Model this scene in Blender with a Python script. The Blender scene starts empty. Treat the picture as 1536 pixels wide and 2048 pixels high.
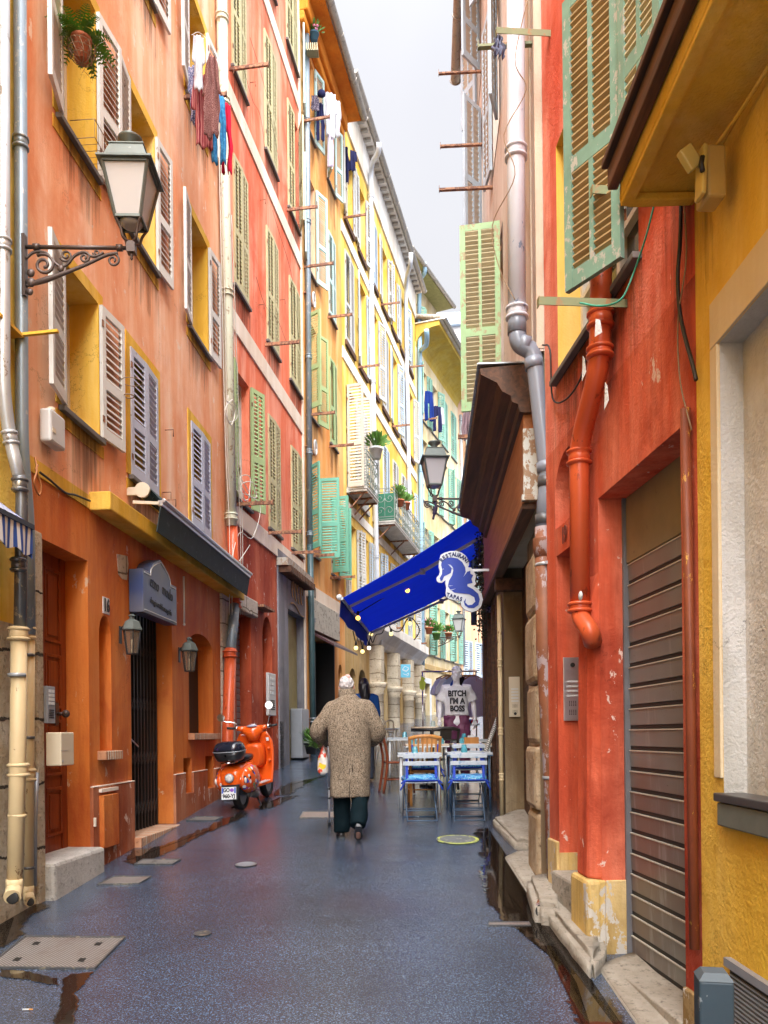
import bpy, bmesh, math, random
from mathutils import Vector, Matrix, noise as mnoise
R = math.radians
random.seed(7)
scn = bpy.context.scene
COL = scn.collection
# ------------------------------------------------------------------ camera model
F, CX, CY, ROLL, CAMZ = 1600.0, 768.0, 1470.0, R(0.6), 1.78
CR, SR = math.cos(ROLL), math.sin(ROLL)
def ray(px, py):
    a, b = px - CX, CY - py
    return ((a*CR + b*SR)/F, (-a*SR + b*CR)/F)
def at(px, py, d):
    x, z = ray(px, py)
    return Vector((x*d, d, CAMZ + z*d))
SLOPE = 0.08
def gz(y): return SLOPE*y
def ground(px, py, up=0.0):
    x, z = ray(px, py)
    d = (CAMZ - up)/(SLOPE - z)
    return Vector((x*d, d, gz(d) + up))
cam = bpy.data.cameras.new('camera'); camo = bpy.data.objects.new('camera', cam); COL.objects.link(camo)
cam.sensor_fit = 'AUTO'; cam.sensor_width = 36; cam.lens = F/2048*36
cam.shift_y = (CY - 1024)/2048; cam.clip_end = 2000; cam.clip_start = 0.05
camo.matrix_world = Matrix.Translation((0, 0, CAMZ)) @ Matrix.Rotation(ROLL, 4, 'Y') @ Matrix.Rotation(R(90), 4, 'X')
scn.camera = camo
# ------------------------------------------------------------------ mesh builder
class MB:
    def __init__(s): s.v, s.f, s.m, s.s = [], [], [], []
    def add(s, vs, fs, mi=0, sm=False, M=None):
        b = len(s.v)
        for p in vs:
            p = Vector(p)
            s.v.append(M @ p if M is not None else p)
        for f in fs:
            s.f.append([b+i for i in f]); s.m.append(mi); s.s.append(sm)
    def box(s, x0, x1, y0, y1, z0, z1, mi=0, M=None):
        s.add([(x0,y0,z0),(x1,y0,z0),(x1,y1,z0),(x0,y1,z0),(x0,y0,z1),(x1,y0,z1),(x1,y1,z1),(x0,y1,z1)],
              [(0,3,2,1),(4,5,6,7),(0,1,5,4),(1,2,6,5),(2,3,7,6),(3,0,4,7)], mi, False, M)
    def cb(s, c, d, mi=0, M=None):
        s.box(c[0]-d[0]/2, c[0]+d[0]/2, c[1]-d[1]/2, c[1]+d[1]/2, c[2]-d[2]/2, c[2]+d[2]/2, mi, M)
    def bar(s, p, q, w, h, mi=0, up=(0,0,1)):
        p, q = Vector(p), Vector(q); t = (q-p).normalized(); u = Vector(up)
        if abs(t.dot(u)) > .98: u = Vector((0,1,0))
        a = t.cross(u).normalized(); b = a.cross(t).normalized()
        vs = []
        for o in (p, q):
            for i, j in ((-1,-1),(1,-1),(1,1),(-1,1)): vs.append(o + a*(i*w/2) + b*(j*h/2))
        s.add(vs, [(0,1,2,3),(7,6,5,4),(0,4,5,1),(1,5,6,2),(2,6,7,3),(3,7,4,0)], mi)
    def tube(s, pts, r, n=8, mi=0, caps=True, sx=1.0, M=None):
        pts = [Vector(p) for p in pts]; k = len(pts)
        rs = r if isinstance(r, (list, tuple)) else [r]*k
        T = []
        for i in range(k):
            t = pts[min(i+1, k-1)] - pts[max(i-1, 0)]
            T.append(t.normalized() if t.length > 1e-9 else Vector((0,0,1)))
        u = Vector((0,0,1)) if abs(T[0].z) < .9 else Vector((1,0,0))
        a = T[0].cross(u).normalized(); vs = []
        for i in range(k):
            a = (a - T[i]*a.dot(T[i]));  a = a.normalized() if a.length > 1e-6 else T[i].orthogonal().normalized()
            b = T[i].cross(a)
            for j in range(n):
                an = 2*math.pi*j/n
                vs.append(pts[i] + a*(rs[i]*math.cos(an)*sx) + b*(rs[i]*math.sin(an)))
        fs = []
        for i in range(k-1):
            for j in range(n):
                j2 = (j+1) % n
                fs.append((i*n+j, i*n+j2, (i+1)*n+j2, (i+1)*n+j))
        s.add(vs, fs, mi, True, M)
        if caps:
            s.add(vs[:n], [tuple(range(n-1,-1,-1))], mi, False, M); s.add(vs[-n:], [tuple(range(n))], mi, False, M)
    def cyl(s, p, q, r, r2=None, n=10, mi=0, caps=True, M=None):
        s.tube([p, q], [r, r if r2 is None else r2], n, mi, caps, 1.0, M)
    def lathe(s, prof, c=(0,0,0), n=14, mi=0, M=None, sm=True, rot=0.0, sxy=(1,1)):
        vs = []; k = len(prof)
        for r, z in prof:
            for j in range(n):
                an = 2*math.pi*j/n + rot
                vs.append((c[0]+r*math.cos(an)*sxy[0], c[1]+r*math.sin(an)*sxy[1], c[2]+z))
        fs = [(i*n+j, i*n+(j+1)%n, (i+1)*n+(j+1)%n, (i+1)*n+j) for i in range(k-1) for j in range(n)]
        s.add(vs, fs, mi, sm, M)
        s.add(vs[:n], [tuple(range(n-1,-1,-1))], mi, False, M); s.add(vs[-n:], [tuple(range(n))], mi, False, M)
    def ring(s, rings, mi=0, sm=True, caps=True, M=None):
        n = len(rings[0]); vs = [p for r in rings for p in r]
        fs = [(i*n+j, i*n+(j+1)%n, (i+1)*n+(j+1)%n, (i+1)*n+j) for i in range(len(rings)-1) for j in range(n)]
        s.add(vs, fs, mi, sm, M)
        if caps:
            s.add(rings[0], [tuple(range(n-1,-1,-1))], mi, False, M); s.add(rings[-1], [tuple(range(n))], mi, False, M)
    def prism(s, poly, y0, y1, mi=0, M=None, mi_side=None):
        n = len(poly)
        vs = [(x, y0, z) for x, z in poly] + [(x, y1, z) for x, z in poly]
        s.add(vs, [tuple(range(n)), tuple(range(2*n-1, n-1, -1))], mi, False, M)
        s.add(vs, [(i, n+i, n+(i+1) % n, (i+1) % n) for i in range(n)], mi if mi_side is None else mi_side, False, M)
    def sph(s, c, r, n=14, k=9, mi=0, M=None, fn=None):
        if not isinstance(r, (tuple, list)): r = (r, r, r)
        vs = []; fs = []
        for i in range(k+1):
            th = math.pi*i/k
            for j in range(n):
                an = 2*math.pi*j/n
                d = Vector((math.sin(th)*math.cos(an), math.sin(th)*math.sin(an), math.cos(th)))
                q = fn(d) if fn else 1.0
                vs.append((c[0]+d.x*r[0]*q, c[1]+d.y*r[1]*q, c[2]+d.z*r[2]*q))
        for i in range(k):
            for j in range(n): fs.append((i*n+j, (i+1)*n+j, (i+1)*n+(j+1)%n, i*n+(j+1)%n))
        s.add(vs, fs, mi, True, M)
    def mesh(s, name, mats):
        me = bpy.data.meshes.new(name)
        me.from_pydata([tuple(p) for p in s.v], [], s.f)
        for m in mats: me.materials.append(m)
        me.polygons.foreach_set('material_index', s.m); me.polygons.foreach_set('use_smooth', s.s)
        me.validate(); me.update(); return me
    def build(s, name, mats, parent=None, M=None, bevel=0, fix=True):
        if not isinstance(mats, (list, tuple)): mats = [mats]
        me = s.mesh(name, mats)
        if fix:
            bm = bmesh.new(); bm.from_mesh(me)
            bmesh.ops.remove_doubles(bm, verts=bm.verts, dist=1e-6)
            bmesh.ops.recalc_face_normals(bm, faces=bm.faces); bm.to_mesh(me); bm.free()
        o = link(name, me, parent, M)
        if bevel:
            b = o.modifiers.new('bevel', 'BEVEL'); b.width = bevel; b.segments = 2; b.limit_method = 'ANGLE'; b.angle_limit = R(40)
        return o
def link(name, me, parent=None, M=None):
    o = bpy.data.objects.new(name, me); COL.objects.link(o)
    if parent is not None: o.parent = parent
    if M is not None: o.matrix_local = M
    return o
def tag(o, label, cat, group=None):
    o['label'] = label; o['category'] = cat
    if group: o['group'] = group
    return o
def thing(name, label, cat, M=None, group=None):
    o = bpy.data.objects.new(name, None); COL.objects.link(o); o.empty_display_size = .1
    if M is not None: o.matrix_world = M if isinstance(M, Matrix) else Matrix.Translation(M)
    return tag(o, label, cat, group)
def struct(o, kind='structure'): o['kind'] = kind; return o
def copy_tree(o, parent=None):
    c = o.copy(); COL.objects.link(c); c.parent = parent
    for ch in [x for x in bpy.data.objects if x.parent == o]: copy_tree(ch, c)
    return c
def T(x=0, y=0, z=0): return Matrix.Translation((x, y, z))
def RZ(a): return Matrix.Rotation(a, 4, 'Z')
def RX(a): return Matrix.Rotation(a, 4, 'X')
def RY(a): return Matrix.Rotation(a, 4, 'Y')
TXT = RX(R(90))                              # text: lies in XY -> stands in XZ facing -Y
def text_into(mb, s, size, M, mi=0, ext=.003, sx=1.0, bold=0.0, align='CENTER'):
    cu = bpy.data.curves.new('t', 'FONT'); cu.body = s; cu.size = size; cu.extrude = ext; cu.align_x = align; cu.align_y = 'CENTER'
    cu.offset = bold; cu.resolution_u = 3
    o = bpy.data.objects.new('t', cu); COL.objects.link(o)
    dg = bpy.context.evaluated_depsgraph_get(); dg.update()
    me = bpy.data.meshes.new_from_object(o.evaluated_get(dg))
    mb.add([v.co for v in me.vertices], [tuple(p.vertices) for p in me.polygons], mi, False, M @ TXT @ Matrix.Diagonal((sx, 1, 1, 1)))
    bpy.data.objects.remove(o); bpy.data.curves.remove(cu); bpy.data.meshes.remove(me)
def remesh(mb, vox, smooth=4):
    """fuse overlapping closed pieces into ONE continuous surface"""
    me = mb.mesh('tmp', []); o = bpy.data.objects.new('tmp', me); COL.objects.link(o)
    r = o.modifiers.new('r', 'REMESH'); r.mode = 'VOXEL'; r.voxel_size = vox; r.use_smooth_shade = True
    if smooth:
        k = o.modifiers.new('s', 'SMOOTH'); k.iterations = smooth; k.factor = .5
    dg = bpy.context.evaluated_depsgraph_get(); dg.update()
    out = bpy.data.meshes.new_from_object(o.evaluated_get(dg))
    bpy.data.objects.remove(o); bpy.data.meshes.remove(me)
    return out
# ------------------------------------------------------------------ materials
def L(nt, a, b): nt.links.new(a, b)
def newmat(name, rough=.6, spec=.5, metal=0.0):
    m = bpy.data.materials.new(name); m.use_nodes = True
    nt = m.node_tree; b = nt.nodes['Principled BSDF']
    b.inputs['Roughness'].default_value = rough; b.inputs['Metallic'].default_value = metal
    b.inputs['Specular IOR Level'].default_value = spec
    return m, nt, b
def c4(c): return (c[0], c[1], c[2], 1)
def pos(nt, scale=(1,1,1), obj=False):
    if obj:
        g = nt.nodes.new('ShaderNodeTexCoord').outputs['Object']
    else:
        g = nt.nodes.new('ShaderNodeNewGeometry').outputs['Position']
    mp = nt.nodes.new('ShaderNodeMapping'); mp.inputs['Scale'].default_value = scale
    L(nt, g, mp.inputs['Vector']); return mp.outputs['Vector']
def nz(nt, vec, scale, detail=4, rough=.55, dist=0.0):
    n = nt.nodes.new('ShaderNodeTexNoise'); n.inputs['Scale'].default_value = scale; n.inputs['Detail'].default_value = detail
    n.inputs['Roughness'].default_value = rough; n.inputs['Distortion'].default_value = dist
    L(nt, vec, n.inputs['Vector']); return n.outputs['Fac']
def ramp(nt, fac, a, b, ca=(0,0,0), cb=(1,1,1)):
    r = nt.nodes.new('ShaderNodeValToRGB'); e = r.color_ramp.elements
    e[0].position = a; e[0].color = c4(ca); e[1].position = b; e[1].color = c4(cb)
    L(nt, fac, r.inputs['Fac']); return r.outputs['Color']
def mix(nt, fac, a, b, mode='MIX'):
    m = nt.nodes.new('ShaderNodeMix'); m.data_type = 'RGBA'; m.blend_type = mode
    for sock, v in ((m.inputs[0], fac), (m.inputs[6], a), (m.inputs[7], b)):
        if hasattr(v, 'links'): L(nt, v, sock)
        elif isinstance(v, (int, float)): sock.default_value = v
        else: sock.default_value = c4(v)
    return m.outputs[2]
def bump(nt, b, h, strength=.3, dist=.01):
    n = nt.nodes.new('ShaderNodeBump'); n.inputs['Strength'].default_value = strength; n.inputs['Distance'].default_value = dist
    L(nt, h, n.inputs['Height']); L(nt, n.outputs['Normal'], b.inputs['Normal'])
def plaster(name, c, light=None, stain=None, sa=.5, st=.45, bs=.5, rough=.85, worn=None, wt=.68):
    """painted render: streaky wash, blotches, stains of their own shape, grain"""
    m, nt, b = newmat(name, rough, .25)
    light = light or tuple(min(.9, x*1.25+.03) for x in c); stain = stain or tuple(x*.62 for x in c)
    s1 = nz(nt, pos(nt, (2.2, 2.2, .22)), 1.3, 6, .62)
    col = mix(nt, ramp(nt, s1, .40, .62), c, light)
    s2 = nz(nt, pos(nt, (1, 1, .55)), .9, 7, .65, .4)
    f = ramp(nt, s2, .45, .62); col = mix(nt, mix(nt, st, (0,0,0), f), col, stain)
    s4 = nz(nt, pos(nt, (9, 9, .7)), 1.0, 5, .7)
    col = mix(nt, mix(nt, sa*.5, (0,0,0), ramp(nt, s4, .50, .70)), col, stain)
    if bs:                                           # hairline cracks, in places
        vo = nt.nodes.new('ShaderNodeTexVoronoi'); vo.feature = 'DISTANCE_TO_EDGE'; vo.inputs['Scale'].default_value = 1.1
        wv_ = nt.nodes.new('ShaderNodeVectorMath'); wv_.operation = 'MULTIPLY_ADD'; cn_ = nt.nodes.new('ShaderNodeCombineXYZ'); L(nt, nz(nt, pos(nt), 5, 5, .7), cn_.inputs[0]); L(nt, nz(nt, pos(nt), 4.3, 5, .7), cn_.inputs[2]); L(nt, nz(nt, pos(nt), 4.7, 5, .7), cn_.inputs[1])
        L(nt, cn_.outputs[0], wv_.inputs[0]); wv_.inputs[1].default_value = (.5,.5,.5); L(nt, pos(nt), wv_.inputs[2]); L(nt, wv_.outputs[0], vo.inputs['Vector'])
        ck = mix(nt, ramp(nt, vo.outputs['Distance'], .0, .006), (1,1,1), (0,0,0)); ck = mix(nt, ramp(nt, nz(nt, pos(nt), .9, 3), .52, .60), (0,0,0), ck)
        col = mix(nt, mix(nt, .7, (0,0,0), ck), col, tuple(x*.30 for x in c))
    if worn:
        s5 = nz(nt, pos(nt, (1, 1, .6)), 5.5, 8, .7, .3)
        col = mix(nt, ramp(nt, s5, wt, wt+.015), col, worn)
    L(nt, col, b.inputs['Base Color'])
    g = nz(nt, pos(nt), 55, 4, .6); g2 = nz(nt, pos(nt), 4, 3, .5)
    a = nt.nodes.new('ShaderNodeMath'); a.operation = 'MULTIPLY_ADD'; a.inputs[1].default_value = 3; L(nt, g2, a.inputs[0]); L(nt, g, a.inputs[2])
    bump(nt, b, a.outputs[0], bs, .006)
    return m
def paint(name, c, rough=.5, var=.25, chip=None, ct=.66, cs=14, metal=0.0, grain=None, spec=.4, bs=.15):
    m, nt, b = newmat(name, rough, spec, metal)
    n1 = nz(nt, pos(nt, grain or (1,1,1)), 6, 5, .6)
    col = mix(nt, n1, tuple(x*(1-var) for x in c), tuple(min(.95, x*(1+var)) for x in c))
    if chip:
        n2 = nz(nt, pos(nt, (1, 1, .6)), cs, 6, .7)
        col = mix(nt, ramp(nt, n2, ct-.05, ct-.03), col, chip)
    L(nt, col, b.inputs['Base Color'])
    if bs: bump(nt, b, nz(nt, pos(nt), 40, 3), bs, .003)
    return m
def stone(name, c1, c2, mortar=None, bw=.5, bh=.3, rough=.9, rot=0.0, bs=.9):
    m, nt, b = newmat(name, rough, .25)
    p = pos(nt)
    n1 = nz(nt, p, 3, 8, .7); n2 = nz(nt, p, 22, 6, .7)
    col = mix(nt, ramp(nt, n1, .35, .65), c1, c2)
    col = mix(nt, ramp(nt, n2, .55, .72), col, tuple(x*.35 for x in c1))
    h = n2
    if mortar:
        v = nt.nodes.new('ShaderNodeVectorRotate'); v.rotation_type = 'Z_AXIS'; v.inputs['Angle'].default_value = 0
        sp = nt.nodes.new('ShaderNodeSeparateXYZ'); L(nt, p, sp.inputs[0])
        cm = nt.nodes.new('ShaderNodeCombineXYZ')
        wob = nt.nodes.new('ShaderNodeMath'); wob.operation = 'MULTIPLY_ADD'; wob.inputs[1].default_value = .14; L(nt, n1, wob.inputs[0]); L(nt, sp.outputs['Z'], wob.inputs[2])
        L(nt, sp.outputs['Y'], cm.inputs['X']); L(nt, wob.outputs[0], cm.inputs['Y'])
        br = nt.nodes.new('ShaderNodeTexBrick'); br.inputs['Scale'].default_value = 1; br.inputs['Brick Width'].default_value = bw; br.inputs['Row Height'].default_value = bh
        br.inputs['Mortar Size'].default_value = .012; br.inputs['Mortar Smooth'].default_value = .3
        L(nt, cm.outputs[0], br.inputs['Vector'])
        col = mix(nt, br.outputs['Fac'], col, mortar)
        a = nt.nodes.new('ShaderNodeMath'); a.operation = 'SUBTRACT'; L(nt, n2, a.inputs[0]); L(nt, br.outputs['Fac'], a.inputs[1]); h = a.outputs[0]
    L(nt, col, b.inputs['Base Color']); bump(nt, b, h, bs, .02)
    return m
def wood(name, c1, c2, axis=2, rough=.6, chip=None, ct=.62):
    m, nt, b = newmat(name, rough, .35)
    sc = [18, 18, 18]; sc[axis] = 1.2
    n = nz(nt, pos(nt, tuple(sc)), 1.0, 6, .65, .6)
    col = mix(nt, ramp(nt, n, .35, .68), c1, c2)
    if chip:
        n2 = nz(nt, pos(nt, (1,1,.5)), 9, 7, .7); col = mix(nt, ramp(nt, n2, ct, ct+.05), col, chip)
    L(nt, col, b.inputs['Base Color']); bump(nt, b, n, .3, .004)
    return m
def flat(name, c, rough=.5, metal=0.0, spec=.5):
    m, nt, b = newmat(name, rough, spec, metal); b.inputs['Base Color'].default_value = c4(c); return m
def emit(name, c, s):
    m, nt, b = newmat(name, .5); b.inputs['Base Color'].default_value = c4(c)
    b.inputs['Emission Color'].default_value = c4(c); b.inputs['Emission Strength'].default_value = s; return m
def cloth_mat(name, c, c2=None, sc=60, pat=None):
    m, nt, b = newmat(name, .9, .1)
    n = nz(nt, pos(nt), sc, 3, .6); col = mix(nt, n, tuple(x*.75 for x in c), tuple(min(.95, x*1.25) for x in c))
    if c2:
        if pat == 'stripe':
            w = nt.nodes.new('ShaderNodeTexWave'); w.inputs['Scale'].default_value = 14; w.inputs['Distortion'].default_value = 1.5; L(nt, pos(nt), w.inputs['Vector'])
            col = mix(nt, ramp(nt, w.outputs['Fac'], .55, .7), col, c2)
        else:
            col = mix(nt, ramp(nt, nz(nt, pos(nt), pat or 30, 5, .7), .48, .56), col, c2)
    L(nt, col, b.inputs['Base Color']); return m

M = {}
M['salmon'] = plaster('salmon_render', (.80,.37,.19), (.88,.58,.40), (.72,.24,.09), .6, .75, .6, .85, (.80,.60,.46), .625)
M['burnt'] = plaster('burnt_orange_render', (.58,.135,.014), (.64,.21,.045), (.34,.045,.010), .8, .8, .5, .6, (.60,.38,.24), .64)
M['plinthL'] = plaster('worn_orange_plinth', (.42,.10,.03), (.50,.22,.12), (.22,.045,.018), .9, .85, .7, .8, (.62,.45,.36), .60)
M['yellow_trim'] = plaster('ochre_trim_paint', (.72,.40,.03), (.80,.52,.10), (.38,.20,.02), .6, .6)
M['reveal_y'] = plaster('ochre_reveal', (.70,.42,.05), (.78,.56,.18), (.55,.30,.03), .4, .4)
M['red'] = plaster('brick_red_render', (.75,.185,.090), (.85,.38,.26), (.60,.090,.035), .7, .8)
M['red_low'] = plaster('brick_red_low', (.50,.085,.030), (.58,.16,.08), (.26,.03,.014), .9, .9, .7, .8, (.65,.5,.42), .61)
M['band'] = plaster('cream_band', (.74,.62,.50), (.80,.72,.62), (.52,.40,.28), .4, .4)
M['orange'] = plaster('apricot_render', (.76,.35,.095), (.82,.50,.22), (.64,.22,.045), .8, .8)
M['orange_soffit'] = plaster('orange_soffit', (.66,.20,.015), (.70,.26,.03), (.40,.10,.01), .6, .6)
M['yellow'] = plaster('sun_yellow_render', (.80,.51,.085), (.86,.66,.24), (.68,.37,.04), .8, .85)
M['ochre_low'] = plaster('ochre_stone_wall', (.50,.33,.12), (.60,.45,.24), (.28,.17,.06), .6, .6)
M['cream'] = plaster('cream_render', (.68,.55,.31), (.76,.66,.46), (.48,.36,.17), .9, .8)
M['peach'] = plaster('peach_render', (.70,.40,.23), (.74,.5,.33), (.56,.3,.16))
M['cream_soffit'] = plaster('ochre_soffit', (.58,.38,.05), (.62,.45,.10), (.35,.22,.04))
M['white_band'] = plaster('white_band', (.76,.72,.64), (.82,.80,.76), (.5,.42,.32), .7, .6)
M['pinkgrey'] = plaster('pinkish_grey_render', (.64,.53,.47), (.72,.64,.58), (.46,.32,.24), .8, .8)
M['redR'] = plaster('coral_red_render', (.68,.135,.070), (.78,.31,.22), (.52,.060,.022), .9, .85, 1.1, .85, (.74,.50,.42), .675)
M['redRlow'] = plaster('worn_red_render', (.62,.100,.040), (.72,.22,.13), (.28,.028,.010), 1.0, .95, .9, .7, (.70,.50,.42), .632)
M['plinthR'] = plaster('worn_yellow_plinth', (.60,.40,.12), (.68,.52,.28), (.20,.12,.04), 1.0, .95, .9, .8, (.52,.48,.42), .57)
M['yellowR'] = plaster('mustard_render', (.80,.52,.06), (.86,.62,.16), (.62,.35,.03), .7, .75, 1.3)
M['greyR'] = plaster('grey_rough_render', (.56,.55,.52), (.64,.63,.61), (.36,.34,.28), .6, .6, 1.8, .9, (.12,.11,.09), .69)
M['creamframe'] = plaster('cream_frame', (.66,.54,.33), (.70,.60,.42), (.5,.38,.2), .3, .3)
M['shopcream'] = plaster('cream_soffit_board', (.58,.50,.34), (.62,.56,.42), (.42,.33,.2))
M['grey_pebble'] = plaster('grey_pebbledash', (.19,.19,.205), (.30,.30,.33), (.10,.10,.12), .8, .7, 1.6)
M['stoneL'] = stone('rough_tan_stone', (.40,.30,.18), (.60,.52,.40), (.07,.055,.04), 1.1, .50, bs=1.6)
M['stone_pale'] = stone('pale_stone', (.52,.45,.35), (.62,.56,.47), (.20,.16,.11), .6, .35)
M['stone_step'] = stone('doorstep_stone', (.40,.38,.34), (.55,.53,.49))
M['rubble'] = stone('rubble_stone', (.42,.27,.13), (.54,.42,.27), (.12,.08,.04), .34, .24)
M['plast_brown'] = plaster('brown_grey_render', (.30,.22,.12), (.38,.31,.20), (.14,.09,.045), .8, .8, .9)
M['column'] = stone('column_stone', (.50,.42,.30), (.60,.53,.41), (.22,.17,.11), .9, .4)
M['kerb'] = stone('mossy_kerb_stone', (.27,.235,.185), (.40,.36,.30))
M['rubble_plain'] = stone('rubble_block', (.36,.24,.13), (.56,.45,.31))
M['brick'] = stone('sill_brick', (.42,.19,.10), (.52,.28,.16), (.5,.42,.33), .055, 1.0, bs=.6)
M['sh_white'] = paint('white_shutter_paint', (.60,.59,.55), .55, .12, (.30,.27,.22), .70)
M['sh_lav'] = paint('lavender_grey_shutter_paint', (.44,.46,.55), .5, .12, (.25,.24,.24), .72)
M['sh_olive'] = paint('olive_shutter_paint', (.47,.43,.24), .55, .15, (.28,.22,.14), .72)
M['sh_green'] = paint('leaf_green_shutter_paint', (.33,.44,.21), .55, .15, (.2,.2,.12), .72)
M['sh_mint'] = paint('mint_shutter_paint', (.22,.42,.33), .55, .15, (.40,.42,.36), .66)
M['sh_pale'] = paint('pale_blue_green_shutter_paint', (.42,.56,.52), .55, .12, (.3,.3,.26), .72)
M['sh_jade'] = paint('jade_shutter_paint', (.16,.44,.32), .5, .12, (.06,.20,.15), .72)
M['sh_grey'] = paint('warm_grey_shutter_paint', (.50,.45,.38), .55, .12, (.3,.25,.2), .72)
M['sh_dove'] = paint('dove_grey_shutter_paint', (.46,.46,.44), .55, .15, (.28,.24,.2), .68)
M['sh_blue'] = paint('pale_blue_shutter_paint', (.40,.48,.55), .55, .12)
M['sh_old'] = paint('flaking_mint_paint', (.15,.265,.20), .6, .35, (.36,.34,.29), .615, 18)
M['sh_oldgreen'] = paint('faded_green_paint', (.28,.44,.22), .6, .25, (.32,.26,.14), .60, 14)
M['slat_brown'] = paint('bare_brown_slat', (.34,.24,.11), .7, .35)
M['slat_tan'] = paint('tan_slat', (.46,.42,.26), .7, .3)
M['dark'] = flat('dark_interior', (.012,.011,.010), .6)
M['pane'] = flat('dark_room_pane', (.03,.032,.035), .08)  # opaque glossy board; the darkness of the room is put into its colour
M['winframe'] = paint('window_frame_white', (.58,.55,.48), .5, .1)
M['ironbar'] = paint('rusty_iron', (.15,.065,.04), .7, .4, (.34,.17,.09), .55)
M['greeniron'] = paint('green_iron', (.20,.22,.11), .6, .3, (.30,.16,.07), .62)
M['sillstone'] = paint('grey_slate_sill', (.13,.12,.11), .7, .3)
M['zinc'] = paint('zinc_pipe', (.42,.45,.47), .35, .18, (.24,.21,.18), .645, metal=.4)
M['zincdark'] = paint('dark_weathered_zinc', (.13,.135,.14), .35, .4, (.32,.29,.22), .62, metal=.55)
M['pipeblue'] = paint('blue_grey_pipe', (.20,.25,.29), .4, .25, (.36,.37,.36), .64, metal=.3)
M['creampipe'] = paint('cream_pipe_paint', (.62,.49,.28), .45, .12, (.26,.15,.07), .655, 9)
M['palepipe'] = paint('pale_green_pipe', (.56,.57,.44), .5, .12, (.33,.27,.18), .63)
M['orangepipe'] = paint('orange_red_pipe', (.56,.095,.030), .32, .14, (.30,.05,.02), .655)
M['bluepipe'] = paint('sky_blue_pipe', (.25,.40,.52), .45, .15, (.4,.42,.42), .72)
M['whitebluepipe'] = paint('white_blue_pipe', (.54,.57,.62), .35, .12, (.22,.30,.42), .69, 5)
M['pvc'] = flat('grey_plastic_pipe', (.21,.245,.30), .28)
M['pvc_d'] = flat('dark_grey_plastic_pipe', (.07,.075,.08), .35)
M['rust'] = paint('rusty_cast_iron', (.20,.075,.035), .55, .5, (.30,.24,.24), .58, 6)
M['darkgreenpipe'] = paint('dark_teal_pipe', (.035,.075,.085), .35, .25, (.25,.3,.3), .74)
M['bronze'] = paint('bronze_iron', (.085,.062,.055), .42, .3, metal=.3)
M['lampgreen'] = paint('green_bronze', (.115,.135,.125), .42, .3, (.25,.27,.26), .72, metal=.3)
M['opal'] = flat('opal_glass', (.44,.43,.43), .35)
M['clearglass'] = None
M['blackiron'] = flat('black_iron', (.012,.012,.013), .45)
M['tilemoss'] = paint('mossy_terracotta', (.33,.24,.17), .85, .45, (.42,.40,.34), .55)
M['gutter'] = paint('weathered_gutter', (.36,.33,.29), .45, .25, (.24,.22,.2), .62, metal=.35)
M['doorwood'] = wood('red_brown_door_wood', (.16,.022,.006), (.26,.055,.012), 2, .4, (.34,.16,.06), .68)
M['darkwood'] = wood('dark_weathered_wood', (.045,.022,.012), (.14,.06,.028), 1, .65, (.34,.26,.18), .70)
M['orangewood'] = wood('orange_fascia_wood', (.30,.10,.03), (.44,.19,.07), 1, .6, (.2,.09,.05), .68)
M['chairwood'] = wood('honey_chair_wood', (.36,.14,.03), (.50,.23,.06), 2, .35)
M['redwood'] = wood('red_brown_chair_wood', (.13,.028,.010), (.22,.055,.018), 2, .3)
M['tabletop'] = wood('pale_table_wood', (.50,.38,.26), (.62,.52,.40), 0, .45)
M['flake'] = paint('flaking_white_paint', (.55,.56,.52), .7, .2, (.32,.20,.12), .53, 16)
M['whitepaint'] = paint('white_paint', (.62,.64,.64), .5, .12, (.36,.34,.30), .70)
M['greymetal'] = paint('grey_metal', (.30,.32,.35), .4, .15, metal=.4)
M['alu'] = flat('aluminium', (.62,.62,.63), .3, .8)
M['plasticgrey'] = flat('light_grey_plastic', (.56,.56,.55), .45)
M['beigebox'] = flat('beige_plastic', (.60,.52,.38), .5)
M['cable'] = flat('black_cable', (.015,.014,.014), .5)
M['cablew'] = flat('white_cable', (.60,.58,.52), .5)
M['terracotta'] = paint('terracotta_pot', (.42,.13,.06), .8, .2)
M['leaf'] = paint('leaf_green', (.10,.22,.04), .5, .45, bs=0)
M['fern'] = paint('fern_green', (.11,.26,.035), .5, .4, bs=0)
M['twig'] = flat('dry_twig', (.25,.17,.10), .9)
M['chrome'] = flat('chrome', (.75,.75,.76), .08, 1.0)
M['rubber'] = flat('black_rubber', (.014,.014,.015), .6)
GLOW = 4.0
# ------------------------------------------------------------------ daylight: bright overcast
w = bpy.data.worlds.new('World'); scn.world = w; w.use_nodes = True
nt = w.node_tree; bg = nt.nodes['Background']
sky = nt.nodes.new('ShaderNodeTexSky'); sky.sky_type = 'NISHITA'; sky.sun_disc = False
SUN_EL, SUN_AZ = R(52), R(184)                       # high, from behind the camera
sky.sun_elevation = SUN_EL; sky.sun_rotation = SUN_AZ; sky.air_density = 1.0; sky.dust_density = 4.0
hs = nt.nodes.new('ShaderNodeHueSaturation'); hs.inputs['Saturation'].default_value = .12
L(nt, sky.outputs['Color'], hs.inputs['Color'])
tc = nt.nodes.new('ShaderNodeTexCoord')
cl = nz(nt, tc.outputs['Generated'], 1.6, 5, .5, .3)
cloud = ramp(nt, cl, .35, .7, (5.7, 5.8, 6.45), (7.0, 7.05, 7.4))
sky_c = mix(nt, .85, hs.outputs['Color'], cloud)
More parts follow.
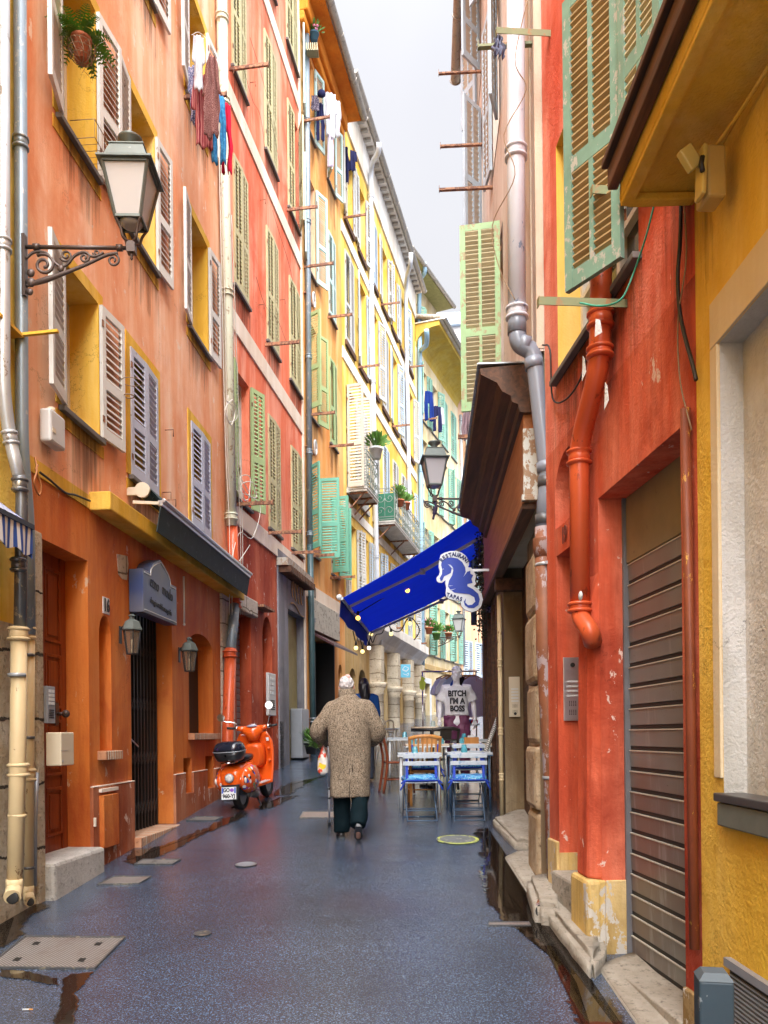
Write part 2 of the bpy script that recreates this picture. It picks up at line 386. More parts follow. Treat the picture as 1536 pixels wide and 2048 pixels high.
# overcast luminance: brighter overhead and round the hidden sun (behind the camera)
SD = Vector((math.sin(SUN_AZ)*math.cos(SUN_EL), math.cos(SUN_AZ)*math.cos(SUN_EL), math.sin(SUN_EL)))
def mth(op, a, b=None, c=None):
    n = nt.nodes.new('ShaderNodeMath'); n.operation = op
    for i, v in enumerate((a, b, c)):
        if v is None: continue
        if hasattr(v, 'links'): L(nt, v, n.inputs[i])
        else: n.inputs[i].default_value = v
    return n.outputs[0]
vm = nt.nodes.new('ShaderNodeVectorMath'); vm.operation = 'DOT_PRODUCT'; L(nt, tc.outputs['Generated'], vm.inputs[0]); vm.inputs[1].default_value = tuple(SD)
sz = nt.nodes.new('ShaderNodeSeparateXYZ'); L(nt, tc.outputs['Generated'], sz.inputs[0])
glow = mth('POWER', mth('MAXIMUM', vm.outputs['Value'], 0.0), 2.0)
zen = mth('MULTIPLY_ADD', mth('MAXIMUM', sz.outputs['Z'], 0.0), .36, .30)
fac = mth('MULTIPLY_ADD', glow, GLOW, zen)
vs = nt.nodes.new('ShaderNodeVectorMath'); vs.operation = 'SCALE'; L(nt, sky_c, vs.inputs[0]); L(nt, fac, vs.inputs['Scale'])
L(nt, vs.outputs[0], bg.inputs['Color']); bg.inputs['Strength'].default_value = .05
sun = bpy.data.lights.new('sun', 'SUN'); suno = bpy.data.objects.new('sun', sun); COL.objects.link(suno)
sun.energy = 1.5; sun.angle = R(70); sun.color = (1, .97, .92)
# direction towards the sun: azimuth measured like the sky texture (0 = +Y, clockwise)
d = Vector((math.sin(SUN_AZ)*math.cos(SUN_EL), math.cos(SUN_AZ)*math.cos(SUN_EL), math.sin(SUN_EL)))
suno.rotation_euler = d.to_track_quat('Z', 'Y').to_euler()
scn.view_settings.view_transform = 'Standard'; scn.view_settings.look = 'None'
scn.view_settings.exposure = 2.55; scn.view_settings.gamma = 1
scn.cycles.max_bounces = 8; scn.cycles.diffuse_bounces = 5; scn.cycles.caustics_reflective = False; scn.cycles.caustics_refractive = False
# ------------------------------------------------------------------ house kit
LEAF = {}
def leaf_mesh(w, h, mat, slat=None, muntin=False, pitch=.05, mid=.42, slope=1):
    key = (round(w,2), round(h,2), mat.name, slat.name if slat else '', muntin, pitch)
    if key in LEAF: return LEAF[key]
    b = MB(); st = min(.06, w*.16); t = .017
    b.box(0, st, -t, t, 0, h); b.box(w-st, w, -t, t, 0, h)
    rails = [(0, .10), (h*mid-.045, h*mid+.045), (h-.07, h)]
    for a, c in rails: b.box(st, w-st, -t*.9, t*.9, a, c)
    cols = [(st, w-st)]
    if muntin:
        c = w/2; b.box(c-.016, c+.016, -t*.85, t*.85, .10, h*mid-.045); b.box(c-.016, c+.016, -t*.85, t*.85, h*mid+.045, h-.07)
        cols = [(st, c-.016), (c+.016, w-st)]
    for za, zc in ((.10, h*mid-.045), (h*mid+.045, h-.07)):
        n = max(3, int((zc-za)/pitch)); p = (zc-za)/n
        for i in range(n):
            z = za + (i+.5)*p + random.uniform(-.08,.08)*p; dz = p*random.uniform(.36,.46); dy = t*.8
            for x0, x1 in cols:
                b.add([(x0,-dy,z-dz),(x1,-dy,z-dz),(x1,dy,z+dz*.55),(x0,dy,z+dz*.55),(x0,-dy,z-dz+.009),(x1,-dy,z-dz+.009),(x1,dy,z+dz*.55+.009),(x0,dy,z+dz*.55+.009)],
                      [(0,3,2,1),(4,5,6,7),(0,1,5,4),(2,3,7,6)], 1)
    # hinge straps
    for z in (h*.14, h*.86): b.box(-.012, .02, -t-.006, -t+.001, z-.03, z+.03, 2)
    LEAF[key] = b.mesh('shutter', [mat, slat or mat, M['ironbar']])
    return LEAF[key]
dm, nt_, bs_ = newmat('drip_stain', .95, .1); bs_.inputs['Base Color'].default_value = (.045,.028,.018,1)
an_ = nt_.nodes.new('ShaderNodeAttribute'); an_.attribute_name = 'film'
aa_ = nt_.nodes.new('ShaderNodeMath'); aa_.operation = 'MULTIPLY_ADD'; L(nt_, an_.outputs['Fac'], aa_.inputs[0]); aa_.inputs[1].default_value = .30; L(nt_, nz(nt_, pos(nt_, (16,16,.8)), 1.0, 5, .65), aa_.inputs[2])
L(nt_, ramp(nt_, aa_.outputs[0], .55, .85, (0,0,0), (.62,.62,.62)), bs_.inputs['Alpha'])
def drips(parent, w, z0, ln, x0=-.08):
    b = MB(); N = 6; vs = []; nn = 6
    for j in range(nn+1):
        for i in range(N+1): vs.append((x0+(w-2*x0)*i/N, -.0155, z0-ln*j/nn))
    b.add(vs, [(j*(N+1)+i, (j+1)*(N+1)+i, (j+1)*(N+1)+i+1, j*(N+1)+i+1) for j in range(nn) for i in range(N)])
    o = b.build('drip_stain', dm, parent, fix=False); at_ = o.data.attributes.new('film', 'FLOAT', 'POINT')
    for j in range(nn+1):
        for i in range(N+1):
            e = min(1, min(i, N-i)/1.0+.25); at_.data[j*(N+1)+i].value = (1-j/nn)*e - (.6 if j == nn else 0)
class House:
    def __init__(s, name, label, p0, p1, zb, mat, cat='house', depth=5.0, sign=1):
        """p0 -> p1 runs left to right for a viewer in the street; local frame: x right, y into the wall, z up"""
        s.p0, s.p1 = Vector((p0[0], p0[1], 0)), Vector((p1[0], p1[1], 0))
        t = (s.p1 - s.p0); s.W = t.length; s.t = t.normalized(); s.n = Vector((s.t.y, -s.t.x, 0))   # n: towards the street
        s.zb = zb; s.depth = depth; s.mat = mat; s.holes = []; s.drip = False
        Mx = Matrix(((s.t.x, -s.n.x, 0, p0[0]), (s.t.y, -s.n.y, 0, p0[1]), (0, 0, 1, zb), (0, 0, 0, 1)))
        s.Mx = Mx; s.root = thing(name, label, cat, Mx)
    def Z(s, zr): return zr + CAMZ - s.zb
    def hit(s, px, py, off=0.0):
        x, z = ray(px, py); q = s.p0 + s.n*off
        d = (q.dot(s.n))/(Vector((x, 1, 0)).dot(s.n))
        return (Vector((x*d, d, 0)) - q).dot(s.t), z*d
    def d2u(s, d, off=0.0): return (d - s.p0.y)/s.t.y
    def world(s, u, v, zr): return s.Mx @ Vector((u, v, s.Z(zr)))
    def hole(s, u0, u1, z0, z1, arch=0.0, reveal=.18, rmat=None): s.holes.append((u0, u1, s.Z(z0), s.Z(z1), arch, reveal, rmat))
    def facade(s, name, u0, u1, z0, z1, mat, rmat=None, off=0.0, lean=None, back=True):
        z0, z1 = s.Z(z0), s.Z(z1); b = MB(); mats = [mat, rmat or mat]
        hs = [h for h in s.holes if h[0] < u1-.01 and h[1] > u0+.01 and h[2] < z1-.01 and h[3] > z0+.01]
        us = sorted({round(x, 4) for x in [u0, u1] + [min(max(q, u0), u1) for h in hs for q in h[:2]]})
        zs = sorted({round(x, 4) for x in [z0, z1] + [min(max(q, z0), z1) for h in hs for q in h[2:4]]})
        for i in range(len(us)-1):
            for j in range(len(zs)-1):
                cu, cz = (us[i]+us[i+1])/2, (zs[j]+zs[j+1])/2
                if any(h[0] < cu < h[1] and h[2] < cz < h[3] for h in hs): continue
                b.add([(us[i],-off,zs[j]),(us[i+1],-off,zs[j]),(us[i+1],-off,zs[j+1]),(us[i],-off,zs[j+1])], [(0,1,2,3)])
        for (a, c, e, g, arch, rv, rm) in hs:
            mi = 1
            if rm is not None:
                if rm not in mats: mats.append(rm)
                mi = mats.index(rm)
            e2, g2 = max(e, z0), min(g, z1); top = g - arch
            b.add([(a,-off,e2),(a,rv,e2),(a,rv,min(top,z1)),(a,-off,min(top,z1))], [(0,1,2,3)], mi)
            b.add([(c,-off,e2),(c,rv,e2),(c,rv,min(top,z1)),(c,-off,min(top,z1))], [(3,2,1,0)], mi)
            if e >= z0: b.add([(a,-off,e),(c,-off,e),(c,rv,e),(a,rv,e)], [(0,1,2,3)], mi)
            if g <= z1+1e-6:
                if arch <= 0: b.add([(a,-off,g),(c,-off,g),(c,rv,g),(a,rv,g)], [(3,2,1,0)], mi)
                else:
                    N = 14; m = (a+c)/2; hw = (c-a)/2
                    arc = [(m - hw*math.cos(math.pi*k/N), top + arch*math.sin(math.pi*k/N)) for k in range(N+1)]
                    for k in range(N):
                        (x0, q0), (x1, q1) = arc[k], arc[k+1]
                        b.add([(x0,-off,q0),(x1,-off,q1),(x1,-off,g),(x0,-off,g)], [(0,1,2,3)])
                        b.add([(x0,-off,q0),(x1,-off,q1),(x1,rv,q1),(x0,rv,q0)], [(3,2,1,0)], mi, True)
        if back:
            D = s.depth
            b.add([(u0,-off,z0),(u0,D,z0),(u0,D,z1),(u0,-off,z1)], [(0,1,2,3)]); b.add([(u1,-off,z0),(u1,D,z0),(u1,D,z1),(u1,-off,z1)], [(3,2,1,0)])
            b.add([(u0,D,z0),(u1,D,z0),(u1,D,z1),(u0,D,z1)], [(3,2,1,0)]); b.add([(u0,-off,z1),(u1,-off,z1),(u1,D,z1),(u0,D,z1)], [(0,1,2,3)])
            b.add([(u0,-off,z0),(u1,-off,z0),(u1,D,z0),(u0,D,z0)], [(3,2,1,0)])
        return b.build(name, mats, s.root, fix=False)
    def part(s, b, name, mats, bevel=0, parent=None): return b.build(name, mats, parent or s.root, bevel=bevel)
    def band(s, u0, u1, z0, z1, out, mat, name='string_course'):
        b = MB(); b.box(u0, u1, -out, .02, s.Z(z0), s.Z(z1)); return s.part(b, name, mat, .006)
    def win(s, u0, u1, z0, z1, sh=None, aL=None, aR=None, slat=None, muntin=False, reveal=.18, rmat=None, sill=True, surround=None,
            bar=None, lw=None, stand=.035, pitch=.05, arch=0.0, glass=True, barm=None, sillm=None, pane=None, drop=0.0, sillw=.05):
        s.hole(u0, u1, z0, z1, arch, reveal, rmat)
        w, h = u1-u0, z1-z0
        b = MB(); y = reveal-.01
        b.box(0, w, y+.03, y+.05, 0, h, 1)
        if glass:
            f = .05
            for x in (0, w/2-f/2, w-f): b.box(x, x+f, y-.02, y+.03, 0, h, 0)
            for z in (0, h*.33, h*.66, h-f): b.box(f, w/2-f/2, y-.018, y+.03, z, z+f*.8, 0); b.box(w/2+f/2, w-f, y-.018, y+.03, z, z+f*.8, 0)
        wd = b.build('window', [M['winframe'], pane or M['pane']], s.root, T(u0, 0, s.Z(z0)))
        lw = lw or w/2 - .004
        if sh is not None:
            me = leaf_mesh(lw, h-.02+drop, sh, slat, muntin, pitch)
            for a, left in ((aL, True), (aR, False)):
                if a is None: continue
                st = stand if a > 20 else .01
                x = .002 if left else w-.002
                ang = -R(a) if left else math.pi + R(a)
                link('shutter', me, wd, T(x, -st, .01-drop) @ RZ(ang))
        if sill:
            b = MB(); b.box(-.05, w+.05, -.055, 0.0, -sillw, -.003); b.build('sill', sillm or M['sillstone'], wd, bevel=.005)
        if sill and s.drip: drips(wd, w, -sillw-.004, random.uniform(.55, .95))
        if surround is not None:
            b = MB(); q, t = .10, .012; sw = surround[1] if len(surround) > 1 else q
            b.box(-sw, 0, -t, .0, -.0, h); b.box(w, w+sw, -t, .0, -.0, h); b.box(-sw, w+sw, -t, .0, h, h+sw*1.15)
            if len(surround) > 2: b.box(-sw, w+sw, -t*.8, .0, -surround[2], -.051)
            b.build('surround', surround[0], wd)
        if bar:
            b = MB(); n = bar if isinstance(bar, tuple) else (bar,)
            for k, bl in enumerate(n):
                x = (-.09, w+.09)[k % 2]
                b.box(x-.018, x+.018, -bl, .03, -.16, -.125); b.box(x-.004, x+.004, -bl, .03, -.125, -.10)
                b.box(x-.025, x+.025, -bl, -bl+.01, -.17, -.09)
            if len(n) > 1:
                for k in range(2): b.cyl((-.09, -.15-bl*.35*k, -.12), (w+.09, -.15-bl*.35*k, -.12), .003, n=5)
            b.build('clothes_bar', barm or M['ironbar'], wd)
        return wd
    def pier(s, u0, u1, z0, z1, y0, y1, mat, name='pier', bevel=.01):
        b = MB(); b.box(u0, u1, y0, y1, s.Z(z0), s.Z(z1)); return s.part(b, name, mat, bevel)
    def eave(s, u0, u1, z, over, soffit, tile, gut, th=.10, rafters=None, rmat=None, back=3.0, rise=.9, moss=True):
        """tiled roof edge with soffit and a half-round gutter; returns the roof"""
        z = s.Z(z); b = MB()
        b.add([(u0,-over,z),(u1,-over,z),(u1,0,z+.02),(u0,0,z+.02)], [(3,2,1,0)], 0)
        b.box(u0, u1, -over, back, z+.0, z+.04, 0)
        n = max(3, int((u1-u0)/.19)); p = (u1-u0)/n
        for i in range(n):                                          # barrel tiles
            x = u0 + (i+.5)*p; pts = []
            for k in range(7):
                f = k/6.0; pts.append((x, -over-.05 + f*(back+over), z+.09 + f*rise))
            b.tube(pts, p*.46, 6, 1)
        b.add([(u0,-over,z+.04),(u1,-over,z+.04),(u1,back,z+.04+rise),(u0,back,z+.04+rise)], [(0,1,2,3)], 1)
        if rafters:
            k = max(2, int((u1-u0)/rafters))
            for i in range(k):
                x = u0 + (i+.5)*(u1-u0)/k; b.box(x-.045, x+.045, -over+.04, 0, z-.08, z-.002, 2)
        r = s.part(b, 'roof', [soffit, tile, rmat or soffit])
        g = MB(); gr = .085; n = 7; vs = []; L_ = int(max(2, (u1-u0)/1.2))
        for i in range(L_+1):
            x = u0 + (u1-u0)*i/L_
            for j in range(n+1):
                a = math.pi*j/n; vs.append((x, -over-.09 - gr*math.cos(a), z+.06 - gr*math.sin(a)))
        g.add(vs, [(i*(n+1)+j, i*(n+1)+j+1, (i+1)*(n+1)+j+1, (i+1)*(n+1)+j) for i in range(L_) for j in range(n)], 0, True)
        g.add(vs[:n+1], [tuple(range(n+1))]); g.add(vs[-n-1:], [tuple(range(n+1))])
        for i in range(L_+1):
            x = u0 + (u1-u0)*i/L_
            g.tube([(x, -over-.09-(gr+.006)*math.cos(math.pi*j/8), z+.06-(gr+.006)*math.sin(math.pi*j/8)) for j in range(9)], .012, 5)
        g.build('gutter', gut, r, fix=False)
        return r
def pipe(name, label, pts, r, mat, collars=(), group=None, n=12, cat='drainpipe', cr=1.28, cm=None, clamps=(), clm=None):
    """a drainpipe: thing > pipe, collar, clamp. pts in world space"""
    base = Vector(pts[-1]); base = Vector((base.x, base.y, min(Vector(p).z for p in pts)))
    t = thing(name, label, cat, Matrix.Translation(base), group)
    P = [Vector(p)-base for p in pts]
    b = MB(); b.tube(P, r, n); b.build('pipe', mat, t)
    def pos_at(f):
        ls = [(P[i+1]-P[i]).length for i in range(len(P)-1)]; q = f*sum(ls)
        for i, l in enumerate(ls):
            if q <= l or i == len(ls)-1: return P[i] + (P[i+1]-P[i])*(q/l), (P[i+1]-P[i]).normalized()
            q -= l
    for f in collars:
        c, d = pos_at(f); b = MB()
        for o, rr in ((-.035, cr), (.035, cr)): b.tube([c+d*(o-.014), c+d*(o-.008), c+d*(o+.008), c+d*(o+.014)], [r*1.04, r*rr, r*rr, r*1.04], n)
        b.tube([c-d*.05, c+d*.05], r*1.1, n); b.build('collar', cm or mat, t)
    for f in clamps:
        c, d = pos_at(f); b = MB(); b.tube([c-d*.014, c+d*.014], r*1.1, n); b.bar(c, c+Vector((0,0,0))+d.cross(Vector((0,1,0)))*r*1.9, .02, .02)
        b.build('clamp', clm or M['zinc'], t)
    return t
def bend(p, q, r, k=5):
    return [p, q]
def smooth_path(pts, k=4):
    """round the corners of a polyline"""
    out = [Vector(pts[0])]
    for i in range(1, len(pts)-1):
        a, b, c = Vector(pts[i-1]), Vector(pts[i]), Vector(pts[i+1])
        l = min((a-b).length, (c-b).length)*.42
        p, q = b+(a-b).normalized()*l, b+(c-b).normalized()*l
        for j in range(k+1):
            t = j/k; out.append(p*(1-t)**2 + b*2*t*(1-t) + q*t*t)
    out.append(Vector(pts[-1])); return out
def cat_rom(pts, k=6):
    P = [Vector(p) for p in pts]; P = [P[0]*2-P[1]] + P + [P[-1]*2-P[-2]]; out = []
    for i in range(1, len(P)-2):
        for j in range(k):
            t = j/k; a, b, c, d = P[i-1], P[i], P[i+1], P[i+2]
            out.append(.5*((2*b) + (c-a)*t + (2*a-5*b+4*c-d)*t*t + (3*b-a-3*c+d)*t**3))
    out.append(P[-2]); return out
def wire(name, label, pts, r, mat, cat='cable', group=None, k=6):
    o = None; b = MB(); P = cat_rom(pts, k); c = sum(P, Vector())/len(P)
    b.tube([p-c for p in P], r, 5); o = b.build(name, mat, None, Matrix.Translation(c)); return tag(o, label, cat, group)
# ------------------------------------------------------------------ LEFT SIDE
def lx(d): return -3.18 + .072*d
# L0: yellow corner house at the left edge
H0 = House('yellow_house', 'yellow rendered house with a base of rough stone blocks at the left edge', (lx(-11), -11), (lx(6.2), 6.2), gz(-11)-.3, M['yellowR'])
u62 = H0.W
H0.facade('wall', 0, u62, .85, 12.0, M['yellowR'])
H0.facade('stone_base', 0, u62, -3.0, .85, M['stoneL'], off=.02)
# L1: salmon house
P1a, P1b = (lx(6.2), 6.2), (lx(12.2), 12.2)
H1 = House('salmon_house', 'salmon rendered house with white shutters and ochre window surrounds over an orange ground floor', P1a, P1b, gz(6.2)-.3, M['salmon'])
W1 = H1.W; H1.drip = True
def ucol(xl, xr, y): return H1.hit(xl, y)[0], H1.hit(xr, y)[0]
c1 = (H1.hit(122, 808)[0], H1.hit(197, 872)[0]); c2 = (H1.hit(259, 850)[0], H1.hit(313, 880)[0]); c3 = (H1.hit(380, 900)[0], H1.hit(418, 930)[0])
SY = (M['yellow_trim'], .10, .16)
sl = M['slat_wt'] = paint('dirty_white_slat', (.50,.48,.44), .6, .15, (.24,.2,.16), .68)
kw = dict(sh=M['sh_white'], slat=sl, rmat=M['reveal_y'], surround=SY, pitch=.062, reveal=.30)
H1.win(*c1, 2.80, 4.06, aL=168, aR=174, lw=.42, **kw)
H1.win(*c2, 2.70, 4.04, aL=3, aR=3, **{**kw, 'sh': M['sh_lav'], 'slat': M['sh_lav']})
H1.win(*c3, 2.72, 4.06, aL=3, aR=3, **{**kw, 'sh': M['sh_lav'], 'slat': M['sh_lav']})
H1.win(*c1, 5.25, 6.80, aL=166, aR=174, lw=.42, **kw)
H1.win(*c2, 5.25, 6.78, aL=174, aR=175, lw=.40, **kw)
H1.win(*c3, 5.26, 6.78, aL=172, aR=175, lw=.40, **kw)
for c in (c1, c2, c3): H1.win(*c, 8.25, 9.75, aL=172, aR=175, lw=.40, bar=(.55 if c is c3 else None), **kw)
# ground floor openings
dU = (H1.hit(77, 1400)[0], H1.hit(178, 1400)[0]); DZ0, DZ1 = -.985, 1.60
H1.hole(dU[0], dU[1], DZ0, DZ1, 0, .24)
nU = (H1.hit(199, 1400)[0], H1.hit(223, 1400)[0]); H1.hole(nU[0], nU[1], -.12, 1.16, .20, .14)
gU = (H1.hit(262, 1400)[0], H1.hit(345, 1400)[0]); H1.hole(gU[0], gU[1], -1.03, 1.72, 0, .22)
aU = (H1.hit(378, 1400)[0], H1.hit(426, 1400)[0]); H1.hole(aU[0], aU[1], .05, 1.36, .20, .22)
for xa, xb in ((367, 383), (411, 427)):
    a = (H1.hit(xa, 1540)[0], H1.hit(xb, 1540)[0]); H1.hole(a[0], a[1], -.70, -.26, 0, .16)
H1.facade('upper_wall', 0, W1, 2.12, 14.5, M['salmon'])
uE = H1.hit(442, 1450)[0]
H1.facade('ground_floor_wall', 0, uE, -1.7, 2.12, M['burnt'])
H1.facade('corner_pier', uE, W1, -1.7, 2.12, M['stone_pale'], off=.035)
# plinth with gaps for the openings
zp = -.45
for a, c in ((dU[1], gU[0]), (gU[1], uE)):
    segs = [(a, c)]
    for h in H1.holes:
        if h[3] < H1.Z(0) and h[2] > H1.Z(-.9) and a < h[0] < c:
            s0 = segs.pop(); segs += [(s0[0], h[0]), (h[1], s0[1])]
            b = MB(); b.box(h[0], h[1], -.03, .01, H1.Z(-1.7), h[2]); H1.part(b, 'plinth', M['plinthL'])
    for s0 in segs:
        b = MB(); b.box(s0[0], s0[1], -.03, .01, H1.Z(-1.7), H1.Z(zp)); b.box(s0[0], s0[1], -.034, .0, H1.Z(zp)-.0, H1.Z(zp)+.012, 1)
        H1.part(b, 'plinth', [M['plinthL'], M['band']], .006)
# left stone jamb by the door
H1.pier(0, dU[0]-.002, -1.7, 1.62, -.05, .02, M['stoneL'], 'door_jamb', .015)
# ledge (string course) and thin painted band
uL = H1.hit(178, 1010)[0]
b = MB(); b.box(uL, W1, -.20, .01, H1.Z(2.07), H1.Z(2.24)); H1.part(b, 'ledge', M['yellow_trim'], .012)
drips(H1.root, W1-uL-.1, H1.Z(2.06), .5, 0.0) if False else None
b = MB(); b.box(0, uL, -.012, .01, H1.Z(2.08), H1.Z(2.20)); H1.part(b, 'painted_band', M['yellow_trim'])
# panelled door
b = MB(); w_, h_ = dU[1]-dU[0]-.04, DZ1-DZ0
b.box(0, w_, .21, .26, 0, h_); f = .10
for z0, z1 in ((.14, .56), (.66, 1.15), (1.25, 1.72), (1.82, h_-.12)):
    for x0, x1 in ((f, w_/2-.05), (w_/2+.05, w_-f)):
        b.box(x0, x1, .195, .212, z0, z0+.025); b.box(x0, x1, .195, .212, z1-.025, z1); b.box(x0, x0+.025, .195, .212, z0+.025, z1-.025); b.box(x1-.025, x1, .195, .212, z0+.025, z1-.025)
        b.box(x0+.06, x1-.06, .2, .212, z0+.06, z1-.06)
for x in (0, w_/2-.05, w_-f): b.box(x, x+f, .2, .211, 0, h_)
dr = b.build('door', M['doorwood'], H1.root, T(dU[0]+.02, 0, H1.Z(DZ0)), bevel=.004)
b = MB(); b.cyl((w_*.78, .2, 1.2), (w_*.78, .13, 1.2), .016, n=8); b.sph((w_*.78, .115, 1.2), .035, 10, 6); b.box(w_*.78-.03, w_*.78+.03, .192, .2, 1.1, 1.3); b.build('handle', M['bronze'], dr)
b = MB(); b.box(dU[0]-.02, dU[1]+.02, -.13, .25, H1.Z(-1.7), H1.Z(DZ0)+.004); H1.part(b, 'doorstep', M['stone_step'], .03)
# niche sill, arched window, gate
def bricksill(u0, u1, z, n=9):
    b = MB(); p = (u1-u0+.12)/n
    for i in range(n): b.box(u0-.06+i*p+.003, u0-.06+(i+1)*p-.003, -.085, .01, H1.Z(z)-.085, H1.Z(z)-.003)
    H1.part(b, 'brick_sill', M['brick'], .006)
bricksill(*nU, -.12, 8); bricksill(*aU, .05, 14)
b = MB(); b.box(nU[0]-.01, nU[1]+.01, .13, .16, H1.Z(-.13), H1.Z(1.2)); H1.part(b, 'niche_back', M['burnt'])
b = MB(); b.box(aU[0]-.01, aU[1]+.01, .21, .24, H1.Z(.03), H1.Z(1.4)); H1.part(b, 'window', M['dark'])
for h in [h for h in H1.holes if h[3] < H1.Z(0) and h[2] > H1.Z(-.9)]:
    b = MB(); b.box(h[0]-.005, h[1]+.005, .15, .17, h[2]-.005, h[3]+.005); H1.part(b, 'vent_back', M['dark'])
b = MB(); gw = gU[1]-gU[0]; gh = 2.75
b.box(0, gw, .225, .245, 0, gh, 1)
n = 26
for i in range(n):                                          # folding lattice gate
    x = (i+.5)*gw/n; yy = .175+.03*(i % 2); b.box(x-.013, x+.013, yy-.008, yy+.008, .01, gh)
for z in (.25, .8, 1.4, 2.0, 2.6):
    for i in range(0, n-2, 2):
        b.bar(((i+.5)*gw/n, .172, z-.09), ((i+2.5)*gw/n, .172, z+.09), .014, .006); b.bar(((i+.5)*gw/n, .178, z+.09), ((i+2.5)*gw/n, .178, z-.09), .014, .006)
gt = b.build('folding_gate', [M['blackiron'], M['dark']], H1.root, T(gU[0], 0, H1.Z(-1.03)))
b = MB(); b.cyl((gw*.18, .15, .98), (gw*.18, .175, .98), .035, n=10); b.bar((gw*.12, .15, 1.1), (gw*.45, .15, .93), .012, .012, 1); b.build('padlock', [emit('orange_lock', (.8,.25,.02), 0.0), M['alu']], gt)
b = MB(); n = 18; p = (gw+.04)/n
for i in range(n): b.box(-.02+i*p+.004, -.02+(i+1)*p-.004, -.10, .22, -.55, .004)
b.build('brick_step', M['brick'], H1.root, T(gU[0], 0, H1.Z(-1.03)), bevel=.008)
# meter cupboard door on the plinth
xm = (H1.hit(182, 1600)[0], H1.hit(222, 1600)[0])
b = MB(); b.box(xm[0]+.10, xm[1]+.02, -.07, -.03, H1.Z(-1.02), H1.Z(-.53)); b.box(xm[0]+.10, xm[0]+.12, -.078, -.07, H1.Z(-1.0), H1.Z(-.55)); H1.part(b, 'cupboard_door', M['burnt'], .006)
b = MB(); b.box(xm[0]+.10, xm[1]+.04, -.06, -.03, H1.Z(-.50), H1.Z(-.47)); b.box(xm[0]-.02, xm[0]+.0, -.05, -.03, H1.Z(-.80), H1.Z(-.72)); H1.part(b, 'bracket', M['band'])
# bare stone patch showing through the render
b = MB(); pa = [(H1.hit(px, py)) for px, py in ((233,1108),(254,1112),(256,1128),(253,1160),(244,1158),(236,1148))]
b.prism([(u, H1.Z(z)) for u, z in pa], -.006, .01); H1.part(b, 'bare_stone_patch', M['stone_pale'])
# house number
b = MB(); u, z = H1.hit(211, 1212); text_into(b, '16', .17, T(u, -.012, H1.Z(z)), 0, .003, .8, .004); b.box(u-.07, u+.075, -.008, .0, H1.Z(z)-.075, H1.Z(z)+.08, 1)
H1.part(b, 'house_number', [M['blackiron'], M['whitepaint']])
# kerb strip of cement along the base
b = MB(); b.prism([(-.16, 0), (0, .0), (0, .10)], 0, W1-(dU[1]-.0), 0, RZ(R(-90)) @ T(0, 0, 0))
o = b.build('cement_skirting', M['stone_step'], None); o.parent = H1.root
o.matrix_local = T(dU[1], 0, H1.Z(gz(P1a[1]+dU[1])-CAMZ)) @ Matrix(((1,0,0,0),(0,1,0,0),(SLOPE,0,1,0),(0,0,0,1))) @ T(0, 0, -.02)
bm_ = o.data; 
b = MB(); u, z = H0.hit(20, 672); b.box(u-.3, u+.02, -.10, .0, H0.Z(z)-.012, H0.Z(z)+.012); b.bar((u, .0, H0.Z(z)), (u+.02, -.36, H0.Z(z)+.03), .03, .02); H0.part(b, 'iron_bar', M['yellow_trim'])
b = MB(); u, z = H1.hit(232, 765); b.tube([(u+.0+.10*math.cos(a), -.16+.10*math.sin(a), H1.Z(z)) for a in [i*math.pi/10 for i in range(21)]], .004, 5); b.tube([(u, -.06, H1.Z(z)-.14), (u, -.07, H1.Z(z)+.02)], .004, 5); b.tube([(u+.05*math.cos(a), -.13+.05*math.sin(a), H1.Z(z)-.14) for a in [i*math.pi/8 for i in range(17)]], .006, 5); H1.part(b, 'pot_ring', M['twig'])
# ---- L2 brick-red house
P2a, P2b = (P1b[0], P1b[1]), (-1.64, 16.8)
H2 = House('brick_red_house', 'brick red rendered house with olive shutters and cream bands between its storeys', P2a, P2b, gz(12.2)-.3, M['red'])
W2 = H2.W; H2.drip = True
# each window from its pixels: (xl, xr, top at left, bottom at left)
def wpx(H, xl, xr, yt, yb):
    ya = (yt+yb)/2
    u0, u1 = H.hit(xl, ya)[0], H.hit(xr, ya)[0]
    return u0, u1, H.hit(xl, yb)[1], H.hit(xl, yt)[1]
kw = dict(sh=M['sh_olive'], slat=M['sh_olive'], muntin=True, pitch=.062, reveal=.16)
ga = wpx(H2, 466, 494, 275, 560); gb = wpx(H2, 532, 555, 415, 667); gc = wpx(H2, 578, 599, 525, 748)
cols = [(ga[0], ga[1]), (gb[0], gb[1]), (gc[0], gc[1])]
for (zb_, zt_, st) in ((3.72, 5.75, 0), (7.05, 9.1, 1), (10.45, 12.6, 2), (13.75, 15.6, 3)):
    for i, c in enumerate(cols):
        bar = .62 if (i + st) % 2 == 0 or st == 0 else None
        k = dict(kw); a = (3, 3)
        if st == 0 and i == 0: a = (168, 160); k['sh'] = M['sh_green']; k['slat'] = M['sh_green']
        if st == 2 and i == 2: a = (3, 24)
        H2.win(c[0], c[1], zb_, zt_, aL=a[0], aR=a[1], bar=bar, **k)
zs_b = [(3.30, 3.60), (6.30, 6.62), (9.75, 10.05), (13.05, 13.35)]
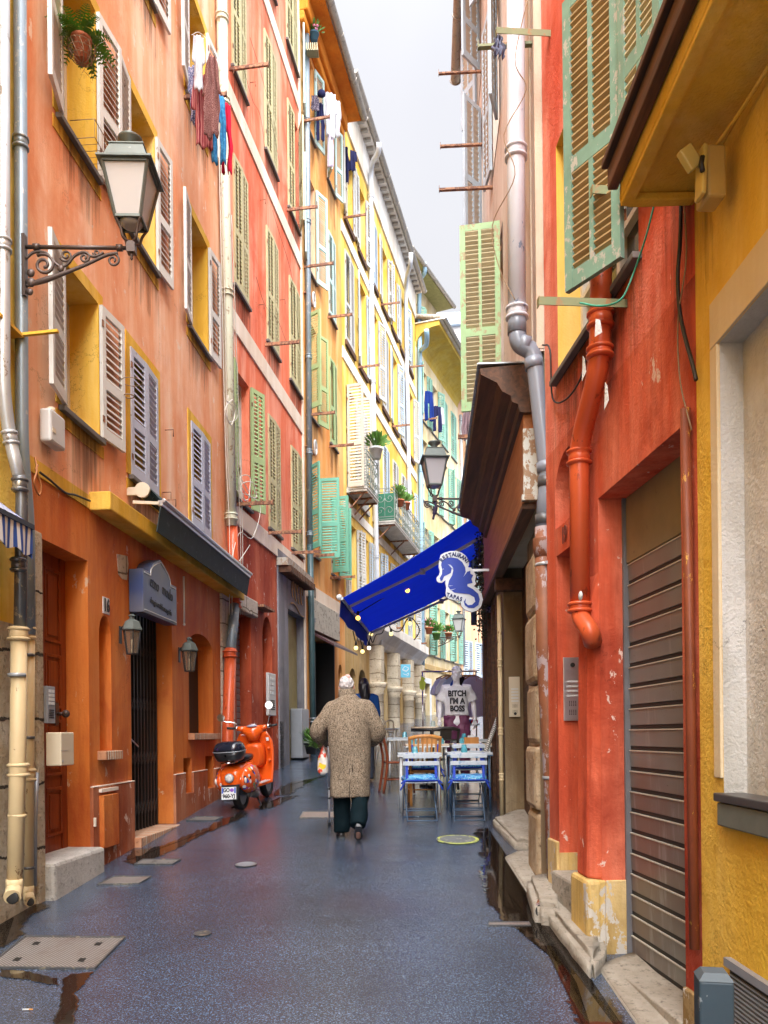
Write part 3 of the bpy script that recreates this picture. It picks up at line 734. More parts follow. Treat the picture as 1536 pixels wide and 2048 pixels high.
# ground floor openings: stone-lintel shop shutter, arched doorway, grey shop
u = H2.hit(473, 1400)[0], H2.hit(503, 1400)[0]; H2.hole(u[0], u[1], -1.2, 1.95, 0, .25); sU = u
u = H2.hit(526, 1400)[0], H2.hit(545, 1400)[0]; H2.hole(u[0], u[1], -1.2, 2.10, .42, .22); arU = u
u = H2.hit(575, 1400)[0], H2.hit(609, 1400)[0]; H2.hole(u[0], u[1], -.62, 2.45, 0, .22); shU = u
H2.facade('upper_wall', 0, W2, 3.45, 17.5, M['red'])
ug = H2.hit(556, 1400)[0]
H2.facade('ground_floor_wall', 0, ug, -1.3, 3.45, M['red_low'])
H2.facade('pebbledash_front', ug, W2, -1.3, 3.45, M['grey_pebble'], off=.03)
for z0, z1 in zs_b: H2.band(0, W2, z0, z1, .025, M['band'])
H2.pier(W2-.10, W2, -1.2, 17.4, -.034, .0, M['band'], 'corner_strip', .004)
b = MB(); 
for i in range(30): b.box(sU[0], sU[1], .19+.0, .23, H2.Z(-1.1)+i*.1, H2.Z(-1.1)+i*.1+.088)
H2.part(b, 'rolling_shutter', M['greymetal'], .01)
b = MB(); b.box(sU[0]-.15, sU[1]+.1, -.10, .05, H2.Z(1.95), H2.Z(2.22)); H2.part(b, 'stone_lintel', M['stone_pale'], .02)
b = MB(); b.box(arU[0]-.01, arU[1]+.01, .2, .23, H2.Z(-1.2), H2.Z(2.2)); H2.part(b, 'door', M['doorwood'])
b = MB(); n = 22; ww = shU[1]-shU[0]
b.box(shU[0], shU[1], .2, .22, H2.Z(-.62), H2.Z(2.45), 1)
for i in range(n):
    x = shU[0]+(i+.5)*ww/n; b.box(x-ww/n*.36, x+ww/n*.36, .155, .2, H2.Z(-.62), H2.Z(2.45))
H2.part(b, 'grille', [paint('brass_slat', (.36,.30,.13), .4, .25, metal=.5), M['dark']])
b = MB(); b.box(shU[0]+.55*ww, shU[1]-.02, -.10, .15, H2.Z(-.45), H2.Z(.55)); H2.part(b, 'panel', M['greymetal'], .02)
b = MB(); b.box(shU[0]-.05, shU[1]+.05, -.12, -.03, H2.Z(-.78), H2.Z(-.64)); H2.part(b, 'shop_sill', M['stone_step'], .01)
b = MB(); ua = H2.hit(590, 1225); 
for k, (ch, dx) in enumerate(zip('LINEA', (-.42,-.22,-.02,.2,.42))): pass
um = (shU[0]+shU[1])/2
for dx, r in ((-.36, .16), (-.12, .2), (.12, .22), (.36, .2)):
    b.tube([(um+dx+r*math.cos(a)*.45, -.045, H2.Z(2.88)+r*math.sin(a)) for a in [i*.5 for i in range(11)]], .012, 5)
b.tube([(um-.5+i*.1, -.045, H2.Z(2.58)+.05*math.sin(i*.6)-.01*i) for i in range(11)], .012, 5)
H2.part(b, 'relief_lettering', paint('gold_relief', (.45,.26,.10), .4, .2))
b = MB(); b.box(ug-.02, W2-.1, -.22, .01, H2.Z(3.14), H2.Z(3.28))
for i in range(16): x = ug+.06+i*(W2-ug-.25)/15; b.box(x-.03, x+.03, -.27, .0, H2.Z(3.02), H2.Z(3.14), 1)
H2.part(b, 'tiled_canopy', [M['tilemoss'], M['darkwood']])
b = MB(); u, z = H2.hit(562, 1480)
for i in range(14): b.box(ug+.02, ug+.20, -.05, -.03, H2.Z(-.95)+i*.09, H2.Z(-.95)+i*.09+.05)
H2.part(b, 'louvre', M['blackiron'])
b = MB(); u, z = H2.hit(508, 1210); b.box(u-.1, u+.55, -.2, .01, H2.Z(2.14), H2.Z(2.18)); H2.part(b, 'iron_shelf', M['ironbar'])
# ---- L3 apricot house
P3a, P3b = P2b, (-.96, 20.2)
H3 = House('apricot_house', 'apricot orange house with pale green shutters and a deep orange eaves soffit', P3a, P3b, gz(16.8)-.3, M['orange'])
W3 = H3.W; H3.drip = True
cA = (.30, 1.10); cB = (2.20, 2.85)
jade = dict(sh=M['sh_jade'], slat=M['sh_jade']); gr = dict(sh=M['sh_green'], slat=M['sh_green']); pl = dict(sh=M['sh_pale'], slat=M['sh_pale'])
H3.win(*cA, 3.95, 5.75, aL=135, aR=92, lw=.46, bar=.6, pitch=.055, **jade)
H3.win(*cB, 3.85, 5.65, aL=100, aR=150, lw=.42, bar=.6, pitch=.055, **jade)
H3.win(*cA, 6.95, 9.0, aL=120, aR=160, bar=.65, **gr); H3.win(*cB, 6.95, 9.0, aL=4, aR=4, bar=.6, **gr)
H3.win(*cA, 10.1, 12.2, aL=165, aR=158, bar=.65, rmat=M['peach'], **pl); H3.win(*cB, 10.0, 12.0, aL=3, aR=3, bar=.6, **pl)
H3.win(*cA, 13.2, 14.9, aL=165, aR=165, bar=.6, **pl); H3.win(*cB, 13.2, 14.9, aL=150, aR=160, **pl)
u = (.45, 2.35); H3.hole(u[0], u[1], -.9, 2.25, 0, .5)
H3.hole(2.75, 3.15, -.8, 1.75, .25, .2)
H3.facade('upper_wall', 0, W3, 3.05, 15.6, M['orange'])
H3.facade('ground_floor_wall', 0, W3, -1.1, 3.05, M['orange'])
H3.band(0, W3, 2.95, 3.25, .03, M['band'])
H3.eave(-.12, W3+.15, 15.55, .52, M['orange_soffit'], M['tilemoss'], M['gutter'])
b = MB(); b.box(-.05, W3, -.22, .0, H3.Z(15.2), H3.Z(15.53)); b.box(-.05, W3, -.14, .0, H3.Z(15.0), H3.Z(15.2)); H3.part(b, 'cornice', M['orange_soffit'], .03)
b = MB(); b.box(.40, 2.40, .42, .46, H3.Z(-1), H3.Z(2.3)); b.box(.45, .5, -.02, .42, H3.Z(-1), H3.Z(2.2)); b.box(2.3, 2.35, -.02, .42, H3.Z(-1), H3.Z(2.2)); b.box(1.35, 1.42, .3, .42, H3.Z(-1), H3.Z(2.2), 1)
H3.part(b, 'shopfront', [M['dark'], M['blackiron']])
b = MB(); b.box(.3, 2.5, -.12, .0, H3.Z(2.26), H3.Z(2.92)); H3.part(b, 'shop_fascia', paint('dirty_white_fascia', (.42,.40,.34), .6, .25, (.06,.05,.04), .62), .01)
b = MB(); b.add([(.3,-.55,H3.Z(1.95)),(2.5,-.55,H3.Z(1.95)),(2.5,-.02,H3.Z(2.25)),(.3,-.02,H3.Z(2.25)),(.3,-.55,H3.Z(1.9)),(2.5,-.55,H3.Z(1.9)),(2.5,-.02,H3.Z(2.2)),(.3,-.02,H3.Z(2.2))], [(0,1,2,3),(7,6,5,4),(0,4,5,1),(1,5,6,2),(2,6,7,3),(3,7,4,0)])
H3.part(b, 'shop_canopy', paint('dark_maroon', (.06,.025,.03), .4, .3))
b = MB(); b.box(2.72, 3.18, .19, .22, H3.Z(-.9), H3.Z(1.8)); H3.part(b, 'door', M['doorwood'])
b = MB(); text_into(b, '20', .34, T(.62, -.035, H3.Z(3.1)), 0, .004, .8)
H3.part(b, 'house_number', [M['blackiron']])
for z in (6.35, 9.6):
    b = MB(); b.tube([(.85+.09*math.cos(a), -.03, H3.Z(z)+.16*math.sin(a)) for a in [i*math.pi/8 for i in range(17)]], .022, 6); b.bar((.15,-.03,H3.Z(z)-.2),(.75,-.03,H3.Z(z)-.2),.04,.03,1); H3.part(b, 'wall_anchor', [M['whitepaint'], M['ironbar']])
# ---- L4 yellow house with balconies and an arcade
P4a, P4b = P3b, (1.33, 30.3)
H4 = House('sunny_yellow_house', 'long sunny yellow house with grey shutters and iron balconies over a stone arcade', P4a, P4b, gz(20.2)-.3, M['yellow'])
W4 = H4.W; H4.drip = True
cc = [H4.d2u(d) for d in (20.95, 22.3, 23.7, 25.1, 26.5, 27.9, 29.3)]
for j, (z0, z1) in enumerate(((13.35, 15.2), (10.15, 12.5), (6.35, 9.0), (3.4, 5.5))):
    for i, c in enumerate(cc):
        shm = M['sh_grey'] if (i == 0 and j >= 2) else (M['sh_blue'] if (i + j) % 3 == 2 else M['sh_dove'])
        if j == 3 and i == 0: shm = M['sh_white']
        closed = (j == 1 and i in (0, 3, 5)) or (j == 2 and 0 < i < 6) or (j == 0 and i in (2, 6)) or (j == 3 and i == 4)
        a = (3, 3) if closed else ((174, 164) if (i+j) % 2 else (166, 175))
        if j == 2 and i == 0: a = (95, 92)
        ww = .44
        H4.win(c-ww, c+ww, z0, z1, sh=shm, slat=shm, aL=a[0], aR=a[1], pitch=.075, reveal=.16, bar=(.6 if (i+2*j) % 3 == 0 and j != 2 else None),
               sillm=M['darkwood'] if j < 2 else M['stone_step'], sillw=.14, arch=(.28 if j == 2 and i > 0 else 0), glass=not closed)
ar = [H4.d2u(d) for d in (20.9, 21.9, 24.0, 26.3, 28.6)]
for i, (c, hw, zt) in enumerate(zip(ar, (.32, .42, .95, .85, .8), (1.75, 1.8, 2.45, 2.3, 2.2))): H4.hole(c-hw, c+hw, -.6, zt, hw*.95, .45)
H4.facade('upper_wall', 0, W4, 3.0, 16.9, M['yellow'])
H4.facade('arcade_wall', 0, W4, -.9, 3.0, M['ochre_low'])
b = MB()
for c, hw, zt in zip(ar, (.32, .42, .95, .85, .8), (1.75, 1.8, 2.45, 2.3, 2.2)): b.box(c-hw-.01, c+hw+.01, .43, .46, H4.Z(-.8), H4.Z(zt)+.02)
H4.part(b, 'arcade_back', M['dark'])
for z0, z1 in ((5.75, 6.0), (9.55, 9.85), (12.75, 13.05)): H4.band(0, W4, z0, z1, .03, M['white_band'])
H4.band(0, W4, 15.75, 16.75, .05, M['white_band'], 'frieze')
H4.eave(.1, W4+.1, 16.75, .28, M['white_band'], M['tilemoss'], M['gutter'], rafters=.34, rmat=M['gutter'])
# curved stone cornice over the arcade
b = MB(); prof = [(0, 2.55), (.10, 2.6), (.18, 2.75), (.36, 2.95), (.40, 3.0), (.40, 3.28), (.0, 3.34)]
b.ring([[(u_, -a, H4.Z(z)) for a, z in prof] for u_ in (1.2, W4)], 0, False); H4.part(b, 'arcade_cornice', M['white_band'], .01)
for c in ((ar[2]-1.12), (ar[2]+ar[3])/2, (ar[3]+ar[4])/2, ar[4]+1.0):
    b = MB(); b.lathe([(.26,-.9),(.26,-.7),(.19,-.62),(.19,1.15),(.22,1.18),(.19,1.24),(.28,1.42),(.28,1.5)], (c, -.16, H4.Z(0)), 14); b.box(c-.2, c+.2, -.34, .02, H4.Z(1.5), H4.Z(2.56)); H4.part(b, 'column', M['column'])
# ---- L5 cream house (cornice with ochre soffit)
P5a, P5b = P4b, (3.48, 36.2)
H5 = House('cream_house', 'cream house with mint green shutters and a coved ochre cornice at the far bend', P5a, P5b, gz(30.3)-.3, M['cream'])
W5 = H5.W
cs = [H5.d2u(d) for d in (31.25, 32.7, 34.1, 35.5)]
mk = dict(sh=M['sh_mint'], slat=M['sh_mint'], pitch=.09)
for j, (z0, z1) in enumerate(((12.2, 14.2), (9.1, 11.5), (5.9, 8.1), (3.15, 5.2))):
    for i, c in enumerate(cs):
        a = (3, 3) if (j == 0 and i >= 2) else ((172, 160) if (i+j) % 2 else (150, 172))
        H5.win(c-.45, c+.45, z0, z1, aL=a[0], aR=a[1], reveal=.16, bar=(.7 if (j == 0 and i == 0) else None), **mk)
H5.hole(.55, 1.45, -.2, 2.0, 0, .2); H5.hole(2.0, 2.5, .9, 1.8, 0, .2)
H5.facade('wall', 0, W5, -.8, 14.9, M['cream'])
b = MB(); b.box(.5, 1.5, .19, .22, H5.Z(-.3), H5.Z(2.05)); H5.part(b, 'door', paint('blue_grey_door', (.10,.15,.20), .5, .2))
b = MB(); b.box(.37, .55, -.03, .02, H5.Z(-.3), H5.Z(2.2)); b.box(1.45, 1.63, -.03, .02, H5.Z(-.3), H5.Z(2.2)); b.box(.55, 1.45, -.03, .02, H5.Z(2.0), H5.Z(2.2)); H5.part(b, 'door_surround', M['whitepaint'], .01)
b = MB(); b.box(1.98, 2.52, .19, .22, H5.Z(.85), H5.Z(1.85)); H5.part(b, 'window', M['pane'])
H5.band(0, W5, 2.55, 2.75, .05, M['ochre_low'])
b = MB(); prof = [(0, 14.75)] + [(.85*(1-math.cos(i*math.pi/12)), 14.75+.62*math.sin(i*math.pi/12)) for i in range(1, 7)] + [(.95, 15.37), (.95, 15.55), (0, 15.55)]
b.ring([[(u_, -a, H5.Z(z)) for a, z in prof] for u_ in (.05, W5)], 0, False); H5.part(b, 'coved_cornice', M['cream_soffit'])
H5.eave(0, W5, 15.56, 1.05, M['white_band'], M['tilemoss'], M['gutter'])
# ---- taller block behind it
H6 = House('tall_cream_house', 'taller cream block with mossy eaves rising behind the coved cornice', (.8, 31.8+1.2), (2.62, 36.9), gz(31)-.3, M['cream'], depth=2.4)
W6 = H6.W
for c in (1.6, 3.2): H6.win(c-.4, c+.4, 16.4, 18.7, aL=150, aR=150, **mk)
H6.facade('wall', 0, W6, 12.5, 19.6, M['cream'])
H6.eave(-.6, W6+.15, 19.55, .75, paint('mossy_soffit', (.26,.25,.10), .9, .4), M['tilemoss'], M['gutter'], back=2.2)
# ---- peach house beyond
H7 = House('peach_house', 'peach coloured house beyond the cream one with blue grey shutters', (3.48, 36.2), (7.4, 42.0), gz(36)-.3, M['peach'])
for z0, z1 in ((12.3, 14.0), (9.2, 11.2), (6.0, 8.0)):
    for c in (1.2, 3.4): H7.win(c-.45, c+.45, z0, z1, sh=M['sh_pale'], slat=M['sh_pale'], aL=150, aR=150, pitch=.1)
for c in (.75, 1.9, 3.05): H7.win(c-.45, c+.45, 1.6, 4.3, sh=M['sh_blue'], slat=M['sh_blue'], aL=4, aR=4, pitch=.1, arch=.25)
H7.facade('wall', 0, H7.W, -.5, 15.2, M['peach'])
H7.eave(0, H7.W, 15.2, .6, M['white_band'], M['tilemoss'], M['gutter'])
# ---- distant white house
H8 = House('white_house', 'distant white house with a pale blue roof edge closing the gap of sky', (3.4, 60), (9.5, 58), gz(60)-3, M['whitepaint'], depth=8)
H8.facade('wall', 0, H8.W, -3, 30.4, plaster('white_render', (.72,.67,.62)))
b = MB(); b.prism([(-.3, H8.Z(30.4)), (H8.W+.3, H8.Z(30.4)-.5), (H8.W+.3, H8.Z(31.0)-.5), (-.3, H8.Z(31.4))], -.4, 8); H8.part(b, 'roof', paint('pale_blue_roof', (.45,.56,.66), .6, .1))
# ------------------------------------------------------------------ RIGHT SIDE (frames run from far to near)
def rx1(d): return 1.725 - .075*d
# R0 mustard house, nearest
R0a, R0b = (1.45, 3.67), (1.45, -11)
G0 = House('mustard_house', 'mustard yellow house nearest on the right with a grey rendered panel and projecting canopy', R0a, R0b, -1.2, M['yellowR'], depth=4)
uo = G0.hit(1443, 1100)[0]
G0.hole(uo, 3.2, -.30, 1.66, 0, .10, M['greyR'])
G0.facade('wall', 0, G0.W, -2.9, 12.5, M['yellowR'], M['greyR'])
b = MB(); b.box(uo, 3.2, .10, .13, G0.Z(-.30), G0.Z(1.66)); G0.part(b, 'rendered_panel', M['greyR'])
b = MB(); b.box(uo-.075, uo-.003, -.012, .02, G0.Z(-.2), G0.Z(1.66)); b.box(uo-.075, 3.2, -.012, .02, G0.Z(1.663), G0.Z(1.86)); G0.part(b, 'panel_frame', M['creamframe'], .004)
# counter ledge
b = MB(); b.box(uo-.02, 3.0, -.04, .09, G0.Z(-.298), G0.Z(-.262)); lg = G0.part(b, 'counter_top', paint('black_slate_top', (.05,.05,.052), .35, .3), .006)
b = MB(); b.box(uo+.0, 3.0, -.032, .0, G0.Z(-.40), G0.Z(-.302)); G0.part(b, 'counter_bracket', paint('grey_green_ledge', (.12,.13,.11), .6, .4), .006)
# canopy: stucco soffit with upturned edge and old timber trim
Mc = G0.root
zc = 2.46; ov = .335; CW = 4.9
b = MB(); b.box(-.02, CW, -ov, .0, G0.Z(zc), G0.Z(zc+.10)); b.box(-.02, CW, -ov, -ov+.055, G0.Z(zc-.035), G0.Z(zc)); b.box(-.02, .03, -ov+.055, 0, G0.Z(zc-.035), G0.Z(zc)); cn = G0.part(b, 'canopy', M['yellowR'], .006)
b = MB(); b.box(-.05, CW, -ov-.05, -ov-.003, G0.Z(zc+.06), G0.Z(zc+.16)); b.box(-.06, CW, -ov-.075, 0, G0.Z(zc+.163), G0.Z(zc+.20)); b.build('canopy_trim', M['darkwood'], cn, bevel=.006)
# vent grille low on the wall
uv = G0.hit(1466, 1990)[0]
b = MB(); b.box(uv, uv+.5, -.012, .0, G0.Z(-1.22), G0.Z(-.985), 1)
for i in range(11): b.box(uv+.02, uv+.48, -.022, -.012, G0.Z(-1.205)+i*.019, G0.Z(-1.205)+i*.019+.008)
b.box(uv-.02, uv+.52, -.03, 0, G0.Z(-.985), G0.Z(-.95)); G0.part(b, 'vent_grille', [M['greymetal'], M['dark']])
# ---- R1 coral red house
R1a, R1b = (rx1(6.14), 6.14), (rx1(3.67), 3.67)
G1 = House('coral_red_house', 'coral red rendered house with green flaking shutters and a grey roller shutter doorway', R1a, R1b, gz(3.67)-.3, M['redR'], depth=4)
V1 = G1.W; G1.drip = True
# window with flaking green shutters
wu = (G1.hit(1116, 700)[0], G1.hit(1278, 560)[0])
wd = G1.win(wu[0], wu[1], 2.57, 4.25, sh=M['sh_old'], slat=M['slat_brown'], aL=None, aR=28, lw=.41, muntin=True, pitch=.042, rmat=M['reveal_y'], reveal=.20, bar=None, stand=.09, drop=.02, sillw=.04)
wd2 = G1.win(wu[1]+.40, wu[1]+.98, 2.80, 4.4, sh=M['sh_old'], slat=M['slat_tan'], aL=168, aR=None, lw=.36, muntin=True, pitch=.042, rmat=M['reveal_y'], reveal=.18, surround=(M['reveal_y'], .10), sillw=.04)
G1.win(wu[0], wu[1], 6.0, 7.7, rmat=M['reveal_y'], reveal=.18, sillw=.04)
for px, py, l in ((1252, 604, .50), (1262, 380, .22), (1100, 66, .40)):
    u, z = G1.hit(px, py); b = MB(); b.box(u-.02, u+.02, -l, .0, G1.Z(z), G1.Z(z)+.006); b.box(u+.014, u+.02, -l, 0, G1.Z(z)-.04, G1.Z(z)); b.box(u-.022, u+.022, -l-.005, -l, G1.Z(z)-.042, G1.Z(z)+.008); G1.part(b, 'clothes_bar', M['greeniron'])
# doorway and shutter opening
du = (G1.hit(1117, 1500)[0], G1.hit(1168, 1500)[0])
G1.hole(du[0], du[1], -1.02, 1.30, 0, .55)
G1.hole(du[0]-.02, du[1]-.03, 1.50, 2.0, .26, .30)
su = (G1.hit(1200, 1400)[0], G1.hit(1366, 1400)[0])
G1.hole(su[0], su[1], -1.40, 1.46, 0, .20, M['redRlow'])
zsp = 1.9
G1.facade('upper_wall', 0, V1, zsp+.2, 12.5, M['redR'])
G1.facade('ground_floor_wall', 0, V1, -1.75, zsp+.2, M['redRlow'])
b = MB(); b.box(du[0]-.01, du[1]+.01, .54, .58, G1.Z(-1.03), G1.Z(1.35)); G1.part(b, 'door', M['doorwood'])
b = MB(); b.box(du[0]-.03, du[1], .29, .32, G1.Z(1.45), G1.Z(2.05)); G1.part(b, 'fanlight', M['dark'])
# door recess plinth, front plinth
b = MB(); b.box(du[0]-.0, du[0]+.012, .0, .5, G1.Z(-1.02), G1.Z(-.88)); G1.part(b, 'recess_plinth', M['plinthR'])
b = MB(); b.box(du[1]-.01, su[0]+.012, -.022, .02, G1.Z(-1.75), G1.Z(-.92)); b.box(du[1]-.014, du[1]-.0, .02, .3, G1.Z(-1.75), G1.Z(-.92)); b.box(su[0]+.0, su[0]+.014, .02, .18, G1.Z(-1.75), G1.Z(-.92)); G1.part(b, 'plinth', M['plinthR'], .01)
b = MB(); b.box(0, du[0]-.002, -.02, .02, G1.Z(-1.75), G1.Z(-.80)); G1.part(b, 'plinth', M['plinthR'], .01)
b = MB(); b.box(su[1]+.0, V1-.002, -.02, .02, G1.Z(-1.75), G1.Z(-1.22)); G1.part(b, 'plinth', M['plinthR'], .01)
# rendered-over pier that stands proud, holding the pipe
b = MB(); pz0, pz1 = G1.Z(-.92), G1.Z(1.0)
b.add([(du[1]-.005, -.0, pz0), (su[0]+.005, -.0, pz0), (su[0]+.005, .0, pz1), (du[1]-.005, .0, pz1), (du[1]+.05, -.075, pz0), (su[0]-.07, -.075, pz0), (su[0]-.08, -.05, pz1-.25), (du[1]+.08, -.055, pz1-.2)],
      [(4,5,6,7), (0,4,7,3), (5,1,2,6), (7,6,2,3), (0,1,5,4)])
G1.part(b, 'pier', M['redRlow'], .02)
b = MB(); b.box(du[1]-.016, su[0]+.016, -.10, .0, G1.Z(-1.75), G1.Z(-.92)); G1.part(b, 'pier_base', M['plinthR'], .025)
# roller shutter
sh_z0, sh_z1 = G1.Z(-1.385), G1.Z(1.05)
b = MB(); n = 19; p = (sh_z1-sh_z0)/n
for i in range(n):
    z = sh_z0+i*p
    b.add([(su[0],.20,z+.016),(su[1],.20,z+.016),(su[1],.182,z+p*.16),(su[0],.182,z+p*.16),(su[1],.178,z+p*.93),(su[0],.178,z+p*.93),(su[1],.20,z+p),(su[0],.20,z+p)], [(0,1,2,3),(3,2,4,5),(5,4,6,7)], 0)
    b.box(su[0], su[1], .174, .19, z+p*.90, z+p*.955, 2)
    b.box(su[0], su[1], .185, .21, z-.004, z+.018, 1)
slm, ntm, bb = newmat('shutter_steel', .42, .5, .35)
n1 = nz(ntm, pos(ntm, (6, 6, .8)), 1.2, 6, .65); n2 = nz(ntm, pos(ntm), 1.1, 3, .5)
colm = mix(ntm, ramp(ntm, n2, .4, .62), (.19,.155,.14), (.24,.255,.25)); colm = mix(ntm, ramp(ntm, n1, .56, .78), colm, (.40,.42,.43))
colm = mix(ntm, ramp(ntm, nz(ntm, pos(ntm, (1,1,2.2)), 13, 6, .75), .66, .70), colm, (.07,.05,.04)); L(ntm, colm, bb.inputs['Base Color'])
rs = G1.part(b, 'roller_shutter', [slm, M['dark'], paint('shutter_edge', (.45,.43,.37), .5, .3)])
b = MB(); b.box(su[0]-.0, su[0]+.022, .15, .215, sh_z0-.03, G1.Z(1.46)); b.box(su[1]-.022, su[1], .15, .215, sh_z0-.03, G1.Z(1.46)); b.build('guide_rail', paint('dark_rail', (.14,.14,.15), .5, .4), rs)
b = MB(); uu = su[1]-.22; b.tube([(uu+.04*math.cos(a), .14, sh_z0-.0+.055*math.sin(a)) for a in [i*math.pi/8 for i in range(17)]], .006, 6); b.box(uu-.04, uu+.04, .135, .165, sh_z0+.05, sh_z0+.085); b.build('pull_ring', M['alu'], rs)
b = MB(); b.box(su[0], su[1], .17, .21, sh_z1, G1.Z(1.46)); G1.part(b, 'transom_panel', paint('dull_khaki_panel', (.20,.165,.095), .6, .25, (.12,.08,.05), .7), .005)
# house number over the door
b = MB(); u, z = G1.hit(1134, 1075); text_into(b, '19', .16, T(u-.03, -.012, G1.Z(1.40)), 0, .003, .7, .004); G1.part(b, 'house_number', [flat('faded_number', (.16,.03,.015), .7)])
# corner conduit by the mustard house
b = MB(); b.tube([(V1-.05, -.03, G1.Z(1.5)), (V1-.03, -.03, G1.Z(.4)), (V1-.015, -.03, G1.Z(-1.0))], .024, 8); G1.part(b, 'conduit', paint('rust_red_conduit', (.20,.05,.02), .5, .5, (.55,.30,.05), .66))
b = MB(); b.box(su[0]+.016, su[1]-.002, -.03, .20, G1.Z(-1.75), G1.Z(-1.392)); G1.part(b, 'shutter_sill', M['kerb'], .008)
b = MB(); b.box(du[0]-.02, du[1]-.02, -.06, .54, G1.Z(-1.75), G1.Z(-1.008)); G1.part(b, 'door_step', M['kerb'], .02)
# ---- R2 old stone house with timber shopfront
R2a, R2b = (1.66, 13.4), (1.265, 6.17)
G2 = House('old_stone_house', 'old pinkish grey house over a stone doorway and dark timber shop cornice', R2a, R2b, gz(6.1)-.3, M['pinkgrey'], depth=4)
V2 = G2.W
def u2(d): return G2.d2u(d)
dn, df = 6.62, 9.6
G2.hole(u2(df), u2(dn), -1.22, 1.98, 0, .24, M['plast_brown'])
G2.hole(u2(12.4), u2(10.1), -1.1, 1.75, 0, .30)
G2.facade('ground_floor_wall', 0, V2, -1.8, 2.95, M['plast_brown'], M['plast_brown'])
b = MB(); b.box(u2(8.3), u2(dn)-.01, .12, .26, G2.Z(-1.3), G2.Z(1.97)); G2.part(b, 'rubble_surround', M['rubble'], .03)
b = MB(); b.box(u2(df)+.01, u2(8.3)-.01, .22, .26, G2.Z(-1.2), G2.Z(1.97)); G2.part(b, 'door', M['darkwood'])
b = MB(); b.box(u2(12.42), u2(10.08), .29, .32, G2.Z(-1.1), G2.Z(1.8)); G2.part(b, 'shop_window', M['dark'])
for d in (10.2, 10.9, 11.6, 12.3):
    b = MB(); b.box(u2(d)-.05, u2(d)+.05, -.05, .29, G2.Z(-1.05), G2.Z(1.75)); G2.part(b, 'shop_mullion', M['darkwood'], .01)
b = MB(); rr = random.Random(4)
for k in range(4):
    a = u2(7.55-.0*k); z0 = -1.3+k*.8
for k, (z0, z1, o) in enumerate(((-1.25,-.66,.02),(-.66,-.10,.05),(-.10,.42,.015),(.42,1.02,.04),(1.02,1.55,.02))):
    b.box(u2(7.25)-o, u2(6.66), -.02-o*.4, .13, G2.Z(z0)+.008, G2.Z(z1)-.008)
G2.part(b, 'stone_jamb', M['rubble_plain'], .05)
# upper facade stands forward of the ground floor
wins = [(8.4, 5.4), (10.2, 3.5), (11.9, 3.5)]
og = dict(sh=M['sh_oldgreen'], slat=M['slat_tan'], muntin=True, pitch=.05)
oldf = G2.facade
off = .05
sk = dict(sh=M['sh_blue'], slat=M['sh_grey'], muntin=True, pitch=.07)
def upwin(d0, d1, z0, z1, aL, aR, **k):
    kk = dict(stand=off+.03, reveal=.08, sillw=.05); kk.update(k)
    w_ = G2.win(u2(d0), u2(d1), z0, z1, aL=aL, aR=aR, **kk); return w_
upwin(9.65, 8.75, 3.55, 5.62, 178, 82, bar=.0, lw=.44, **og)
upwin(12.2, 11.4, 3.6, 5.6, 160, 150, **{**sk, 'sh': M['sh_grey']})
upwin(12.3, 11.5, 7.0, 9.0, 160, 140, **sk); upwin(9.8, 9.0, 6.9, 8.9, 172, 165, **sk); upwin(7.8, 7.1, 6.7, 8.6, None, 172, **{**sk, 'sh': M['sh_mint']})
upwin(12.4, 11.6, 9.6, 10.9, 150, 140, **sk); upwin(10.0, 9.2, 9.4, 10.8, 150, 150, **sk)
G2.facade('upper_wall', 0, V2, 2.95, 11.0, M['pinkgrey'], off=off)
b = MB(); b.box(V2-.05, V2+.006, -off-.006, .0, G2.Z(2.97), G2.Z(11)); b.box(V2-.30, V2-.24, -off-.012, .0, G2.Z(2.97), G2.Z(11)); G2.part(b, 'edge_strip', plaster('beige_strip', (.50,.40,.30)))
for d, z, l in ((11.3, 9.35, .62), (10.8, 7.95, .62), (9.9, 6.75, .66), (9.3, 5.85, .42), (8.9, 3.30, .5), (6.3, 5.42, .42), (12.9, 2.4, .5)):
    b = MB(); u = u2(d); x0 = off
    b.box(u-.02, u+.02, -x0-l, .0, G2.Z(z), G2.Z(z)+.006); b.box(u-.02, u-.014, -x0-l, 0, G2.Z(z)+.006, G2.Z(z)+.05); b.box(u-.025, u+.025, -x0-l-.006, -x0-l, G2.Z(z)-.01, G2.Z(z)+.055)
    G2.part(b, 'clothes_bar', M['greeniron'] if d < 7 else M['ironbar'])
G2.eave(-.1, V2+.1, 11.0, .20+off, M['darkwood'], M['tilemoss'], M['gutter'], rafters=.6, rmat=M['slat_tan'])
# timber shop cornice: fascia board, stepped dark mouldings, lid
uA, uB = u2(11.8), u2(6.52)
zb = 1.90
G2f = MB(); G2f.box(uA, uB-.05, -.115, .01, G2.Z(zb), G2.Z(2.80)); fa = G2.part(G2f, 'shop_fascia', M['orangewood'], .006)
b = MB(); prof = [(.116, 2.62), (.15, 2.63), (.16, 2.69), (.21, 2.71), (.22, 2.76), (.29, 2.80), (.33, 2.87), (.35, 2.88), (.46, 2.94), (.47, 2.99), (.05, 3.02), (.05, 2.62)]
b.ring([[(u, -a, G2.Z(z)) for a, z in prof] for u in (u2(10.7), uB)], 0, False); b.build('cornice', M['darkwood'], fa)
b = MB(); b.box(u2(10.7), uB+.01, -.49, -off-.004, G2.Z(3.022), G2.Z(3.034)); b.build('cornice_lid', M['zinc'], fa)
b = MB(); b.box(uB-.05, uB, -.125, .03, G2.Z(zb+.05), G2.Z(2.49)); b.box(uB-.055, uB+.01, -.14, .04, G2.Z(zb-.0), G2.Z(zb+.05)); b.build('pilaster', M['flake'], fa, bevel=.006)
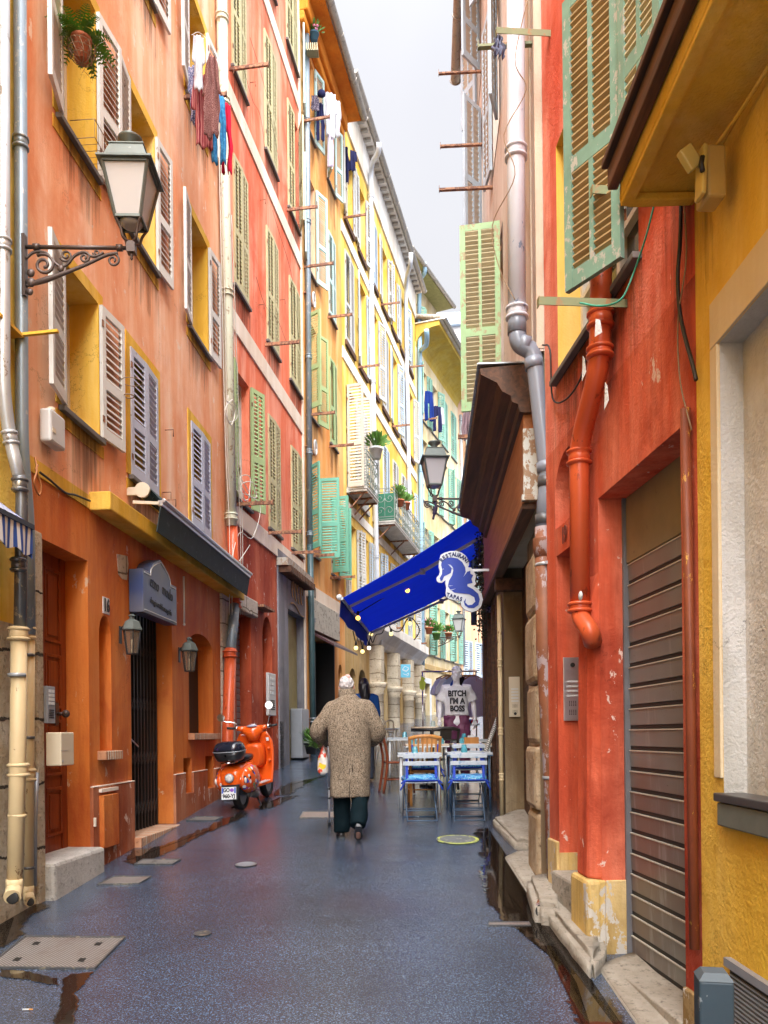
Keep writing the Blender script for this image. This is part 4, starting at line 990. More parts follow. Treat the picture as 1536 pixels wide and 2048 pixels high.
b = MB(); b.box(uA, uB-.05, -.13, -.02, G2.Z(zb-.055), G2.Z(zb-.003)); b.box(u2(df), u2(df)+.14, -.11, .22, G2.Z(zb-.2), G2.Z(zb-.058)); b.build('beam', M['darkwood'], fa, bevel=.008)
b = MB(); b.box(u2(df)+.14, u2(dn), -.02, .24, G2.Z(1.955), G2.Z(1.978)); G2.part(b, 'soffit', M['shopcream'])
# hanging creeper on the shop edge
# ---- far right houses, mostly hidden behind the bend
G3 = House('rear_house', 'narrow house past the old stone one, seen as a sliver at the bend', (9.5, 27.0), (1.75, 13.6), gz(13)-.5, M['peach'], depth=4)
for c in (3.0, 6.0, 9.0): 
    for z in (3.5, 7.0): G3.win(c, c+.9, z, z+1.9, sh=M['sh_mint'], slat=M['sh_mint'], aL=160, aR=160, pitch=.1)
G3.facade('wall', 0, G3.W, -1.2, 9.8, M['peach'])
G3.eave(0, G3.W, 9.8, .12, M['darkwood'], M['tilemoss'], M['gutter'])
# steps and kerb stones on the right
def slab(name, pxs, h, mat, label, cat, dz=.0, bev=.02):
    """stone slab laid along the wall: outline by ground pixels, top level"""
    pts = [ground(x, y) for x, y in pxs]; c = sum(pts, Vector())/len(pts); n = len(pts)
    bm = bmesh.new(); bt = [bm.verts.new(p-c+Vector((0,0,h))) for p in pts]; bb = [bm.verts.new(p-c-Vector((0,0,.25))) for p in pts]
    bm.faces.new(bt); bm.faces.new(bb[::-1])
    for i in range(n): bm.faces.new((bb[i], bb[(i+1) % n], bt[(i+1) % n], bt[i]))
    bmesh.ops.recalc_face_normals(bm, faces=bm.faces)
    bmesh.ops.bevel(bm, geom=[e for e in bm.edges if e.verts[0] in bt or e.verts[1] in bt], offset=bev, segments=2, affect='EDGES')
    bmesh.ops.triangulate(bm, faces=bm.faces[:]); bmesh.ops.subdivide_edges(bm, edges=bm.edges[:], cuts=5, use_grid_fill=True)
    bm.normal_update()
    for v in bm.verts: v.co += v.normal*(mnoise.noise((v.co+c)*6)*.5 + mnoise.noise((v.co+c)*17)*.3)*min(bev, .03)*.7
    me = bpy.data.meshes.new(name); bm.to_mesh(me); bm.free(); me.materials.append(mat)
    for f in me.polygons: f.use_smooth = True
    return tag(link(name, me, None, Matrix.Translation(c)), label, cat)
slab('stone_step', [(985,1652),(1030,1700),(1112,1706),(1100,1640),(1040,1632)], .10, M['kerb'], 'mossy stone step in front of the old stone doorway', 'step', bev=.03)
slab('pavement_slab', [(1010,1718),(1062,1800),(1140,1800),(1110,1706),(1034,1706)], .025, M['kerb'], 'flat grey pavement slab between the stone step and the rusty pipe', 'paving', bev=.008)
slab('kerb_stone', [(1052,1790),(1070,1850),(1130,1858),(1120,1782)], .16, M['kerb'], 'rounded stone block beneath the foot of the rusty pipe', 'stone', bev=.04)
slab('boulder_footing', [(1095,1850),(1185,1965),(1215,1930),(1172,1800),(1120,1795)], .12, M['kerb'], 'rough stone footing under the red doorway', 'stone', bev=.04)
slab('threshold', [(1195,1935),(1300,2090),(1480,2160),(1390,1960),(1290,1900)], .02, M['kerb'], 'worn pale stone threshold below the roller shutter', 'threshold', bev=.006)
# ------------------------------------------------------------------ STREET
am, nt, bs = newmat('wet_asphalt', .3, .9)
p = pos(nt); a1 = nz(nt, p, 95, 3, .85); a2 = nz(nt, p, 1.1, 5, .6, .3); a3 = nz(nt, pos(nt, (.35, 1.6, 1)), 2.2, 6, .65)
col = mix(nt, ramp(nt, a1, .52, .76), (.033, .049, .080), (.31, .39, .52))  # aggregate speckle; blue sky sheen and wet sparkle are put into these colours
col = mix(nt, mix(nt, .65, (0,0,0), ramp(nt, a2, .45, .75)), col, (.026, .032, .046))
col = mix(nt, mix(nt, .5, (0,0,0), ramp(nt, nz(nt, p, .8, 4), .52, .7)), col, (.050, .040, .062))
L(nt, col, bs.inputs['Base Color'])
rg = nt.nodes.new('ShaderNodeMapRange'); L(nt, a3, rg.inputs['Value']); rg.inputs['From Min'].default_value = .3; rg.inputs['From Max'].default_value = .7
rg.inputs['To Min'].default_value = .04; rg.inputs['To Max'].default_value = .22; L(nt, rg.outputs[0], bs.inputs['Roughness'])
hh = nt.nodes.new('ShaderNodeMath'); hh.operation = 'MULTIPLY_ADD'; L(nt, a1, hh.inputs[0]); hh.inputs[1].default_value = 1.0; L(nt, nz(nt, p, 6, 4), hh.inputs[2])
bump(nt, bs, hh.outputs[0], .38, .004)
g = MB()
ys = [-40, -12, 0, 3, 6, 9, 12, 16, 20, 26, 34, 46, 70, 140]
for i in range(len(ys)-1): g.add([(-120, ys[i], gz(ys[i])), (120, ys[i], gz(ys[i])), (120, ys[i+1], gz(ys[i+1])), (-120, ys[i+1], gz(ys[i+1]))], [(0,1,2,3)])
struct(g.build('road', am))
# puddles: irregular thin sheets of still water
pm, nt, bs = newmat('puddle_water', .04, .8); bs.inputs['Base Color'].default_value = (.012, .011, .011, 1)
n_ = nz(nt, pos(nt), 260, 2, .6); v = ramp(nt, n_, .70, .74); L(nt, mix(nt, v, (.022,.015,.011), (.20,.22,.25)), bs.inputs['Base Color'])
L(nt, mix(nt, v, (.04,.04,.04), (.5,.5,.5)), bs.inputs['Roughness']); bump(nt, bs, nz(nt, pos(nt), 14, 3), .06, .004)
at_n = nt.nodes.new('ShaderNodeAttribute'); at_n.attribute_name = 'film'
ad = nt.nodes.new('ShaderNodeMath'); ad.operation = 'MULTIPLY_ADD'; L(nt, nz(nt, pos(nt), 22, 6, .75), ad.inputs[0]); ad.inputs[1].default_value = .9; L(nt, at_n.outputs['Fac'], ad.inputs[2])
L(nt, ramp(nt, ad.outputs[0], .55, 1.15), bs.inputs['Alpha'])
def puddle(pxs, k, rough=.05, seed=1, rim=.045):
    P = [ground(x, y) for x, y in pxs]; out = []; n = len(P)
    for i in range(n):
        a, b_ = P[i], P[(i+1) % n]; m = max(2, int((b_-a).length/.018))
        for j in range(m):
            q = a.lerp(b_, j/m); o = mnoise.noise_vector(q*5.0+Vector((seed,0,0)))*rough + mnoise.noise_vector(q*17.0)*rough*.7 + mnoise.noise_vector(q*47.0)*rough*.4
            q = Vector((q.x+o.x, q.y+o.y*1.3, 0)); q.z = gz(q.y)+.004; out.append(q)
    n = len(out); ar = sum(out[i].x*out[(i+1) % n].y-out[(i+1) % n].x*out[i].y for i in range(n)); inn = []
    for i in range(n):                                       # the film thins out towards its rim
        t_ = out[(i+4) % n]-out[i-4]; m_ = Vector((-t_.y, t_.x, 0)).normalized()*(1 if ar > 0 else -1)*rim
        q = out[i]+m_; q.z = gz(q.y)+.0045; inn.append(q)
    b = MB(); b.add(out+inn, [tuple(range(n, 2*n))] + [(i, (i+1) % n, n+(i+1) % n, n+i) for i in range(n)])
    o = b.build('puddle', pm, fix=False)
    at_ = o.data.attributes.new('film', 'FLOAT', 'POINT')
    for i in range(2*n): at_.data[i].value = 0.0 if i < n else 1.0
    for f in o.data.polygons:
        if f.normal.z < 0: f.flip()
    return struct(o)
puddle([(245,1722),(268,1700),(330,1690),(380,1668),(440,1640),(470,1628),(505,1625),(470,1645),(430,1660),(350,1700),(300,1725),(262,1730)], 1, .05, 3)
puddle([(0,1800),(60,1808),(105,1815),(60,1835),(45,1870),(0,1900)], 1, .05, 5)
puddle([(115,1962),(135,1950),(190,1942),(160,1985),(150,2040),(140,2100),(95,2100),(110,2035),(125,1985),(118,1972)], 1, .022, 8, .014)
puddle([(0,1938),(60,1945),(112,1958),(118,1974),(80,1968),(0,1952)], 1, .02, 9, .010)
puddle([(945,1660),(978,1655),(1000,1715),(1018,1790),(1045,1850),(1105,1900),(1190,1960),(1265,2060),(1290,2110),(1170,2110),(1150,2040),(1120,1950),(1080,1890),(1010,1850),(968,1800),(958,1740),(962,1700)], 1, .05, 11)
puddle([(555,1575),(590,1562),(650,1553),(610,1570),(580,1590),(545,1592)], 1, .05, 14)
puddle([(500,1612),(560,1595),(600,1590),(560,1610),(520,1622)], 1, .05, 17)
# utility covers
def plate(name, label, pxs, mat, ribs=True, cat='cover'):
    P = [ground(x, y) for x, y in pxs]; c = sum(P, Vector())/4; b = MB()
    up = Vector((0, -SLOPE, 1)).normalized()
    def q(s, t, h): return P[0].lerp(P[1], s).lerp(P[3].lerp(P[2], s), t) - c + up*h
    b.add([q(0,0,.006), q(1,0,.006), q(1,1,.006), q(0,1,.006), q(0,0,-.05), q(1,0,-.05), q(1,1,-.05), q(0,1,-.05)], [(0,1,2,3),(0,4,5,1),(1,5,6,2),(2,6,7,3),(3,7,4,0)])
    for s0, s1, t0, t1 in ((0,1,0,.03),(0,1,.97,1),(0,.02,.03,.97),(.98,1,.03,.97)):
        b.add([q(s0,t0,.013), q(s1,t0,.013), q(s1,t1,.013), q(s0,t1,.013), q(s0,t0,.0), q(s1,t0,.0), q(s1,t1,.0), q(s0,t1,.0)], [(0,1,2,3),(0,4,5,1),(1,5,6,2),(2,6,7,3),(3,7,4,0)], 1)
    o = tag(b.build(name, [mat, M['zincdark']], None, Matrix.Translation(c)), label, cat)
    if ribs:
        for s, t in ((.2,.25),(.8,.25),(.2,.75),(.8,.75)):
            k = MB(); k.add([q(s-.03,t-.05,.009), q(s+.03,t-.05,.009), q(s+.03,t+.05,.009), q(s-.03,t+.05,.009)], [(0,1,2,3)]); k.build('lifting_hole', M['dark'], o)
    return o
cm, nt, bs = newmat('ribbed_cover_steel', .45, .5, .25)
w1 = nt.nodes.new('ShaderNodeTexWave'); w1.bands_direction = 'DIAGONAL'; w1.inputs['Scale'].default_value = 26; L(nt, pos(nt), w1.inputs['Vector'])
c_ = mix(nt, ramp(nt, w1.outputs['Fac'], .3, .7), (.13,.12,.11), (.33,.30,.28)); c_ = mix(nt, ramp(nt, nz(nt, pos(nt), 3, 6, .7), .5, .7), c_, (.16,.11,.09)); L(nt, c_, bs.inputs['Base Color']); bump(nt, bs, w1.outputs['Fac'], .8, .004)
dull = paint('dull_cover', (.15,.14,.13), .55, .35, (.08,.07,.06), .62)
plate('utility_cover', 'large rusty ribbed steel cover in the near left corner of the road', [(-30,1938),(190,1940),(252,1876),(50,1874)], cm)
plate('utility_cover', 'small ribbed steel cover set in the road below the stone doorstep', [(193,1771),(278,1769),(304,1754),(228,1754)], cm, False)
plate('utility_cover', 'pale worn cover at the end of the long puddle beside the orange house', [(268,1730),(345,1730),(362,1720),(286,1720)], dull, False)
plate('utility_cover', 'thin pale cover across the puddle behind the scooter', [(372,1642),(430,1642),(446,1635),(392,1634)], dull, False)
plate('utility_cover', 'sandy patch cover in the road at the foot of the walking stick', [(598,1637),(668,1637),(668,1624),(606,1624)], paint('sandy_cover', (.22,.18,.155), .6, .3), False)
plate('drain_grate', 'narrow drain grate at the edge of the right hand puddle', [(975,1853),(1062,1853),(1058,1846),(978,1846)], cm, False, 'drain')
def disc(name, label, px, py, r, mat, ring=None, cat='cover'):
    c = ground(px, py); b = MB(); n = 28
    up = Vector((0, -SLOPE, 1)).normalized(); yv = Vector((0, 1, SLOPE)).normalized()
    for h, ra, mi in ((.008, r, 0), (.011, r*.84, 1)) if ring else ((.008, r, 0),):
        V = [up*h + Vector((math.cos(a), 0, 0))*ra + yv*(math.sin(a)*ra) for a in [2*math.pi*i/n for i in range(n)]]
        b.add(V, [tuple(range(n))], mi)
    return tag(b.build(name, [mat] + ([ring] if ring else []), None, Matrix.Translation(c), fix=False), label, cat)
disc('road_sticker', 'round yellow green ringed sticker on the road before the cafe chairs', 915, 1680, .225, paint('lime_ring', (.55,.62,.12), .5, .3, (.06,.07,.08), .6), paint('worn_grey_disc', (.13,.14,.15), .5, .5, (.4,.42,.3), .64), 'sticker')
disc('valve_cover', 'small round valve cover in the road left of centre', 492, 1730, .10, M['zincdark'], M['greymetal'])
disc('valve_cover', 'small dark valve cap in the middle of the near road', 405, 1868, .06, M['zincdark'])
b = MB(); c = ground(58, 2021); b.cyl((-.035,0,.006), (.0,0,.006), .004, n=6); b.cyl((.0,0,.006), (.02,0,.006), .004, n=6, mi=1)
tag(b.build('cigarette_butt', [M['whitepaint'], flat('filter_tan', (.55,.25,.06))], None, Matrix.Translation(c)), 'cigarette butt lying on the wet road in the near left', 'cigarette')
# bollard
bx = at(1427, 1940, 2.2); t = thing('bollard', 'square blue grey bollard with a chamfered cap in the near right corner', 'bollard', Matrix.Translation((bx.x, 2.2, gz(2.2)-.02)) @ RZ(R(-12)))
b = MB(); h = bx.z - gz(2.2)+.02; b.box(-.045,.045,-.045,.045,0,h-.02)
b.build('post', paint('blue_grey_paint', (.022,.040,.056), .55, .3, (.16,.19,.21), .66), t, bevel=.006)
b = MB(); b.add([(-.045,-.045,h-.02),(.045,-.045,h-.02),(.045,.045,h-.02),(-.045,.045,h-.02),(-.03,-.03,h),(.03,-.03,h),(.03,.03,h),(-.03,.03,h)], [(0,1,5,4),(1,2,6,5),(2,3,7,6),(3,0,4,7),(4,5,6,7)]); b.build('cap', paint('worn_cap', (.065,.085,.10), .6, .3), t)
b = at(1530, 2040, 1.75); t = copy_tree(t); t['label'] = 'second blue grey bollard, mostly cut off by the right edge'; t.location = (b.x+.05, 1.75, gz(1.75)-.12)
# ------------------------------------------------------------------ PIPES, LAMPS, AWNINGS, SIGNS
def seg(t, pts, r, mat, name='pipe', n=12):
    b = MB(); o = t.matrix_world.translation if False else t.location
    b.tube([Vector(p)-o for p in pts], r, n); return b.build(name, mat, t)
def collar(t, c, d, r, mat, n=12, name='collar', l=.05):
    b = MB(); c = Vector(c)-t.location; d = Vector(d).normalized()
    for o in (-l*.7, l*.7): b.tube([c+d*(o-.014), c+d*(o-.006), c+d*(o+.006), c+d*(o+.014)], [r*1.03, r*1.3, r*1.3, r*1.03], n)
    b.tube([c-d*l, c+d*l], r*1.1, n); return b.build(name, mat, t)
def offw(H, px, py, off):       # point at a stand-off from a facade
    u, z = H.hit(px, py, off); return H.Mx @ Vector((u, -off, H.Z(z)))
# left corner pair
w0 = lambda px, py, o=.08: offw(H0, px, py, o)
t = pipe('drainpipe', 'silvery downpipe at the left edge that kinks right and turns cream lower down', smooth_path([w0(6,-260), w0(7,780), w0(20,880), w0(40,960,.15)]), .046, M['zinc'], (.62, .93), n=14)
seg(t, smooth_path([w0(38,950,.15), w0(44,985,.15), w0(40,1270,.15)]), .044, M['zincdark'])
seg(t, [w0(38,1262,.15), w0(36,1480,.15), w0(30,1775,.15)], .056, M['creampipe']); 
b0 = w0(29,1772,.15); seg(t, smooth_path([b0+Vector((0,0,.05)), b0-Vector((0,0,.02)), b0+Vector((.03,-.10,-.06))]), .058, M['creampipe'], 'outlet')
b = MB(); q = b0+Vector((.032,-.105,-.063))-t.location; b.sph(tuple(q), (.046,.006,.046), 12, 6); b.build('outlet_mouth', M['dark'], t)
for py, m, r in ((1268, M['creampipe'], .06), (1540, M['creampipe'], .06), (970, M['zincdark'], .047), (1130, M['zincdark'], .046)): c = w0(37 if py > 1000 else 40, py, .15); collar(t, c, (0,0,1), r, m)
for py in (1350, 1632): c = w0(34, py, .15); b = MB(); c = c - t.location; b.tube([c-Vector((0,0,.012)), c+Vector((0,0,.012))], .063, 12); b.build('clamp', M['zinc'] if py < 1400 else M['creampipe'], t)
w1 = lambda px, py, o=.06: offw(H0, px, py, o)
t = pipe('drainpipe', 'blue grey downpipe running beside the silvery one at the house corner', smooth_path([w1(39,-260), w1(44,900), w1(57,1040), w1(58,1270)]), .047, M['pipeblue'], (.36,), n=14)
seg(t, [w1(60,1262), w1(59,1460), w1(57,1785)], .036, M['creampipe'])
b0 = w1(57,1785); seg(t, smooth_path([b0+Vector((0,0,.05)), b0-Vector((0,0,.02)), b0+Vector((.05,-.09,-.05))]), .04, M['creampipe'], 'outlet')
b = MB(); q = b0+Vector((.052,-.093,-.052))-t.location; b.sph(tuple(q), (.032,.006,.032), 10, 6); b.build('outlet_mouth', M['dark'], t)
for py in (1266, 1550): collar(t, w1(59, py), (0,0,1), .039, M['creampipe'])
for py in (1310, 1475, 1735): c = w1(58, py)-t.location; b = MB(); b.tube([c-Vector((0,0,.01)), c+Vector((0,0,.01))], .043, 12); b.build('clamp', M['zincdark'], t)
t = pipe('conduit', 'thin pale grey conduit beside the cream pipes at the doorstep', [w1(74,1545,.04), w1(70,1640,.04), w1(69,1772,.04)], .017, M['greymetal'], cat='conduit')
# between salmon and red
w2 = lambda px, py, o=.10: offw(H1, px, py, o)
t = pipe('drainpipe', 'pale green downpipe between the salmon and brick red houses, orange below', [w2(440,-220), w2(448,300), w2(455,640), w2(463,1052)], .078, M['palepipe'], (.20, .33, .63, .985), n=14)
seg(t, [w2(464,1050), w2(470,1212)], .080, M['orangepipe']); seg(t, [w2(470,1205), w2(462,1300,.14)], .074, M['pipeblue']); seg(t, [w2(461,1298,.14), w2(455,1490,.14), w2(452,1585,.12)], .085, M['orangepipe'])
collar(t, w2(470,1210), (0,0,1), .08, M['orangepipe']); collar(t, w2(460,1308,.14), (0,0,1), .085, M['orangepipe'])
for k, (a, l) in enumerate((((452,560),'thin cable'),)): pass
for k, dx in enumerate((-9, -4, 13, 17)):
    wire('cable', ('white cable clipped left of the pale green pipe', 'thin cable just left of the pale green pipe', 'cable just right of the pale green pipe', 'outermost cable right of the pale green pipe')[k],
         [w2(446+dx,250+60*k,.09), w2(454+dx,640,.10), w2(461+dx+random.uniform(-2,2),900,.10), w2(468+dx,1060,.11), w2(468+dx,1230,.12)], .006, M['cablew'])
wire('cable', 'large loop of white cable drooping below the first cream band', [w2(472,980,.12), w2(520,1010,.25), w2(505,1075,.22), w2(480,1065,.16), w2(466,1110,.16), w2(475,1125,.16), w2(500,1090,.18)], .006, M['cablew'])
wire('cable_bundle', 'tangled coil of white cable under the open green shutter', [w2(484,960,.15), w2(500,990,.2), w2(488,1000,.2), w2(482,970,.15), w2(505,965,.22), w2(512,995,.24), w2(490,985,.2), w2(480,955,.15), w2(500,955,.2), w2(494,1005,.2), w2(478,965,.14)], .007, M['cablew'])
wire('cable_bundle', 'coil of cable strapped to the pale green pipe halfway up', [w2(452,800,.19), w2(470,820,.2), w2(462,850,.2), w2(450,820,.19), w2(466,800,.2), w2(474,835,.2), w2(455,840,.19), w2(456,790,.19)], .007, M['cablew'])
# between red and apricot
w3 = lambda px, py, o=.09: offw(H2, px, py, o)
t = pipe('drainpipe', 'grey downpipe between the brick red and apricot houses, dark teal at street level', [w3(611,-250), w3(615,400), w3(620,1095)], .062, M['pipeblue'], (.37, .52, .72, .86, .98), n=12)
seg(t, [w3(620,1090), w3(624,1300), w3(627,1530)], .066, M['darkgreenpipe']); collar(t, w3(624,1240), (0,0,1), .066, M['greymetal']); collar(t, w3(626,1440), (0,0,1), .066, M['greymetal'])
# along the yellow house
w4 = lambda px, py, o=.10: offw(H4, px, py, o)
t = pipe('drainpipe', 'flaking white and blue downpipe on the sunny yellow house beside the corner balcony', smooth_path([w4(758,285,.65), w4(757,305,.6), w4(741,330,.12), w4(743,600), w4(748,870), w4(752,1060), w4(757,1275)]), .07, M['whitebluepipe'], (.14, .31, .50, .66, .84))
seg(t, [w4(757,1272), w4(757,1282), w4(757,1300)], [.10, .12, .06], M['zinc'], 'hopper')
t = pipe('drainpipe', 'slim white downpipe near the far end of the sunny yellow house', smooth_path([w4(822,505,.65), w4(821,530,.6), w4(811,560,.12), w4(814,760), w4(819,1000), w4(824,1240)]), .07, M['whitebluepipe'], (.3, .6, .8))
w5 = lambda px, py, o=.12: offw(H5, px, py, o)
t = pipe('drainpipe', 'sky blue downpipe where the yellow and cream houses meet', smooth_path([w5(839,640), w5(840,760), w5(842,1000), w5(846,1395)]), .085, M['bluepipe'], (.12, .40, .62, .8))
seg(t, [w5(846,1392), w5(846,1425)], .09, M['rust'])
t = pipe('gutter_elbow', 'pale blue swan neck pipe under the coved cornice gutter', smooth_path([w5(853,660,1.1), w5(854,675,1.05), w5(853,690,.9), w5(842,700,.15)]), .085, M['bluepipe'])
t = pipe('gutter_elbow', 'pale blue swan neck pipe under the mossy eaves', smooth_path([offw(H6,849,525,.8), offw(H6,850,545,.8), offw(H6,840,560,.1), offw(H6,838,640,.08)]), .085, M['bluepipe'])
t = pipe('drainpipe', 'grey downpipe at the far corner of the cream house', [w5(921,830,.1), w5(924,1000,.1), w5(928,1330,.1)], .075, M['zinc'], (.02, .35, .7))
# right side: painted iron, plastic and rusty pipe
D = 6.22
def pr(px, py, d=D): return at(px, py, d)
t = pipe('drainpipe', 'fat white and blue painted downpipe that becomes grey plastic then rusty iron', [pr(1031,-260), pr(1032,310), pr(1034,640)], .070, M['whitebluepipe'], (.63, .985), n=16)
seg(t, [pr(1034,628), pr(1034,668)], .074, M['pvc'], n=16)
seg(t, smooth_path([pr(1034,660), pr(1036,688), pr(1066,702), pr(1072,745), pr(1094,940), pr(1094,975), pr(1087,1060)], 6), .068, M['pvc'], n=16)
for a, c in (((1068,728),(.08,0,-1)), ((1092,935),(.1,0,-1)), ((1094,965),(0,0,1)), ((1089,1040),(0,0,1)), ((1048,690),(.6,0,-.2))):
    b = MB(); q = pr(*a)-t.location; dd = Vector(c).normalized(); b.tube([q-dd*.04, q+dd*.04], .073, 16); b.build('coupling', M['pvc_d'] if a[1] > 950 else M['pvc'], t)
seg(t, [pr(1088,1055), pr(1090,1300), pr(1105,1560), pr(1112,1795)], [.072,.070,.070,.066], M['rust'], n=16)
b = MB(); q = pr(1088,1085)-t.location; b.tube([q+Vector((0,0,.03)), q+Vector((0,0,.02)), q-Vector((0,0,.05)), q-Vector((0,0,.12))], [.086,.088,.086,.072], 16); b.build('socket', M['rust'], t)
for py, px in ((1130,1090), (1555,1105)): q = pr(px, py)-t.location; b = MB(); b.tube([q-Vector((0,0,.012)), q+Vector((0,0,.012))], .078, 16); b.box(q.x-.02, q.x+.02, q.y-.1, q.y-.06, q.z-.012, q.z+.012); b.build('clamp', M['zinc'], t)
b0 = pr(1112,1792); 
t2 = pipe('drain_outlet', 'open rusty pipe mouth sticking out of the stones by the road', smooth_path([Vector((1.22,5.95,gz(5.95)+.10)), Vector((1.20,5.9,gz(5.9)+.095)), Vector((1.10,5.62,gz(5.62)+.085))]), .062, M['rust'], n=16)
b = MB(); b.tube([Vector((1.10,5.62,gz(5.62)+.085))-t2.location-Vector((.002,.006,.0)), Vector((1.10,5.61,gz(5.62)+.085))-t2.location-Vector((.002,.006,0))], .050, 14); b.build('pipe_mouth', M['dark'], t2)
# orange pipe on the coral wall
wq = lambda px, py, o=.09: offw(G1, px, py, o)
t = pipe('drainpipe', 'orange red painted downpipe doglegging down the coral wall into the pier', smooth_path([wq(1206,330), wq(1202,560), wq(1199,735), wq(1166,860), wq(1158,905), wq(1160,1205)], 6), .062, M['orangepipe'], (), n=16)
for px, py, dd in ((1201,640,(0,0,1)), (1200,705,(0,0,1)), (1158,915,(0,0,1)), (1160,1215,(0,0,1))): collar(t, wq(px,py), dd, .062, M['orangepipe'], 16, l=.03 if py in (705, 1215) else .05)
seg(t, smooth_path([wq(1160,1205), wq(1161,1235), wq(1180,1262), wq(1186,1285,.05)]), [.060]*4+[.055]*99 if False else .058, M['orangepipe'], 'elbow', 16)
b = MB(); q = wq(1161,1192,.155)-t.location; b.sph(tuple(q), (.012,.03,.030), 12, 6); b.build('sticker', M['whitepaint'], t)
for k, (x, y, lb) in enumerate(((1196,655,'strip of torn white paper hanging on the orange pipe'), (1168,735,'smaller torn paper left of the orange pipe'), (1213,790,'long torn paper strip right of the orange pipe'))):
    c = wq(x, y, .17); b = MB(); pts = [(-.012,0,.05),(.012,-.004,.04),(.022,-.006,-.03),(-.018,.004,-.05)] if k < 1 else [(-.006,0,.07),(.004,-.004,.05),(.010,-.012,-.03),(-.012,.004,-.08)]
    b.add([Vector(p_) for p_ in pts] + [Vector(p_)+Vector((0,.003,0)) for p_ in pts], [(0,1,2,3),(7,6,5,4),(0,4,5,1),(1,5,6,2),(2,6,7,3),(3,7,4,0)])
    tag(b.build('torn_paper', M['greyR'], None, Matrix.Translation(c)), lb, 'paper')
# cables on the right
wire('cable', 'dark cable hanging down the coral wall beside the yellow canopy', [wq(1362,400,.03), wq(1360,480,.05), wq(1355,560,.05), wq(1362,640,.04), wq(1385,730,.03), wq(1392,760,.03)], .010, M['cable'])
wire('cable', 'thin looping wire right of the dark hanging cable', [wq(1368,400,.03), wq(1372,520,.05), wq(1356,640,.04), wq(1360,760,.04), wq(1383,860,.03)], .004, M['twig'])
wire('cable', 'cable drooping from the window sill to the plastic pipe', [wq(1180,690,.03), wq(1160,760,.04), wq(1130,800,.04), wq(1105,795,.03), wq(1100,700,.04), wq(1085,690,.05)], .007, M['cable'])
wire('cable', 'thin wire meandering across the white painted pipe', [pr(1055,0,6.1), pr(1030,120,6.05), pr(1052,180,6.05), pr(1008,270,6.08), pr(1030,350,6.05), pr(985,450,6.2), pr(1000,540,6.2), pr(1030,600,6.1)], .004, M['twig'])
None and wire('cable', 'x', [pr(978,760,6.3), pr(955,770,6.5), pr(955,780,6.5), pr(980,782,6.3)], .005, M['cablew'])
wire('clothesline', 'green cord with pegs tied between the bar and the window', [wq(1312,395,.1), wq(1290,480,.12), wq(1262,560,.15), wq(1240,600,.3), wq(1200,612,.35), wq(1160,606,.4)], .005, flat('green_cord', (.03,.30,.20), .6))
wire('cable', 'black cable along the left ledge of the salmon house', [offw(H1,80,945,.03), offw(H1,100,960,.04), offw(H1,130,985,.03), offw(H1,150,990,.03), offw(H1,180,1002,.04)], .010, M['cable'])
wire('cable_bundle', 'brown tangle of wires below the plastic junction box', [offw(H1,70,915,.06), offw(H1,74,940,.09), offw(H1,68,965,.09), offw(H1,78,990,.08), offw(H1,82,970,.09), offw(H1,72,940,.08), offw(H1,76,930,.07)], .008, flat('brown_wire', (.42,.16,.05)))
# green angle-iron bars are part of the houses; wall boxes are things
def wallbox(H, name, label, px0, px1, py0, py1, dep, mat, cat, extra=None, bev=.012, v0=0):
    u0, z1 = H.hit(px0, py0); u1, z0 = H.hit(px1, py1)
    u, wdt, h = u0, u1-u0, abs(z1-z0)
    z0 = min(z0, z1)
    t = thing(name, label, cat, H.Mx @ Matrix.Translation((u, -v0, H.Z(z0))))
    b = MB(); b.box(0, wdt, -dep, -.003, 0, h); b.build('casing', mat, t, bevel=bev)
    if extra: extra(t, wdt, h, dep)
    return t
def ex_junction(t, w_, h, d):
    b = MB(); b.cyl((w_*.35,-d*.6,h-.01),(w_*.35,-d*.6,h+.03),.03,n=10); b.box(w_*.1,w_*.3,-d-.004,-d+.001,h*.3,h*.45); b.build('gland', M['beigebox'], t)
wallbox(H1, 'junction_box', 'off-white plastic junction box on the salmon wall beside the corner pipes', 72, 104, 815, 905, .10, M['plasticgrey'], 'box', ex_junction, .02, .02)
def ex_meter(t, w_, h, d):
    b = MB(); b.box(.01,.03,-d-.004,-d,.03,.05); b.box(-.003,w_*.5,-d-.002,-d,h*.45,h*.46); b.build('latch', M['alu'], t)
wallbox(H1, 'meter_box', 'beige electricity meter box beside the panelled door', 78, 106, 1465, 1530, .13, M['beigebox'], 'box', ex_meter, .008, .05)
def ex_com(t, w_, h, d):
    b = MB()
    for i in range(4): 
        for j in range(2): b.box(w_*(.16+.38*j), w_*(.46+.38*j), -d-.005, -d, h*(.50+.11*i), h*(.58+.11*i))
    b.build('button', M['whitepaint'], t)
    b = MB()
    for i in range(5): b.box(w_*.2, w_*.8, -d-.004, -d, h*(.14+.05*i), h*(.165+.05*i))
    b.build('speaker_slots', M['dark'], t)
wallbox(H1, 'intercom', 'grey metal intercom with paper name labels on the stone jamb', 73, 90, 1372, 1447, .035, M['greymetal'], 'intercom', ex_com, .004, .052)
wallbox(H2, 'intercom', 'tall grey payphone style intercom on the brick red pier', 531, 546, 1345, 1432, .06, M['plasticgrey'], 'intercom', ex_com, .01, .0)
